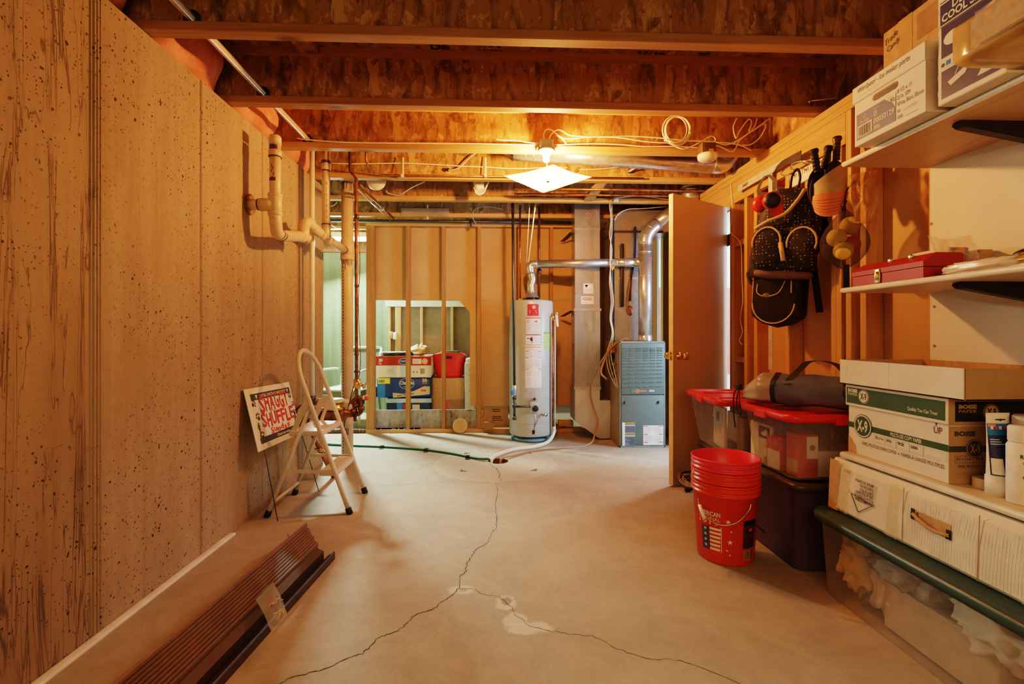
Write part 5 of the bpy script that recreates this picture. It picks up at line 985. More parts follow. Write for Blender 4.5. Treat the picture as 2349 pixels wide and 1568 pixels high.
a, b = pZ(1380, 421, 2.292), pZ(1350, 462, 2.292); MB().box((a.x-.043, 3.897, 2.294), (a.x+.043, 4.448, 2.33), PINE('y'), .003).build('joist_block', label='weathered wood block laid flat between joists behind lamp', cat='block')
q = pY(1413, 458, 4.42); MB().box(q+V((-.022, -.02, -.025)), q+V((.022, .028, .022)), GREYP, .004).build('junction_box', label='small grey junction box on joist above furnace cables', cat='box')
wire([q+V((.02, 0, .02)), pY(1450, 450, 4.42), pY(1490, 451, 4.42), pY(1540, 458, 4.42), pY(1600, 462, 4.42)], 'white cable from small grey box passing behind door top', .004); wire([q+V((-.02, 0, .02)), pY(1400, 462, 4.45), pY(1399, 480, 4.55), pY(1405, 503, 4.64)], 'tan cable dropping from the small grey box', .005, PVC)
wire([pY(1410, 505, 4.66), pY(1418, 492, 4.66), pY(1440, 480, 4.66), pY(1480, 478, 4.66), pY(1535, 473, 4.66), pY(1600, 468, 4.66)], 'white cable arching over the rounded plenum corner', .004)
a = pY(1583, 445, 4.2); t = thing('duct_takeoff', (a.x, 4.2, 2.2), 'vertical round galvanized takeoff behind the open door top', 'duct'); g = MB(); g.tube([(a.x, 4.2, 2.14), (a.x, 4.2, 2.5)], .075, FLUER, 24)
g.build('pipe', t); g = MB()
for k in range(5): g.lathe([(.075, -.006), (.081, 0), (.075, .006)], FLUER, (a.x, 4.2, 2.24+.03*k), 24)
g.build('rib_band', t)
a = pY(864, 414, 4.1); MB().lathe([(0, 0), (.08, 0), (.082, .012), (.075, .03), (0, .034)], PVCW, a+V((0, 0, .0)), 28, (0, -1, -.1)).build('pipe_flange', label='white round pipe flange half hidden by joist near copper riser', cat='flange')
a = pY(1101, 415, 4.1); t = thing('pvc_elbow', (a.x, 4.1, 2.27), 'white PVC elbow in a hanger strap under the joists', 'pipe'); lo = pY(1101, 447, 4.1).z
MB().tube(cr([(a.x-.012, 4.1, 2.5), (a.x-.008, 4.1, lo+.08), (a.x+.0, 4.09, lo+.03)], 4), .044, PVCW, 20).build('pipe', t); MB().tube(cr([(a.x-.05, 4.09, lo+.06), (a.x-.03, 4.08, lo+.01), (a.x+.0, 4.08, lo), (a.x+.035, 4.08, lo+.02), (a.x+.06, 4.08, lo+.08), (a.x+.09, 4.08, lo+.14)], 4), .007, PVCW, 8).build('hanger_strap', t)
a = pY(920, 490, 5.06); b = pY(1030, 478, 5.06); MB().box((a.x, 5.058, pY(920, 496, 5.06).z), (b.x, 5.068, b.z), col('grey_paper', (.36, .28, .2), .8)).build('paper_strip', label='greyish paper strip stuck on joist over the partition', cat='paper')
a = pY(981, 470, 5.06); MB().bar(a, V((a.x, 5.06, pY(981, 503, 5.06).z)), .014, .002, PVCW, (0, -1, 0)).build('hanger_strap', label='pale perforated strap holding gas line above partition', cat='strap')
# stamps on the subfloor between the first joists
# ================================================================== right side
# ---- shelves
MEL = wood('shelf_laminate', (.46, .31, .17), (.60, .44, .27), 'y', 1.2, .45, False); MELL = wood('shelf_light', (.60, .47, .32), (.70, .58, .42), 'y', 1.2, .4, False); EDGE = col('shelf_edge', (.72, .66, .54), .45)
def shelf(zb, xf, xb, nm, lab, mat, arms=True, yend=1.93, th=.02):
    t = thing(nm, (xb, 1.0, zb), lab, 'shelf'); g = MB(); g.box((xf+.006, .3, zb), (xb, yend, zb+th), mat); g.build('board', t)
    g = MB(); g.tube([(xf+.006, .3, zb+th/2), (xf+.006, yend, zb+th/2)], th/2, EDGE, 10); g.build('front_edge', t)
    if arms:
        for y in (1.5,):
            g = MB(); S = PS((xb, y, zb), (-1, 0, 0), (0, 0, 1)); g.prism([(0, 0), (.30, -.002), (.305, -.012), (.29, -.022), (.06, -.062), (.0, -.075)], S, BLACK, -.014, .014); g.box((xb-.012, y-.012, zb-.28), (xb, y+.012, zb), BLACK); g.build('bracket', t)
    return t
XB = PX-.013
Z1, Z2, Z3 = 1.754, 1.237, .563
shelf(Z1, 1.435, XB, 'wall_shelf', 'top wall shelf loaded with paper boxes near the ceiling', MEL); shelf(Z2, 1.43, XB, 'wall_shelf', 'middle wall shelf holding the red toolbox', MELL); shelf(Z3, 1.43, XB, 'wall_shelf', 'lowest wall shelf under the copy paper box', MELL, arms=False, th=.024)
Z1 += .0201; Z2 += .0201; Z3 += .0243
face = lambda x, y, z: PS((x, y, z), (0, -1, 0), (0, 0, 1))       # seen from the room: x runs toward the camera
end = lambda x, y, z: PS((x, y, z), (1, 0, 0), (0, 0, 1))         # seen from the camera
CWS = col('box_white', (.72, .68, .6), .7, var=.02); SHADED = col('box_shaded_end', (.40, .27, .15), .8, var=.04)  # the brown copy carries shade on white box ends facing the camera
# ---- archive box with lid on the top shelf
xf, ya, yb = 1.37, 1.778, 1.475; Zt = Z1+.222
t = thing('paper_box', (1.58, (ya+yb)/2, Z1), 'white paper box with blue label and handwritten lid on top shelf', 'box')
NB = col('label_navy', (.10, .12, .22), .6)
g = MB(); g.box((xf, yb, Z1), (1.79, ya, Z1+.19), CWS, .002, 1); S = face(xf, ya, Z1); W = ya-yb
g.rect(S, .012, .02, W*.62, .115, NB); g.rect(S, .018, .028, .085, .07, CWS, .0014); g.barcode(S, .022, .03, .08, .066, INK, .002); g.text(S, 'Domtar', .03, .075, .012, CWS, l=.0014, w=.045); g.ring(S, .052, .098, .006, .0075, CWS, .0014, 12); g.text(S, '00050129', .094, .05, .018, CWS, l=.0014, w=.088, bold=.02)
g.text(S, 'Domtar', .094, .1, .006, CWS, l=.0014); g.lines(S, .094, .076, .112, .097, 4, CWS, .0014, .4); g.lines(S, .094, .028, .125, .043, 4, CWS, .0014, .4)
g.poly(S, [(.14, .115), (W*.62, .115), (W*.62, .066), (.178, .085)], CWS, .0013); g.text(S, '92', .165, .09, .013, NB, l=.002, w=.02, bold=.02); g.lines(S, .155, .103, .183, .113, 3, GREYP, .002, .3)
for k, (tx, sz) in enumerate((('8 1/2 x 11', .014), ('20 lb. 10M', .014), ('White, Blanc, Blanco', .014), ('92', .010), ('5000', .012))): g.text(S, tx, W*.64, .108-.022*k, sz, INK, l=.0012, w=(.055, .05, .1, .012, .022)[k]); 
g.lines(S, W*.72, .04, W*.92, .05, 2, GREYP, .0012, .2); g.lines(S, W*.74, .018, W*.9, .024, 1, GREYP, .0012, .3)
g.poly(S, [(.10+.012*math.cos(R(a)), .142+.012*math.sin(R(a))) for a in range(90, 271, 30)]+[(.185+.012*math.cos(R(a)), .142+.012*math.sin(R(a))) for a in range(-90, 91, 30)], CARDD, .001)
g.poly(S, [(.105+.009*math.cos(R(a)), .139+.009*math.sin(R(a))) for a in range(90, 271, 30)]+[(.185+.009*math.cos(R(a)), .139+.009*math.sin(R(a))) for a in range(-90, 91, 30)], BLACK, .0014)
g.build('carton', t)
g = MB(); g.box((xf-.006, yb-.005, Z1+.162), (1.795, ya+.005, Zt), CWS, .003, 1); S = face(xf-.006, ya+.005, Z1+.162); g.text(S, 'Whirlpool - Ice maker parts', .03, .03, .018, INK, w=.225, shear=.25); g.text(S, 'empty box only', .03, .014, .008, LGREY, w=.1, shear=.25); g.build('lid', t)
# ---- brown carton above
xb_, yc, yd_ = 1.5, 1.80, 1.42
g = MB(); g.box((xb_, yd_, Zt+.001), (1.8, yc, Zt+.225), CARD, .003, 1); S = face(xb_, yc, Zt); TAPE = col('box_tape', (.5, .33, .16), .25); g.rect(S, .07, .0, .13, .225, TAPE, .0008); g.rect(S, .26, .0, .33, .225, TAPE, .0008); g.rect(S, .15, .11, .3, .2, CARDD, .0012); g.text(S, 'Trade', .012, .17, .022, INK, w=.06, shear=.3, rot=14); g.text(S, 'Candy', .022, .14, .022, INK, w=.06, shear=.3, rot=14); g.build('cardboard_box', label='brown taped cardboard box on top of the white paper box', cat='box')
# ---- spray kit box
xs, y0, y1 = 1.382, 1.449, 1.245
g = MB(); g.box((xs, y1, Z1), (xs+.12, y0, Z1+.37), CWS, .003, 1); S = face(xs, y0, Z1); W = y0-y1; KB = col('kit_navy', (.05, .05, .12), .4)
g.rect(S, .014, .016, W-.01, .1, KB, .0008); g.rect(S, .014, .14, W-.01, .235, KB, .0008); g.rect(S, .01, .243, W-.002, .305, KB, .0008); g.rect(S, .01, .31, W-.002, .313, KB, .0008); g.rect(S, .01, .236, W-.002, .239, KB, .0008)
g.text(S, 'DELUXE', .05, .277, .022, CWS, l=.0014, w=.105, bold=.03); g.text(S, 'COOL SPRAY', .016, .25, .022, CWS, l=.0014, w=.17, bold=.03); g.ring(S, .075, .34, .011, .016, ORP, .001)
g.poly(S, [(.035, .06), (.105, .085), (.09, .06), (.045, .045)], CWS, .0014); g.poly(S, [(.055, .07), (.09, .125), (.092, .124), (.062, .072)], GREYP, .0014); g.poly(S, [(.125, .03), (W-.012, .03), (W-.012, .095), (.15, .07)], LGREY, .0014); g.dot(S, .05, .19, .028, CWS, .0014, 20, .02); g.poly(S, [(.07, .15), (.15, .21), (.19, .225), (.12, .16)], ORP, .0014); g.rect(S, .014, .108, .06, .13, CWS, .0012); g.rect(S, .03, .112, .045, .126, LB, .0016); g.dot(S, .02, .118, .006, KB, .0016)
for k in range(7): g.rect(S, .003, .03+.05*k, .0045, .045+.05*k, STEEL, .001)
g.build('spray_kit_box', label='tall navy and white spray kit box on the top shelf', cat='box')
# ---- wrapped parcel hanging over the shelf edge
TP = col('parcel_tape', (.46, .29, .12), .18, var=.1); t = thing('parcel', (1.42, 1.0, Z1), 'brown parcel wrapped in shiny tape overhanging the top shelf', 'parcel')
def pcl(u, v):
    a = 2*math.pi*v; sg = lambda q: math.copysign(abs(q)**.2, q); x = 1.425+.205*sg(math.cos(a)); zz_ = Z1+.058+.055*sg(math.sin(a)); y = 1.237-.6*u; e = 1-.0*u; w_ = .006*noise.noise(V((y*12, x*9, zz_*12))); return V((x+w_, y, max(zz_+w_*.6, Z1+.001)))
g = MB(); g.grid(pcl, 14, 36, TP, cv=True); g.add([pcl(0, i/36) for i in range(36)], [tuple(range(36))], TP); g.build('wrapping', t)
g = MB(); S = face(1.219, 1.2, Z1); g.rect(S, .02, .02, .16, .09, CARD, .006); g.rect(S, .15, .01, .2, .1, CARDD, .006); g.build('card_patch', t)
g = MB(); CF = clear('tape_film', (.95, .9, .8), .18, .05, .1)
g.grid(lambda u, v: V((1.213+.004*noise.noise(V((u*9, v*7, 1))), 1.17-.22*u, Z1+.014+.09*v)), 16, 10, CF); g.build('clear_tape', t)
# ---- toolbox on the middle shelf
TR_ = col('toolbox_red', (.34, .022, .014), .5, var=.03); y0, y1, x0, x1 = 1.94, 1.596, 1.472, 1.65
y0 = 1.92; t = thing('toolbox', ((x0+x1)/2, (y0+y1)/2, Z2), 'dark red metal toolbox with chrome latch on middle shelf', 'toolbox')
S = PS((x0, y1, Z2), (1, 0, 0), (0, 0, 1)); w_ = x1-x0; D = -(y0-y1)
g = MB(); g.prism([(0, 0), (w_, 0), (w_, .042), (0, .042)], S, TR_, 0, D); S2 = face(x0, y0, Z2); g.rect(S2, .006, .003, y0-y1-.006, .0045, col('toolbox_dark', (.12, .01, .01), .5), .0006); g.build('base', t)
g = MB(); g.prism([(-.002, .044), (w_+.002, .044), (w_+.002, .06), (w_-.045, .092), (.045, .092), (-.002, .062)], S, TR_, .002, D-.002); g.build('lid', t)
q = V((x0, y0-.13, Z2)); g = MB(); g.box(q+V((-.006, -.013, .006)), q+V((0, .013, .06)), STEEL, .003); g.box(q+V((-.012, -.007, .018)), q+V((-.004, .007, .05)), BRASS, .003); g.build('latch', t)
for yy in (y0-.145, y0-.235): MB().box((x0+.03, yy-.008, Z2+.083), (x0+.046, yy+.008, Z2+.096), STEEL, .003).build('handle_clip', t)
# ---- small goods on the middle shelf
def sm(px0, py0, px1, py1, Y, dep): a, b = pY(px0, py1, Y), pY(px1, py0, Y); return a, b
a, b = pX(2075, 594, 1.66), pX(2144, 562, 1.66)
g = MB(); g.box((1.655, 1.69, Z2), (1.73, 1.845, Z2+.128), CWS, .002, 1); S = face(1.655, 1.845, Z2); 
for k in range(3): g.rect(S, .006, .095+.01*k, .15, .0975+.01*k, ORP)
S = end(1.655, 1.69, Z2); g.rect(S, .003, .08, .073, .126, KB); g.rect(S, .024, .085, .06, .12, CARD, .0012); g.ring(S, .042, .102, .011, .013, ORP, .0016, 4); g.build('small_box', label='small white box with orange stripes behind the toolbox', cat='box')
ZF = clear('bag_film', (.92, .84, .74), .3, .1, .4)
def film(o, u, v, w, h, lab, nm='zip_bag', amp=.02, sd=0, mat=ZF, extra=None):
    g = MB(); o, u, v = V(o), V(u), V(v); n = u.cross(v).normalized()
    g.grid(lambda a, b: o+u*(a-.5)*w+v*b*h+n*(amp*math.sin(math.pi*a)*(1-b)**.5*.9+amp*.6*noise.noise(V((a*5, b*5, sd)))), 16, 16, mat)
    if extra: extra(g, PS(o-u*w/2, u, v))
    return g.build(nm, label=lab, cat='bag')
qb = pY(2205, 590, 1.62); film((qb.x, 1.60, Z2+.03), (.95, -.3, .15), (-.25, .1, 1), .095, .115, 'clear printed zip bag standing up behind the toolbox', amp=.018, sd=2, extra=lambda g, S: (g.lines(S, .045, .02, .09, .06, 6, GREYP, .022, .3), g.rect(S, .035, .07, .05, .08, ORP, .02)))
film((qb.x-.02, 1.64, Z2+.05), (.9, -.3, -.3), (-.35, .1, .95), .06, .11, 'smaller tan zip bag tilted behind the printed bag', amp=.01, sd=5)
a = pX(2240, 586, 1.78); MB().box((1.74, a.y-.05, Z2), (1.79, a.y+.05, Z2+.115), CARD, .002).build('card_piece', label='small plain tan cardboard piece against the white panel', cat='cardboard')
qa = pX(2200, 612, 1.50); MB().blob((1.53, 1.43, Z2+.021), (.055, .14, .0205), col('plastic_white', (.7, .62, .52), .25), 28, .8, .35, 5, seed=3).build('plastic_bag', label='crumpled white plastic bag at shelf edge beside the toolbox', cat='bag')
g = MB(); g.box((1.49, 1.22, Z2), (1.54, 1.39, Z2+.012), WHITE, .004); S = face(1.489, 1.39, Z2)
Su = PS((1.495, 1.38, Z2+.0125), (0, -1, 0), (1, 0, 0)); Su.n = V((0, 0, 1))
for k in range(6): g.rect(Su, .01+.022*k, .008, .02+.022*k, .03, NAVYP if k % 2 else INK)
g.build('blister_pack', label='flat white printed packet on the middle shelf edge', cat='packet')
q = V((1.60, 1.42, Z2+.05)); t = thing('screwdriver', tuple(q), 'black handled screwdriver lying on pouch on the middle shelf', 'screwdriver')
dv = V((.35, -1, .02)).normalized(); MB().lathe([(0, -.01), (.012, 0), (.02, .02), (.021, .06), (.014, .085), (.009, .095), (0, .096)], BLACK, q, 16, dv).build('handle', t); MB().lathe([(.006, -.002), (.008, -.02), (.005, -.06), (.004, -.1), (0, -.1)], CARDD, q, 10, dv).build('shank', t)
MB().box((1.55, 1.3, Z2), (1.68, 1.52, Z2+.03), CARD, .012).build('leather_pouch', label='low brown pouch under the screwdriver', cat='pouch')
q = V((1.60, 1.22, Z2)); t = thing('tape_can', tuple(q), 'round silver tin standing at the frame edge of middle shelf', 'tin'); g = MB(); g.lathe([(0, .0), (.052, .0), (.052, .085), (0, .085)], STEEL, q, 28); g.build('can', t); MB().lathe([(.054, .07), (.055, .073), (.055, .088), (.05, .092), (0, .092)], STEEL, q, 28).build('lid', t)
MB().lathe([(0, 0), (.017, 0), (.017, .12), (0, .12)], BRASS, (1.5, 1.31, Z2+.0255), 18, (.05, -1, .03)).build('brass_tube', label='ribbed brass tube in front of the silver tin', cat='tube')
# ---- copy paper box on lowest shelf
GR = col('label_green', (.035, .085, .03), .55); xf, y0, y1, xr = 1.462, 1.93, 1.493, 1.745
t = thing('copy_paper_box', ((xf+xr)/2, (y0+y1)/2, Z3), 'white copy paper box with green bands on lowest shelf', 'box')
W = y0-y1; Hb = .2; g = MB(); g.box((xf, y1, Z3), (xr, y0, Z3+.24), CWS, .002, 1); S = face(xf, y0, Z3)
def x9(S, x, y, r, fg, bg, l=.002): g.dot(S, x, y, r, fg, l, 32); g.dot(S, x, y, r*.94, bg, l+.0005, 32); g.dot(S, x, y, r*.84, fg, l+.001, 32); g.text(S, 'X-9', x, y-r*.45, r*.92, bg, l=l+.0016, w=r*1.15, al='C', bold=.03)
g.rect(S, .0, .103, .437, .125, GR); x9(S, .078, .118, .046, GR, CWS); g.text(S, 'MULTI-USE COPY PAPER', .21, .1075, .014, CWS, l=.0014, w=.13, bold=.02)
g.text(S, 'PAPEL MULTIUSO PARA COPIAS', .075, .045, .013, INK, w=.16); g.dot(S, .2465, .0505, .0025, INK); g.text(S, 'PAPIER À USAGES MULTIPLES', .258, .045, .013, INK, w=.165)
x = .135
for k, (tx, w_) in enumerate((('8.5 x 11 in.', .05), ('24 lb.', .05), ('92', .055), ('5000', .055), ('', .085))):
    for (a_, b_, c_, d_) in ((x, .066, x+w_, .0668), (x, .0972, x+w_, .098), (x, .066, x+.0008, .098), (x+w_-.0008, .066, x+w_, .098)): g.rect(S, a_, b_, c_, d_, GREYP)
    if tx: g.text(S, tx, x+.006, .083, .010, INK, w=w_*.75 if k == 0 else w_*.5, bold=.02)
    g.lines(S, x+.008, .07, x+w_-.01, .078, 2, LGREY, .001, .25); x += w_
g.text(S, 'UP', .385, .155, .022, INK, w=.03); g.tube([S(.393, .178, .001), S(.393, .215, .001)], .0008, INK, 5)
for a_, b_ in ((.38, .21), (.386, .2), (.402, .206), (.4, .196)): g.tube([S(.393, b_-.015, .001), S(a_, b_, .001)], .0007, INK, 5)
g.poly(S, [(0, .0), (.045, .0), (.04, .03), (.02, .055), (0, .07)], CARD, .0006)
S = end(xf, y1, Z3); g.rect(S, -.0, -.0+.001, xr-xf, .185, SHADED, .0006); g.rect(S, .0, .103, xr-xf, .122, INK, .001); x9(S, .085, .114, .03, INK, SHADED, .0014); g.text(S, 'BOISE', .018, .155, .014, INK, l=.0012, w=.07, bold=.05)
g.lines(S, .02, .02, .16, .04, 4, INK, .001, .12); g.text(S, 'PAPEL MULTIUSO PARA COPIAS', .03, .052, .01, INK, w=.14)
for (a_, b_, c_, d_) in ((.02, .068, .2, .069), (.02, .09, .2, .091), (.02, .068, .021, .09), (.08, .068, .081, .09), (.13, .068, .131, .09)): g.rect(S, a_, b_, c_, d_, INK, .001)
g.text(S, '8.5 x 11 in.', .025, .077, .009, INK, w=.05, l=.0012, bold=.02); g.text(S, '24 lb.', .088, .077, .009, INK, w=.03, l=.0012, bold=.02); g.build('carton', t)
g = MB(); g.box((xf-.008, y1-.008, Z3+.19), (xr+.008, y0+.008, Z3+.277), CWS, .003, 1); S = face(xf-.008, y0+.008, Z3+.19); g.rect(S, .008, .012, W+.004, .075, GR); g.text(S, 'BOISE', .018, .058, .012, CWS, l=.0014, w=.05, bold=.05); g.text(S, 'PAPER', .018, .044, .011, CWS, l=.0014, w=.05); x9(S, .1, .046, .027, CWS, GR, .0012); g.text(S, 'Quality You Can Trust', .3, .026, .012, CWS, l=.0014, w=.115, bold=.015)
S = end(xf-.008, y1-.008, Z3+.19); g.rect(S, 0, 0, xr-xf+.016, .086, SHADED, .0006); g.rect(S, .02, .012, .295, .076, BLACK, .001); g.text(S, 'BOISE', .032, .054, .012, SHADED, l=.0014, w=.06, bold=.05); g.text(S, 'PAPER', .032, .04, .01, SHADED, l=.0014, w=.06); x9(S, .14, .042, .026, SHADED, BLACK, .0012); g.build('lid', t)
# ---- open tray stacked on it
zt_ = Z3+.2785; t = thing('cardboard_tray', (1.62, 1.7, zt_), 'open white cardboard tray stacked on the copy paper box', 'tray')
xa, xb2, ya, yb2 = 1.436, 1.79, 1.944, 1.42; hh = .098
g = MB(); M_ = CWS
g.box((xa, yb2, zt_), (xb2, ya, zt_+.003), CARD); g.box((xa, yb2, zt_), (xa+.004, ya, zt_+hh), CWS); g.box((xa+.0041, yb2+.004, zt_+.003), (xa+.006, ya-.004, zt_+hh), CARD); g.box((xb2-.004, yb2, zt_), (xb2, ya, zt_+hh), CARD); g.box((xa+.004, ya-.004, zt_), (xb2-.004, ya, zt_+hh), CARD); g.box((xa+.008, yb2, zt_), (xb2-.004, yb2+.004, zt_+hh), SHADED)
S = face(xa, ya, zt_); g.rect(S, .245, .0, .2462, hh-.002, LGREY, .0006); g.poly(S, [(.03, .03), (.0315, .03), (.0445, .08), (.043, .08)], LGREY, .0006); S = end(xa, yb2, zt_); g.rect(S, .34, .055, .36, .08, LGREY, .001); g.build('tray', t)
# ---- bottles, tube, disks
q = pZ(2287, 1131, Z3); BLU = col('tube_blue', (.03, .05, .16), .35); t = thing('caulk_tube', tuple(q), 'white and blue squeeze tube standing cap down on lowest shelf', 'tube')
q = V((1.515, 1.392, Z3)); h_ = .245
def tb(u, v):
    a = 2*math.pi*u; k = v; rx_ = .026+.012*k; ry_ = .026*(1-k)+.003*k; z_ = .055+(h_-.055)*v; return q+V((rx_*math.cos(a), ry_*math.sin(a)-.0, z_))
g = MB(); g.grid(tb, 28, 16, WHITE, cu=True)
def band(v0, v1, mat, u0=.52, u1=.98, l=.0008): g.grid(lambda u, v: (lambda p: p+V((0, -l, 0)))(tb(u0+(u1-u0)*u, v0+(v1-v0)*v)), 14, 6, mat)
band(.03, .84, BLU); band(.66, .84, LB, l=.0014); band(.79, .83, ORP, .54, .68, .002); band(.05, .3, WHITE, .54, .72, .002); band(.06, .27, KB, .74, .95, .002); band(.24, .26, ORP, .78, .86, .003)
for k in range(8): band(.34+.035*k, .355+.035*k, SKY if k > 4 else NAVYP, .56, .7+.25*random.random(), .002)
for k in range(5): band(.75+.0*k, .80, REDP if k % 2 else WHITE, .6+.06*k, .64+.06*k, .002)
S = PS((q.x-.02, q.y-.0075, q.z+.05+.19*.93), (1, 0, 0), (0, 0, 1)); g.rect(S, .005, -.002, .035, .0015, BLACK, .001); g.dot(S, .02, -.001, .0035, BLACK, .0014); g.build('tube_body', t)
MB().lathe([(0, 0), (.0285, 0), (.0285, .056), (.02, .058), (0, .058)], WHITE, q, 24).build('cap', t)
q = V((1.507, 1.318, Z3)); PRB = col('primer_blue', (.05, .1, .2), .5); t = thing('spray_can', tuple(q), 'white spray primer can beside the blue squeeze tube', 'spray can')
g = MB(); g.lathe([(0, 0), (.03, 0), (.033, .004), (.033, .165), (.026, .178), (0, .18)], WHITE, q, 32); S = CS(q, .033, -135)
g.text(S, 'PAINTER’S TOUCH', .0, .115, .008, PRB, w=.06); g.text(S, 'RUST-OLEUM', -.005, .132, .011, INK, w=.068, bold=.03); g.text(S, '2X', .012, .088, .024, PRB, w=.034, bold=.05, shear=.15); g.text(S, 'ULTRA COVER', .0, .075, .009, PRB, w=.058, bold=.03); g.text(S, 'PRIMER', .012, .064, .008, INK, w=.032); g.lines(S, .0, .01, .05, .03, 3, LGREY, .0012, .2, 4); g.dot(S, .06, .085, .014, ORP, .001, 16); g.build('can', t)
MB().lathe([(.029, .176), (.03, .178), (.03, .215), (.027, .22), (0, .221)], WHITE, q, 28).build('cap', t)
q = V((1.575, 1.345, Z3)); t = thing('paint_jar', tuple(q), 'grey capped jar behind the white spray can', 'jar'); MB().lathe([(0, 0), (.04, 0), (.042, .005), (.042, .2), (0, .2)], col('jar_grey', (.5, .45, .4), .5), q, 28).build('jar_body', t); MB().lathe([(0.044, .2), (.046, .202), (.046, .24), (.042, .244), (0, .244)], col('jar_lid', (.6, .56, .5), .45), q, 28).build('lid', t)
q = V((1.66, 1.31, Z3)); AMB = col('amber_plastic', (.5, .3, .12), .35); t = thing('plastic_jug', tuple(q), 'tall amber plastic jug behind the jar at frame edge', 'jug')
MB().lathe([(0, 0), (.068, 0), (.075, .008), (.075, .22), (.066, .275), (.03, .315), (.024, .32), (.024, .335), (0, .335)], AMB, q, 32).build('jug_body', t); MB().lathe([(.028, .33), (.029, .332), (.029, .36), (0, .362)], WHITE, q, 24).build('cap', t)
q = V((1.55, 1.455, Z3))
for k, (dx, dy, dz, r_, h_, lab) in enumerate(((0, 0, 0, .036, .03, 'flat stack of pale sanding disks beside the copy paper box'), (.05, -.02, .0, .03, .052, 'taller pale roll behind the sanding disks'))):
    g = MB(); pr = [(.012, 0), (r_, 0)]
    for i in range(6): pr += [(r_, h_*(i+.2)/6), (r_-.0015, h_*(i+.5)/6), (r_, h_*(i+.8)/6)]
    g.lathe(pr+[(r_, h_), (.012, h_), (.012, 0)], PVCW, q+V((dx, dy, dz)), 26); g.build('sanding_disks' if k == 0 else 'tape_roll', label=lab, cat='disks' if k == 0 else 'roll')
# ---- rounded plastic totes
def rr(hx_, hy_, r, n=5):
    P = []
    for cx_, cy_, a0 in ((1, 1, 0), (-1, 1, 90), (-1, -1, 180), (1, -1, 270)):
        for i in range(n+1): a = R(a0+90*i/n); P.append((cx_*(hx_-r)+r*math.cos(a), cy_*(hy_-r)+r*math.sin(a)))
    return P
def loft(g, M, rings, mat, cap0=True, cap1=False, smooth=True):
    old = g.M; g.M = M; n = len(rings[0][0]); vs = [(x, y, z_) for P, z_ in rings for x, y in P]
    g.add(vs, [(i*n+j, i*n+(j+1) % n, (i+1)*n+(j+1) % n, (i+1)*n+j) for i in range(len(rings)-1) for j in range(n)], mat, smooth)
    if cap0: g.add([(x, y, rings[0][1]) for x, y in rings[0][0]], [tuple(range(n))], mat)
    if cap1: g.add([(x, y, rings[-1][1]) for x, y in rings[-1][0]], [tuple(range(n))], mat)
    g.M = old; return g
def tote(c, hx_, hy_, h, body, lidm, nm, lab, rz=0, taper=.045, latches=True, ribs=True, r=.05, dome=.0):
    t = thing(nm, c, lab, 'bin'); M = at(c, rz); g = MB()
    loft(g, M, [(rr(hx_-taper, hy_-taper, r), .002), (rr(hx_-taper*.9, hy_-taper*.9, r), .012), (rr(hx_-.012, hy_-.012, r), h-.03), (rr(hx_-.004, hy_-.004, r), h-.026), (rr(hx_-.004, hy_-.004, r), h-.012)], body)
    o = g.build('tub', t, recalc=True)
    g = MB(); loft(g, M, [(rr(hx_-.002, hy_-.002, r), h-.034), (rr(hx_+.010, hy_+.010, r+.01), h-.034), (rr(hx_+.012, hy_+.012, r+.01), h-.008), (rr(hx_+.004, hy_+.004, r), h), (rr(hx_-.025, hy_-.025, r*.8), h), (rr(hx_-.035, hy_-.035, r*.8), h-.008+dome*.5), (rr(hx_-.075, hy_-.07, r*.6), h-.008+dome)], lidm, False, True)
    if ribs: 
        old = g.M; g.M = M
        for k in (-1, 1): g.box((-hx_+.06, k*hy_*.45-.004, h-.009), (hx_-.06, k*hy_*.45+.004, h-.003), lidm)
        g.M = old
    lo_ = g.build('lid', t)
    if latches:
        for s_ in (-1, 1):
            g = MB(M); g.box((s_*(hx_+.014)-.012*s_, -.05, h-.045), (s_*(hx_+.018), .05, h-.006), lidm, .004); g.build('latch', lo_)
            g = MB(M); g.box((-.05, s_*(hy_+.014)-.012*s_, h-.045), (.05, s_*(hy_+.018), h-.006), lidm, .004); g.build('latch', lo_)
    return t
CLR = clear('tote_clear', (.88, .88, .86), .15, .25, .4); LR = col('lid_red', (.62, .03, .025), .35, var=.03); DP = col('tote_navy', (.085, .055, .12), .4, var=.04); DLD = col('tote_dark_lid', (.05, .035, .03), .35); CLG2 = clear('tote_clear_warm', (.92, .89, .84), .12, .25, .4)
# navy tote with clear red-lidded tote on top
cA = (1.575, 2.335, 0); tote(cA, .235, .245, .40, DP, DLD, 'storage_tote', 'dark navy storage tote standing on floor under the clear tote', R(0), .03, False, False)
cB = (1.575, 2.325, .401); tote(cB, .25, .225, .305, CLR, LR, 'storage_tote', 'clear red-lidded tote carrying the grey duffel bag', R(0), .05)
cC = (1.54, 2.89, 0); tote(cC, .2, .24, .38, DP, DLD, 'storage_tote', 'dark tote behind the red buckets under clear tote', R(-3), .03, False, False)
cD = (1.54, 2.89, .381); tote(cD, .265, .275, .32, CLR, LR, 'storage_tote', 'clear red-lidded tote farther back beside the open door', R(-4), .06)
def bx(c, s, mat, nm, lab, rz=0, rx=0, deco=None, grp=None, cat='box'):
    M = at(c, rz, rx); g = MB(M); g.box((-s[0]/2, -s[1]/2, 0), (s[0]/2, s[1]/2, s[2]), mat, .003, 1)
    if deco: deco(g, PS((-s[0]/2, s[1]/2, 0), (0, -1, 0), (0, 0, 1)), PS((-s[0]/2, -s[1]/2, 0), (1, 0, 0), (0, 0, 1)))
    return g.build(nm, label=lab, cat=cat, group=grp)
RB2 = col('gift_red', (.5, .05, .03), .5); zi = .408; GI = 'things inside the clear totes'
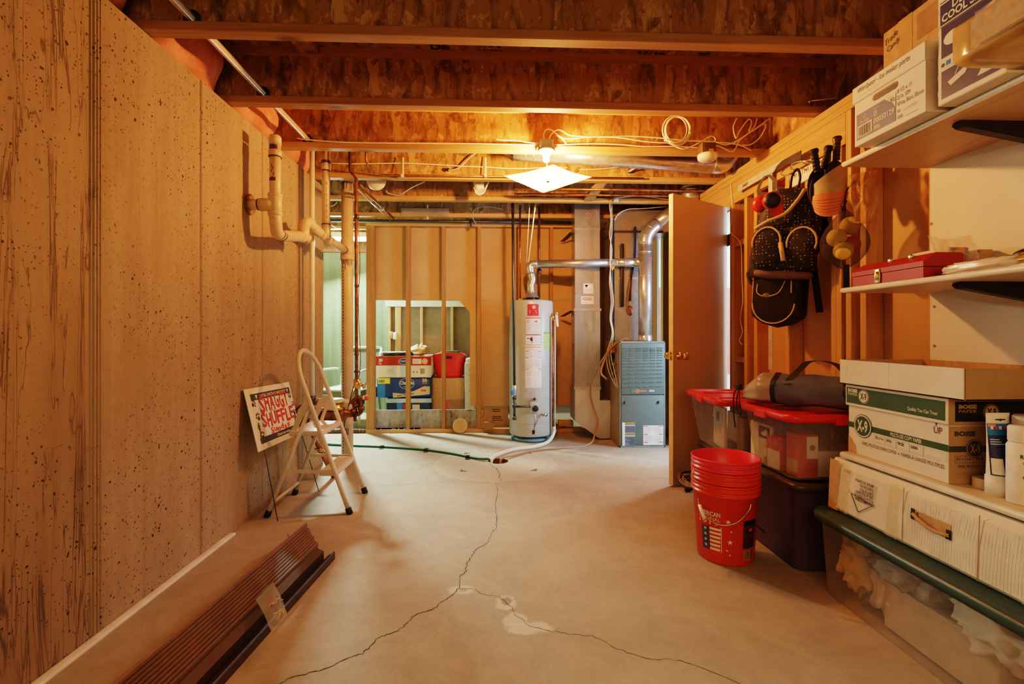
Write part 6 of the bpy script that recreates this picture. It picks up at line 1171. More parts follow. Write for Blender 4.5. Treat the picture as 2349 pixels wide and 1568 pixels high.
bx((1.445, 2.205, zi), (.09, .1, .2), RB2, 'gift_box', 'tall red and white box in the near clear tote corner', 0, 0, lambda g, a, b: (g.rect(b, .035, .09, .088, .19, CWS), g.dot(b, .062, .14, .014, CARDD), g.rect(a, .01, .02, .09, .08, CARD)), GI)
bx((1.42, 2.335, zi), (.07, .11, .16), RB2, 'gift_box', 'smaller red box behind the tall one in clear tote', R(6), 0, lambda g, a, b: (g.rect(a, .01, .0, .1, .09, CWS), g.text(a, 'NOEL', .02, .12, .018, CWS)), GI)
bx((1.39, 2.445, zi), (.015, .19, .2), CWS, 'framed_print', 'white framed print standing against clear tote wall', 0, 0, lambda g, a, b: (g.rect(a, .08, .13, .18, .19, INK), g.poly(a, [(.1, .15), (.15, .18), (.17, .15), (.13, .14)], CWS, .0014), g.rect(a, .015, .01, .085, .1, CARDW), g.barcode(a, .13, .01, .16, .04, INK)), GI, 'print')
bx((1.62, 2.32, zi), (.24, .3, .12), CWS, 'white_box', 'wide white box filling the rear of near clear tote', 0, 0, None, GI)
zj = .39; bx((1.375, 2.87, zj), (.02, .16, .24), CWS, 'framed_print', 'blue and white print inside the farther clear tote', R(-4), 0, lambda g, a, b: (g.rect(a, .02, .14, .14, .23, SKY), g.rect(a, .05, .16, .1, .21, NAVYP, .0012), g.rect(a, .02, .02, .14, .1, CARDW)), GI, 'print')
bx((1.47, 2.72, zj), (.1, .08, .2), col('tan_box', (.45, .3, .18), .7), 'tan_box', 'tan carton inside the farther clear tote', R(-4), 0, None, GI); bx((1.62, 2.95, zj), (.2, .28, .18), CWS, 'white_box', 'white box filling the rear of farther clear tote', R(-4), 0, None, GI)
# ---- duffel bag on the tote
DG = col('duffel_grey', (.125, .165, .26), .28, var=.12, scale=6); DGL = col('duffel_light', (.34, .32, .31), .25, var=.1, scale=6); WB = col('webbing', (.02, .017, .016), .7)
zd = .709; t = thing('duffel_bag', (1.55, 2.3, zd), 'grey and black drawstring duffel bag on the clear red-lidded tote', 'bag')
ax0, ax1 = V((1.335, 2.53, zd+.075)), V((1.80, 2.04, zd+.085)); dd = (ax1-ax0); L = dd.length; dd.normalize(); sd_ = V((dd.y, -dd.x, 0)); sd_ = sd_ if sd_.x < 0 else -sd_
def duf(u, v):
    a = 2*math.pi*v; k = u; e = min(1, (k/.16))**.6 if k < .16 else (1 if k < .9 else 1-.5*((k-.9)/.1)**2); ry, rz_ = .118*e+.006, .07*e+.006
    w_ = .012*noise.noise(V((k*7, math.cos(a)*2, math.sin(a)*2)))+(.007*math.sin(a*9)*(1-min(1, k/.3)) if k < .3 else 0); c = ax0.lerp(ax1, k); zc_ = zd+.004+rz_
    sg = lambda q: math.copysign(abs(q)**.8, q); p = c+sd_*(math.cos(a)*(ry+w_)); return V((p.x, p.y, max(zd+.001, zc_*.75+(zd+.09)*.25+sg(math.sin(a))*(rz_+w_))))
g = MB(); g.grid(lambda u, v: duf(.26+.74*u, v), 24, 36, DG, cv=True); g.add([duf(1, i/36) for i in range(36)], [tuple(range(36))], DG); g.build('body', t)
MB().grid(lambda u, v: duf(.26*u, v), 12, 54, DGL, cv=True).build('gathered_end', t)
g = MB(); g.grid(lambda u, v: (lambda p, c: p+(p-c).normalized()*.003)(duf(.25+.03*u, v), ax0.lerp(ax1, .26)), 2, 36, WB, cv=True); g.build('seam_band', t)
def onb(k, a, l=.004): p = duf(k, a/360); c = ax0.lerp(ax1, k); return p+(p-c).normalized()*l
def strap(pts, w_, mat, nm, side=None):
    P = cr(pts, 6); vs = []
    for i, p in enumerate(P):
        s_ = (side or dd)*w_/2; vs += [p-s_, p+s_]
    MB().add(vs, [(2*i, 2*i+1, 2*i+3, 2*i+2) for i in range(len(P)-1)], mat, True).build(nm, t)
strap([onb(.36, 20), onb(.37, 45), onb(.38, 70), onb(.41, 80, .03), onb(.46, 85, .062), onb(.55, 85, .07), onb(.64, 82, .055), onb(.70, 60, .03), onb(.72, 30, .015), onb(.73, 0, .01), onb(.74, -35, .008)], .034, WB, 'carry_handle')
strap([onb(.74, -35, .008), onb(.84, -10, .01), onb(.93, 20, .012), onb(.98, 40, .01)], .03, WB, 'side_strap', V((0, 0, 1)))
q = onb(.725, 10, .016); MB().box(q+V((-.014, -.016, -.022)), q+V((.012, .016, .022)), BLACK, .005).build('buckle', t)
nk = ax0+V((-.01, .012, 0)); g = MB(); g.tube(cr([nk, nk+V((-.035, -.01, -.03)), nk+V((-.045, -.02, -.12)), nk+V((-.04, -.03, -.21))], 6), .0035, WB, 7); g.tube(cr([nk, nk+V((-.03, -.03, -.04)), nk+V((-.04, -.045, -.1)), nk+V((-.035, -.07, -.14)), nk+V((-.035, -.08, -.11)), nk+V((-.035, -.06, -.06)), nk], 6), .003, WB, 7); g.build('drawcord', t)
g = MB(); g.box(nk+V((-.02, -.015, -.015)), nk+V((.01, .012, .015)), BLACK, .005); g.build('cord_lock', t)
q = onb(.88, 48, .006); MB().add([q+V((-.07, .03, -.01)), q+V((.03, -.05, -.005)), q+V((.06, -.06, .03)), q+V((.0, .0, .035))], [(0, 1, 2, 3)], col('rust_paper', (.42, .15, .06), .6)).build('paper_scrap', label='rust coloured paper scrap tucked against the duffel bag', cat='paper')
# ---- red buckets
BR = col('bucket_red', (.74, .06, .025), .33, var=.02); BP = col('bucket_pink', (.82, .06, .1), .33, var=.02); bx_, by_ = 1.125, 2.297
def bucket(z0, mat, lab, deco):
    t = thing('bucket', (bx_, by_, z0), lab, 'bucket', 'nested red buckets'); rb, rt, h = .126, .151, .37; ra = lambda q: rb+(rt-rb)*q/h
    pr = [(0, .004), (rb-.006, .0), (rb, .006)]+[(ra(.317), .317), (ra(.317)+.008, .319), (ra(.326)+.008, .327), (ra(.33), .33), (ra(.34), .34), (ra(.34)+.007, .342), (ra(.347)+.007, .348), (ra(.35), .35), (ra(.36), .359), (ra(.36)+.006, .361), (ra(.37)+.006, .368), (ra(.37), .371), (ra(.37)-.003, .368), (ra(.2)-.003, .2), (rb-.004, .01), (0, .009)]
    g = MB(); g.lathe(pr, mat, (bx_, by_, z0), 56); 
    if deco: deco(g, z0)
    g.build('pail', t)
    return t
def bdeco(g, z0):
    S = CS((bx_, by_, z0), .1262, -90, .025/.37); SWh = col('bucket_print', (.75, .68, .6), .5); DB = col('bucket_label', (.09, .03, .025), .5)
    ox = -.112                                            # printing starts round the side that faces the room
    g.text(S, 'AMERICAN', ox-.06, .225, .020, SWh, w=.096, bold=.03); g.text(S, 'ORIGINAL', ox-.06, .203, .018, SWh, w=.096, bold=.0); g.text(S, '1919', ox-.06, .183, .016, SWh, w=.09)
    for k in range(6): g.rect(S, ox-.01, .065+.019*k, ox+.038-.003*(5-k)*.3, .076+.019*k, SWh if k % 2 == 0 else SWh, .0008, 3)
    g.rect(S, ox+.038, .06, ox+.0405, .18, SWh, .0008); g.rect(S, ox-.05, .06, ox-.012, .17, NAVYP, .0008, 3)
    for k in range(4): g.star(S, ox-.03, .08+.026*k, .009, SWh, .0014)
    for x, y, r in ((.066, .21, .012), (.078, .165, .006), (.074, .115, .013), (.062, .075, .006), (.074, .055, .006)): g.star(S, ox+x, y, r, SWh, .001, 90+20*x*50)
    x0 = ox+.128; g.rect(S, x0, .085, x0+.068, .215, DB, .001, 5); g.rect(S, x0, .193, x0+.068, .217, BLACK, .0014, 5); g.dot(S, x0+.03, .168, .02, BLACK, .0016, 14, .016); g.dot(S, x0+.036, .172, .012, RD, .002, 10, .008); g.lines(S, x0+.006, .09, x0+.06, .14, 6, BLACK, .0018, .4, 3)
    g.rect(S, x0+.006, .032, x0+.044, .076, CARD, .001, 3); 
    for k in range(8): g.rect(S, x0+.009, .036+.0048*k, x0+.041, .0385+.0048*k, INK, .0016, 2)
    g.rect(S, x0+.05, .034, x0+.056, .076, DB, .001)
t = bucket(0, BR, 'bottom printed red bucket of the nested stack', bdeco)
cz_ = .275; pA = V((bx_-.145, by_-.05, cz_+.02)); pB = V((bx_+.075, by_-.135, cz_+.0))
g = MB(); g.tube(cr([V((bx_-.146, by_-.03, .285)), V((bx_-.15, by_-.075, .232)), V((bx_-.10, by_-.145, .205)), V((bx_-.03, by_-.168, .222)), V((bx_+.03, by_-.158, .27)), V((bx_+.045, by_-.152, .30))], 8), .0026, STEEL, 7); wbo = g.build('wire_bail', t)
g = MB(); g.tube([V((bx_-.149, by_-.05, .262)), V((bx_-.146, by_-.098, .216))], .008, PVCW, 10); g.build('grip', wbo)
g = MB(); g.tube([V((bx_+.062, by_-.152, .212)), V((bx_+.155, by_-.075, .135))], .0028, DSTEEL, 7); g.build('bail_end', t)
t = bucket(.0556, BR, 'middle red bucket nested in the stack', None); t = bucket(.1112, BP, 'uppermost pinkish red bucket of the nested stack', None)
g = MB(); g.tube(cr([V((bx_-.16, by_-.02, .425)), V((bx_-.172, by_-.03, .41)), V((bx_-.172, by_-.03, .385)), V((bx_-.158, by_-.035, .372))], 5), .0026, BRASS, 7); g.build('wire_bail', t)
# ---- plugs and cords behind the buckets
q = pZ(1572, 1128, 0); WG = 'cords on the floor behind the buckets'
MB().lathe([(0, 0), (.014, 0), (.016, .02), (.01, .045), (.005, .055), (0, .055)], RUBBER, q+V((0, 0, .017)), 14, (1, .1, .0)).build('plug', label='black plug lying on floor by the door bottom', cat='plug')
q2 = pZ(1580, 1118, 0)
for k in range(4): wire([q2+V((-.05+.006*k, -.01, .03+.012*k)), q2+V((-.06, .03+.01*k, .06+.012*k)), q2+V((0, .06, .075-.01*k)), q2+V((.07, .03, .05-.008*k)), q2+V((.05, -.02, .025+.006*k)), q2+V((-.01, -.03, .02+.008*k)), q2+V((-.05+.006*k, -.01, .03+.012*k))], 'turn of white cord coiled on floor behind buckets' if k < 3 else 'single orange cord among the white coil behind buckets', .0035, CABLE if k < 3 else ORP, 5, WG)
wire([q2+V((-.06, 0, .07)), q2+V((-.03, .03, .095)), q2+V((.02, .04, .1)), q2+V((.08, .03, .095))], 'thick black cord arching over the white coil', .006, RUBBER, 5); wire([q+V((.05, 0, .017)), q+V((.09, -.03, .01)), q+V((.14, -.09, .006))], 'black cord trailing from the plug under the buckets', .004, RUBBER, 5)
MB().blob(q2+V((.03, .04, .045)), (.05, .04, .03), col('dark_bag', (.06, .035, .02), .5), 16, 1, .4, 4).build('adapter', label='dark adapter block inside the coiled cord', cat='adapter')
# ---- long clear tote with green lid
GL = col('lid_green', (.035, .075, .068), .35, var=.03); cE = (1.60, 1.46, 0); tote(cE, .25, .55, .335, CLG2, GL, 'storage_tote', 'long clear tote with dark green lid on the floor', 0, .03, False, False, .07, .022)
def cloth(c, rad, mat, lab, sd, amp=.55, nm='folded_cloth', grp='cloths inside the long clear tote'): MB().blob(c, rad, mat, 40, .8, amp, 3.2, seed=sd).build(nm, label=lab, cat='cloth', group=grp)
CT = col('cloth_white', (.62, .58, .52), .8, var=.1); CTG = col('cloth_grey', (.36, .35, .36), .8, var=.15)
cloth((1.47, 1.86, .17), (.07, .07, .11), col('cloth_yellow', (.6, .45, .22), .7), 'yellowish crumpled cloth at far end of long tote', 1); cloth((1.475, 1.72, .13), (.05, .06, .11), CT, 'white cloth strip hanging inside the long tote', 2); cloth((1.47, 1.62, .235), (.08, .14, .065), CTG, 'grey patterned cloth on top inside the long tote', 3); cloth((1.465, 1.30, .22), (.075, .13, .075), CT, 'white bunched cloth near middle of long tote', 4); cloth((1.50, 1.12, .14), (.1, .08, .11), col('cloth_orange', (.5, .16, .07), .7), 'orange cloth near the camera end of long tote', 5)
bx((1.48, 1.5, .012), (.12, .4, .165), col('tan_panel', (.5, .40, .30), .7), 'tan_carton', 'flat tan carton lying inside the long clear tote', 0, 0, None); bx((1.44, 1.19, .012), (.06, .1, .06), WHITE, 'white_card', 'small white carton low inside the long clear tote', 0, 0, None)
# ---- long flat carton between tote and shelf
zf = .3505; xf = 1.402; LC = col('long_carton', (.70, .64, .55), .7, var=.04); t = thing('flat_carton', (1.59, 1.4, zf), 'long taped white carton with cut handle on green-lidded tote', 'box')
y0, y1, ht = 1.965, .92, .205; W = y0-y1
def lc(v, y):
    pr = [(0, .012), (.0, .07), (.004, .13), (.012, .185), (.03, .204)]; return pr
g = MB(); prof = [(0.01, 0), (0, .012), (.004, .1), (.012, .18), (.03, ht), (.38, ht), (.385, 0)]
n = len(prof)
def ring_(y, k): return [V((xf+x+.003*noise.noise(V((y*9, zz_*20, k))), y, zf+zz_)) for x, zz_ in prof]
ys = [y0-W*i/24 for i in range(25)]; vs = [p for i, y in enumerate(ys) for p in ring_(y, 1)]
g.add(vs, [(i*n+j, i*n+(j+1) % n, (i+1)*n+(j+1) % n, (i+1)*n+j) for i in range(24) for j in range(n)]+[tuple(range(n)), tuple(range(24*n, 25*n))], LC)
S = PS((xf+.002, y0, zf), (0, -1, 0), (.045, 0, 1)); S.n = V((-1, 0, .04)).normalized()
g.rect(S, .0, .0, .055, ht-.004, CARD, .0035)
for tx, yy, k in (('MADE IN CHINA', .04, 0), ('CARTON 996', .055, 1), ('DEPT# 7C0', .07, 2), ('SKU# 35210697', .083, 3), ('P.O.# 15T3202-10', .097, 4), ('COLUMBUS, OHIO', .11, 5)): g.text(S, tx, .235, .212-yy-.012, .011, INK, l=.006, w=(.09, .065, .065, .085, .09, .09)[k], rot=180, bold=.015)
g.text(S, '15050 GP', .118, .178, .009, INK, l=.006, w=.035, rot=180)
for a_, b_ in (((.125, .095), (.235, .085)), ((.235, .085), (.165, .035)), ((.165, .035), (.125, .095))): g.tube([S(*a_, .005), S(*b_, .005)], .0012, INK, 5)
g.text(S, 'BIG LOTS', .205, .086, .008, INK, l=.006, w=.045, rot=180); g.text(S, 'C', .12, .105, .009, INK, l=.006, rot=180); g.text(S, 'C', .243, .09, .009, INK, l=.006, rot=180); g.text(S, 'S', .168, .028, .009, INK, l=.006, rot=180)
for k in range(70): xx = .36+.0094*k; g.rect(S, xx, .01+.02*random.random(), xx+.0012, ht*random.uniform(.6, .92), LGREY, .0036)
for xx in (.362, .62): g.rect(S, xx, .004, xx+.003, ht-.01, CARDD, .0042)
g.rect(S, .40, .098, .535, .132, CARD, .004); g.poly(S, [(.395, .1), (.41, .1), (.41, .135), (.395, .135)], BLACK, .0048); g.poly(S, [(.52, .085), (.54, .085), (.54, .115), (.522, .115)], BLACK, .0048); g.text(S, 'S', .415, .112, .016, INK, l=.0052, bold=.03); g.build('carton', t)
g = MB(); g.tube(cr([S(.405, .118, .006), S(.44, .108, .014), S(.49, .096, .014), S(.532, .098, .006)], 5), .006, CARD, 8); g.build('handle_flap', t)
for k, (xa_, xb_2) in enumerate(((.055, .11), (.29, .345), (.74, .86))): MB().grid(lambda u, v, a_=xa_, b_=xb_2: S(a_+(b_-a_)*u, .004+.19*v, .005+.003*noise.noise(V((u*6, v*9, a_*9)))), 10, 16, CF).build('clear_tape', t)
# ---- interior door standing open
E1 = V((1.2545, 3.315, 0)); Hn = V((1.812, 3.665, 0)); dd_ = (Hn-E1); Ld = dd_.length; dd_.normalize(); nn_ = V((dd_.y, -dd_.x, 0))      # toward the camera
t = thing('door_1', tuple(Hn), 'plain tan interior door standing open into the basement', 'door', kind='structure'); DT = col('door_tan', (.55, .40, .24), .4, var=.015, scale=2); DE = col('door_edge', (.72, .58, .36), .5)
M = Matrix((dd_, -nn_, V((0, 0, 1)))).transposed().to_4x4(); M.translation = E1
g = MB(M); g.box((0, 0.0, .012), (Ld, .035, 2.045), DT, .0015, 1); g.box((-.0012, .0005, .013), (.0, .0345, 2.044), DE); g.box((.0, .0, 2.0451), (Ld, .035, 2.0462), DE); dpo = g.build('door_panel', t)
zk = 1.07-(816-765)/1109*3.4
for s_ in (-1, 1):
    g = MB(M); y = 0 if s_ < 0 else .035; g.lathe([(0, 0), (.028, 0), (.028, .005), (.012, .01), (.011, .035), (.022, .045), (.027, .058), (.022, .072), (0, .074)], BRASS, (.062, y, zk), 24, (0, s_, 0)); g.build('door_knob', dpo)
g = MB(M); g.box((-.003, .008, zk-.028), (-.001, .027, zk+.028), BRASS); g.box((-.012, .012, zk-.01), (-.002, .023, zk+.01), BRASS, .002); g.build('latch_plate', dpo)
for zz_ in (1.79, .3): g = MB(); q = Hn+V((.005, .005, zz_)); g.tube([q+V((0, 0, -.045)), q+V((0, 0, .045))], .006, DSTEEL, 10); g.box(q+V((-.004, -.045, -.045)), q+V((-.001, 0, .045)), DSTEEL); g.build('hinge', t)
# ---- hanging on the stud wall
GD = 'bags and tools hung on the stud wall'
DOT = None
def dots():
    s = NT('dotted_fabric'); m1 = s.node('Mapping'); s.l.new(s.co((1, 1, 1), (0, 0, R(38))), m1.inputs[0]); m1.inputs['Scale'].default_value = (1, 0, 1); d_ = s.vor(m1.outputs[0], 60, 'Distance', .3); f = s.ramp(d_, [(.15, 1.), (.19, 0.)]); n_ = s.noise(s.co(), 9, 3)
    s.set(Base_Color=s.mix(f, s.ramp(n_, [(.3, (.012, .01, .014)), (.7, (.03, .026, .03))]), (.62, .52, .4)), Roughness=.7); s.bump(n_, .4, .02); return s.m
DOT = dots(); BF = col('black_fabric', (.016, .014, .015), .65, var=.2); PIP = col('piping_tan', (.6, .46, .3), .6); GLS = col('black_vinyl', (.02, .017, .012), .12); MAU = col('mauve_fabric', (.2, .13, .12), .8)
XW = PX-.002
# frame for a bag: local x across the front (to the camera's right), y outward from its back, z up
def bagframe(c, yaw, tilt): return Matrix.Translation(V(c)) @ Matrix.Rotation(yaw, 4, 'Z') @ Matrix.Rotation(tilt, 4, 'Y')
cb = V((1.655, 2.70, 1.40)); FB = bagframe(cb, R(-38), R(7)); t = thing('backpack', tuple(cb), 'black backpack with white dots and tan piping on stud wall', 'backpack', GD)
bw, bd, bh = .165, .10, .50
def bp(u, v):
    a = 2*math.pi*u; sg = lambda q: math.copysign(abs(q)**.6, q); k = v; s1 = (1-.24*max(0, k-.45)**1.4*1.6) if k > .45 else 1-.12*(.45-k); cap = min(1, k/.06)**.5*min(1, (1-k)/.10)**.5
    w_ = .01*noise.noise(V((math.cos(a)*2, math.sin(a)*2, k*6))); return FB @ V((sg(math.cos(a))*(bw*s1+w_)*cap, sg(math.sin(a))*(bd*(1.05-.3*k)+w_)*cap, k*bh))
MB().grid(bp, 40, 28, DOT, cu=True).build('main_body', t)
bf = lambda x, z_, l: FB @ V((x, -bd*(1.05-.3*z_/bh)-l, z_))
for px_, lab in ((-.085, 1), (.085, 1)):
    g = MB(); g.blob(V((0, 0, 0)), (.078, .045, .115), DOT, 26, .62, .12, 3, seed=int(px_*100)); g.v = [FB @ V((v.x+px_, v.y-bd*.92, v.z+.145)) for v in g.v]; g.build('front_pocket', t)
    g = MB(); s_ = -1 if px_ < 0 else 1; P = [bf(px_+.07*math.cos(R(a)), .17+.085*math.sin(R(a)), .036) for a in range(-20, 201, 20)]; g.tube(P if s_ > 0 else P, .0055, PIP, 8); g.build('piping', t)
g = MB(); g.tube([bf(-.015, .17, .034), bf(.012, .07, .042)], .012, PIP, 8); g.build('flap_edge', t)
g = MB(); g.tube(cr([bf(-.16, .25, .005), bf(-.1, .29, .02), bf(-.02, .33, .016), bf(.03, .40, .008), bf(.06, .47, -.005)], 6), .009, PIP, 8); g.build('zipper', t)
g = MB(); g.tube([bf(-.01, .12, .05), bf(.008, .10, .05)], .004, PIP, 6); g.build('zip_pull', t)
g = MB(); g.blob(V((0, 0, 0)), (.15, .085, .03), MAU, 24, .7); g.v = [FB @ V((v.x, v.y, v.z+.01)) for v in g.v]; g.build('base_panel', t)
g = MB(); g.tube(cr([FB @ V((-.02, .0, .49)), FB @ V((-.02, .0, .56)), FB @ V((.0, .0, .60)), FB @ V((.02, .0, .56)), FB @ V((.02, 0, .49))], 6), .007, BF, 8); g.build('hang_loop', t)
g = MB(); g.bar(FB @ V((.10, .05, .46)), FB @ V((.2, .08, .2)), .05, .01, BF, (0, -1, 0)); g.build('shoulder_strap', t)
cb2 = V((1.68, 2.79, 1.105)); F2_ = bagframe(cb2, R(-52), R(4)); t = thing('backpack', tuple(cb2), 'plain black backpack with shiny front hanging below dotted one', 'backpack', GD)
def bp2(u, v):
    a = 2*math.pi*u; sg = lambda q: math.copysign(abs(q)**.55, q); k = v; cap = min(1, k/.14)**.5*min(1, (1-k)/.08)**.5; return F2_ @ V((sg(math.cos(a))*.14*cap, sg(math.sin(a))*.085*cap, k*.50))
MB().grid(bp2, 36, 24, BF, cu=True).build('main_body', t); f2 = lambda x, z_, l: F2_ @ V((x, -.085-l, z_))
g = MB(); P = [f2(.115*math.cos(R(a)), .14+.115*math.sin(R(a)), .004) for a in range(180, 361, 15)]; out = P+[f2(.11, .27, .004), f2(-.115, .27, .004)]
cpt = f2(0, .16, .016); g.add(out+[cpt], [(i, (i+1) % len(out), len(out)) for i in range(len(out))], GLS, True); g.build('vinyl_pocket', t)
g = MB(); g.tube(P, .004, PIP, 7); g.tube([f2(-.115, .14, .006), f2(-.118, .27, .006)], .003, PIP, 6); g.tube(cr([f2(-.09, .25, .014), f2(-.085, .20, .02), f2(-.04, .18, .02), f2(.03, .2, .018), f2(.06, .27, .012)], 5), .003, PIP, 6); g.tube([f2(.09, .27, .006), f2(.095, .2, .008)], .004, PIP, 6); g.build('piping', t)
g = MB(); g.blob(f2(-.03, .185, .02), (.025, .01, .014), col('tag_olive', (.3, .25, .1), .5), 12); g.build('zip_pull', t)
g = MB(); g.box((-.15, -.1, .29), (.15, -.07, .42), BF, .01); S = PS((-.15, -.101, .29), (1, 0, 0), (0, 0, 1)); g.text(S, 'ALL', .035, .025, .02, PIP, w=.05, bold=.03); g.rect(S, .01, .11, .06, .113, PIP); g.v = [F2_ @ v for v in g.v]; g.build('top_flap', t)
g = MB(); g.bar(F2_ @ V((.15, .05, .36)), F2_ @ V((.2, .05, .1)), .035, .01, BF, (0, -1, 0)); g.build('shoulder_strap', t); g = MB(); g.tube(cr([F2_ @ V((-.14, .02, .36)), F2_ @ V((-.19, .0, .33)), F2_ @ V((-.17, 0, .27)), F2_ @ V((-.14, 0, .25))], 4), .012, BF, 8); g.build('shoulder_strap', t)
# mesh bag of balls
mc = V((1.665, 2.225, 1.51)); t = thing('mesh_ball_bag', tuple(mc), 'black mesh drawstring bag holding balls on the stud wall', 'bag', GD); MESHM = clear('mesh_black', (.05, .045, .04), .36, .8, .1, (1, 1, 1))
def mb(u, v):
    a = 2*math.pi*u; k = v; r_ = math.sin(math.pi*min(k, .999)**.72)**.8*.092+.004 if k < .999 else .006; r_ = .006+.094*(math.sin(math.pi*min(1, max(0, k))**1.25)**.75 if 0 < k < 1 else 0); return V((mc.x+r_*math.cos(a), mc.y+r_*math.sin(a), mc.z+.15-.285*k))
MB().grid(mb, 30, 22, MESHM, cu=True).build('mesh', t); g = MB(); g.tube([mc+V((0, 0, .14)), mc+V((-.004, 0, .17)), mc+V((.006, 0, .19))], .008, BF, 8); g.tube(cr([mc+V((0, 0, .18)), mc+V((.03, .02, .25)), mc+V((.09, .04, .3))], 4), .0035, BF, 6); g.build('drawstring', t)
g = MB(); g.bar(mc+V((-.03, -.05, -.12)), mc+V((-.028, -.05, -.23)), .03, .004, BF, (0, -1, 0)); g.build('carry_strap', t)
for k, (dx, dy, dz, c_, nm2) in enumerate(((-.035, -.04, -.055, (.75, .55, .15), 'lowest yellow ball inside the mesh bag'), (-.045, -.01, .012, (.78, .58, .18), 'yellow ball by the room side of mesh bag'), (.03, .0, -.02, (.55, .1, .04), 'dark red ball inside the mesh bag'), (.005, -.03, .065, (.7, .45, .12), 'topmost tan ball inside the mesh bag'))): MB().blob(mc+V((dx, dy, dz)), (.042,)*3, col('ball%d' % k, c_, .6), 18).build('ball', label=nm2, cat='ball', group='balls in the mesh bag')
# visor, paddles, clear bag
CO = col('coral_visor', (.55, .19, .1), .6); COL_ = col('visor_lining', (.42, .32, .2), .7); vc = V((1.655, 2.315, 1.80)); t = thing('sun_visor', tuple(vc), 'coral sun visor hanging with brim down above ball bag', 'visor', GD); FV = bagframe(vc, R(-35), R(0))
g = MB(); g.grid(lambda u, v: FV @ V((.075*math.cos(2*math.pi*u), .06*math.sin(2*math.pi*u), -.05+.1*v+.05*v*math.cos(2*math.pi*u))), 32, 4, COL_, cu=True); g.build('headband', t)
g = MB(); g.grid(lambda u, v: FV @ V((.08*(1-.15*v)*math.cos(math.pi*(1+u)), -.062*math.sin(math.pi*u)-.02*v, -.05-.12*v*(math.sin(math.pi*u)**.5 if 0 < u < 1 else 0))), 24, 12, CO)
for k in range(5): P = [FV @ V((.08*(1-.15*q_)*math.cos(math.pi*(1+i/12)), -.064*math.sin(math.pi*i/12)-.02*q_, -.05-.12*q_*math.sin(math.pi*i/12)**.5)) for q_ in (.3+.13*k,) for i in range(1, 12)]; g.tube(P, .0012, col('visor_stitch', (.42, .12, .06), .7), 5)
g.build('brim', t)
for k, (dx, dz, dy, c_) in enumerate(((-.05, .1, .02, BF), (.03, .15, -.01, col('paddle_dark', (.07, .035, .03), .4)), (.0, .12, .03, BF))):
    q = vc+V((dx, dy, dz)); t = thing('paddle', tuple(q), ['dark paddle whose grip tilts toward the door behind the visor', 'tallest dark wrapped paddle grip above the visor', 'dark paddle grip between the two others above visor'][k], 'paddle', GD)
    ax_ = V((-.18+.22*k, 0, 1)).normalized(); g = MB(); g.lathe([(0, .085), (.018, .085), (.021, .078), (.021, .07), (.016, .06), (.0155, -.03), (0, -.03)], c_, q, 16, ax_); 
    for i in range(5): g.lathe([(.0158, .05-.018*i), (.0172, .046-.018*i), (.0158, .042-.018*i)], BLACK, q, 14, ax_)
    g.build('grip', t); g = MB(); g.blob(q-ax_*.13, (.06, .012, .1), BF, 18); g.build('blade', t)
film(V((1.72, 2.18, 1.57)), (.7, -.7, 0), (0, 0, 1), .11, .25, 'clear wrinkled plastic bag hung behind the visor', 'plastic_bag', .05, 9, clear('bag_haze', (.8, .62, .42), .3, .15, .5))
# ear muffs
em = pX(1760, 450, 1.535); t = thing('ear_muffs', tuple(em), 'red and black ear muffs hanging by their headband', 'ear muffs', GD); MR = col('muff_red', (.55, .04, .025), .35)
e1, e2 = pX(1745, 468, 1.55), pX(1770, 460, 1.51); av = (e2-e1).normalized()
for k, (q, s_) in enumerate(((e1, 1), (e2, -1))):
    d_ = V((-.35, -.9, -.15)).normalized() if k else V((-.6, -.75, -.2)).normalized(); g = MB(); g.lathe([(0, -.03), (.04, -.03), (.044, -.018), (.04, -.006)], BF, q, 24, d_); g.lathe([(.04, -.006), (.047, 0), (.047, .012), (.042, .02)], MR, q, 24, d_); g.lathe([(.042, .02), (.038, .034), (.02, .042), (0, .043)], BLACK if k else MR, q, 24, d_); g.build('ear_cup', t)
g = MB(); P = cr([e1+V((0, .0, .035)), e1+V((-.012, 0, .09)), em+V((-.005, 0, .115)), e2+V((.02, 0, .1)), e2+V((.01, 0, .035))], 8); vs = []
for p in P: vs += [p+V((0, -.018, 0)), p+V((0, .018, .004))]
g.add(vs, [(2*i, 2*i+1, 2*i+3, 2*i+2) for i in range(len(P)-1)], BF, True); g.build('headband', t)
MB().add([em+V((.03, .0, -.05)), em+V((.085, -.02, -.05)), em+V((.075, -.02, -.115)), em+V((.015, 0, -.11))], [(0, 1, 2, 3)], MR).build('red_cloth', label='small red cloth hanging below the ear muffs', cat='cloth')
q = em+V((.09, -.06, .03)); q = V((1.66, 2.74, 1.92)); t = thing('paint_brush', tuple(q), 'red handled paint brush tucked behind the dotted backpack', 'brush'); MB().box(q+V((-.02, -.01, -.06)), q+V((.03, .01, .02)), col('bristle', (.45, .3, .14), .8), .004).build('bristles', t); MB().box(q+V((-.022, -.012, .0)), q+V((.032, .012, .035)), MR, .005).build('ferrule', t)
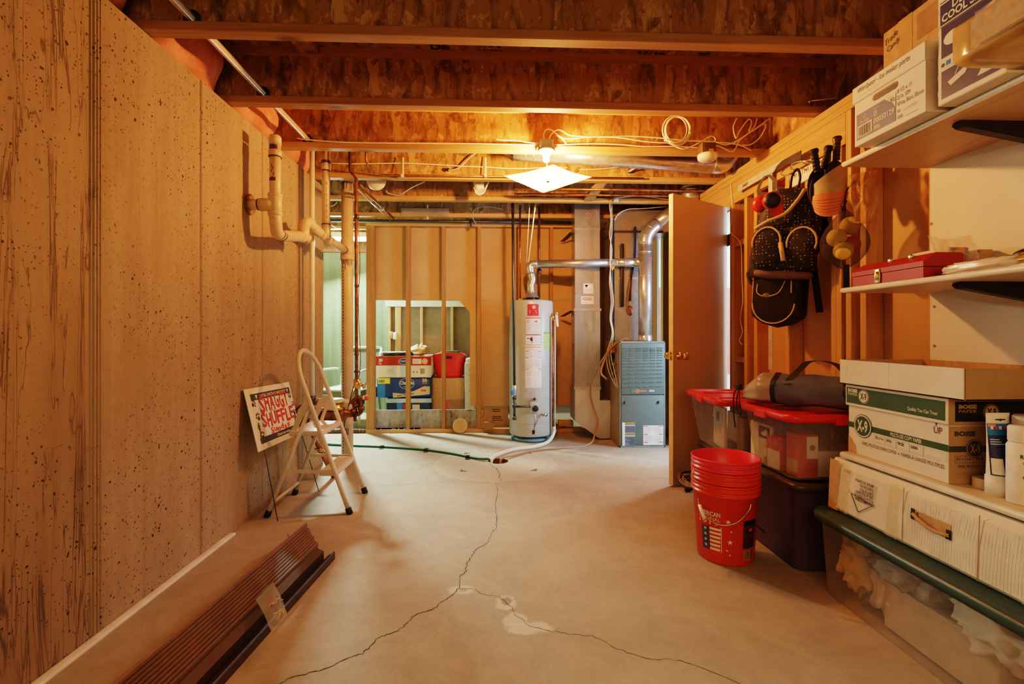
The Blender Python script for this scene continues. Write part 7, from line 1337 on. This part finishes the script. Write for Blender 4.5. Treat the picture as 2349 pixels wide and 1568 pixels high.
# T-square, saw, file
WS = col('rule_white', (.68, .66, .62), .35, .3); t = thing('drywall_square', (PX-.02, 3.1, 1.2), 'white metal T square hung on the header board', 'ruler', GD)
a, b = pX(1694, 435, PX-.03), pX(1800, 372, PX-.03); g = MB(); g.box((PX-.036, b.y, a.z-.02), (PX-.03, a.y, a.z+.026), WS, .001, 1); S = face(PX-.036, a.y, a.z-.02); g.text(S, 'SAND’S', .07, .014, .02, INK, w=.075, bold=.03); g.lines(S, .25, .018, .38, .03, 2, GREYP, .001, .3); g.lines(S, .45, .018, .55, .03, 2, GREYP, .001, .3); g.build('head', t)
yb_ = pX(1768, 400, PX-.025).y; g = MB(); g.box((PX-.028, yb_-.022, .84), (PX-.024, yb_+.022, a.z+.03), WS); S = face(PX-.028, yb_+.022, .84)
for k in range(60): g.rect(S, .004, .01+.02*k, .004+(.018 if k % 4 == 0 else .01), .012+.02*k, INK)
for k in range(14): g.text(S, str(k+1), .026, .02+.08*k, .012, INK)
g.build('blade', t)
t = thing('hand_saw', (PX-.03, 2.8, 2.1), 'dark steel blade resting across header above the backpack', 'saw', GD); a, b = pX(1772, 400, PX-.045), pX(1838, 378, PX-.045); S = face(PX-.045, a.y, a.z); g = MB(); L_ = a.y-b.y
g.prism([(0, .0), (.06, .02), (L_, -.005), (L_, .045), (.1, .05), (.05, .035)], S, DSTEEL, -.002, .002); g.build('blade', t); g = MB(); q = pX(1815, 388, PX-.05); g.tube(cr([q, q+V((-.03, -.06, .012)), q+V((-.03, -.16, -.01)), q+V((0, -.2, -.03))], 5), .005, STEEL, 7); g.build('hook_rod', t)
a, b = pX(1742, 492, PX-.03), pX(1736, 597, PX-.03); t = thing('old_file', tuple(b), 'long dark painted file hanging beside doubled stud', 'file', GD); g = MB(); g.bar(a, b, .042, .006, col('file_dark', (.05, .04, .02), .5, var=.4, scale=30), (-1, 0, 0)); g.build('blade', t)
q = pX(1840, 398, PX-.02); t = thing('hook_rack', tuple(q), 'white wire hook rack fixed behind the dotted backpack', 'rack'); g = MB(); g.box((PX-.02, q.y-.18, q.z-.05), (PX-.004, q.y+.12, q.z+.03), WHITE, .004); S = face(PX-.02, q.y+.12, q.z-.05)
for k in range(16): g.rect(S, .012+.018*k, .045, .018+.018*k, .07, CARDD)
g.build('rack_plate', t)
for k in range(3): yy = q.y+.08-.1*k; MB().tube(cr([(PX-.02, yy, q.z+.02), (PX-.08, yy, q.z+.015), (PX-.11, yy, q.z+.03)], 4), .004, WHITE, 8).build('hook', t)
wire([pX(1676, 420, PX-.008), pX(1680, 480, PX-.01), pX(1676, 530, PX-.01), pX(1690, 546, PX-.01), pX(1700, 565, PX-.01), pX(1702, 640, PX-.01), pX(1704, 690, PX-.01), pX(1698, 730, PX-.01), pX(1703, 760, PX-.01), pX(1696, 780, PX-.012), pX(1702, 790, PX-.012)], 'thin white bell wire running down the pine studs', .003)
wire([pX(1985, 380, PX+.03), pX(1990, 460, PX+.03), pX(1988, 540, PX+.03), pX(1992, 600, PX+.03), pX(1990, 690, PX+.03), pX(1994, 760, PX+.03), pX(1984, 860, PX+.03)], 'tan cable running down the stud beside shelves', .006, CABLE)
for o in bpy.data.objects:
    if '_b' in o: del o['_b']
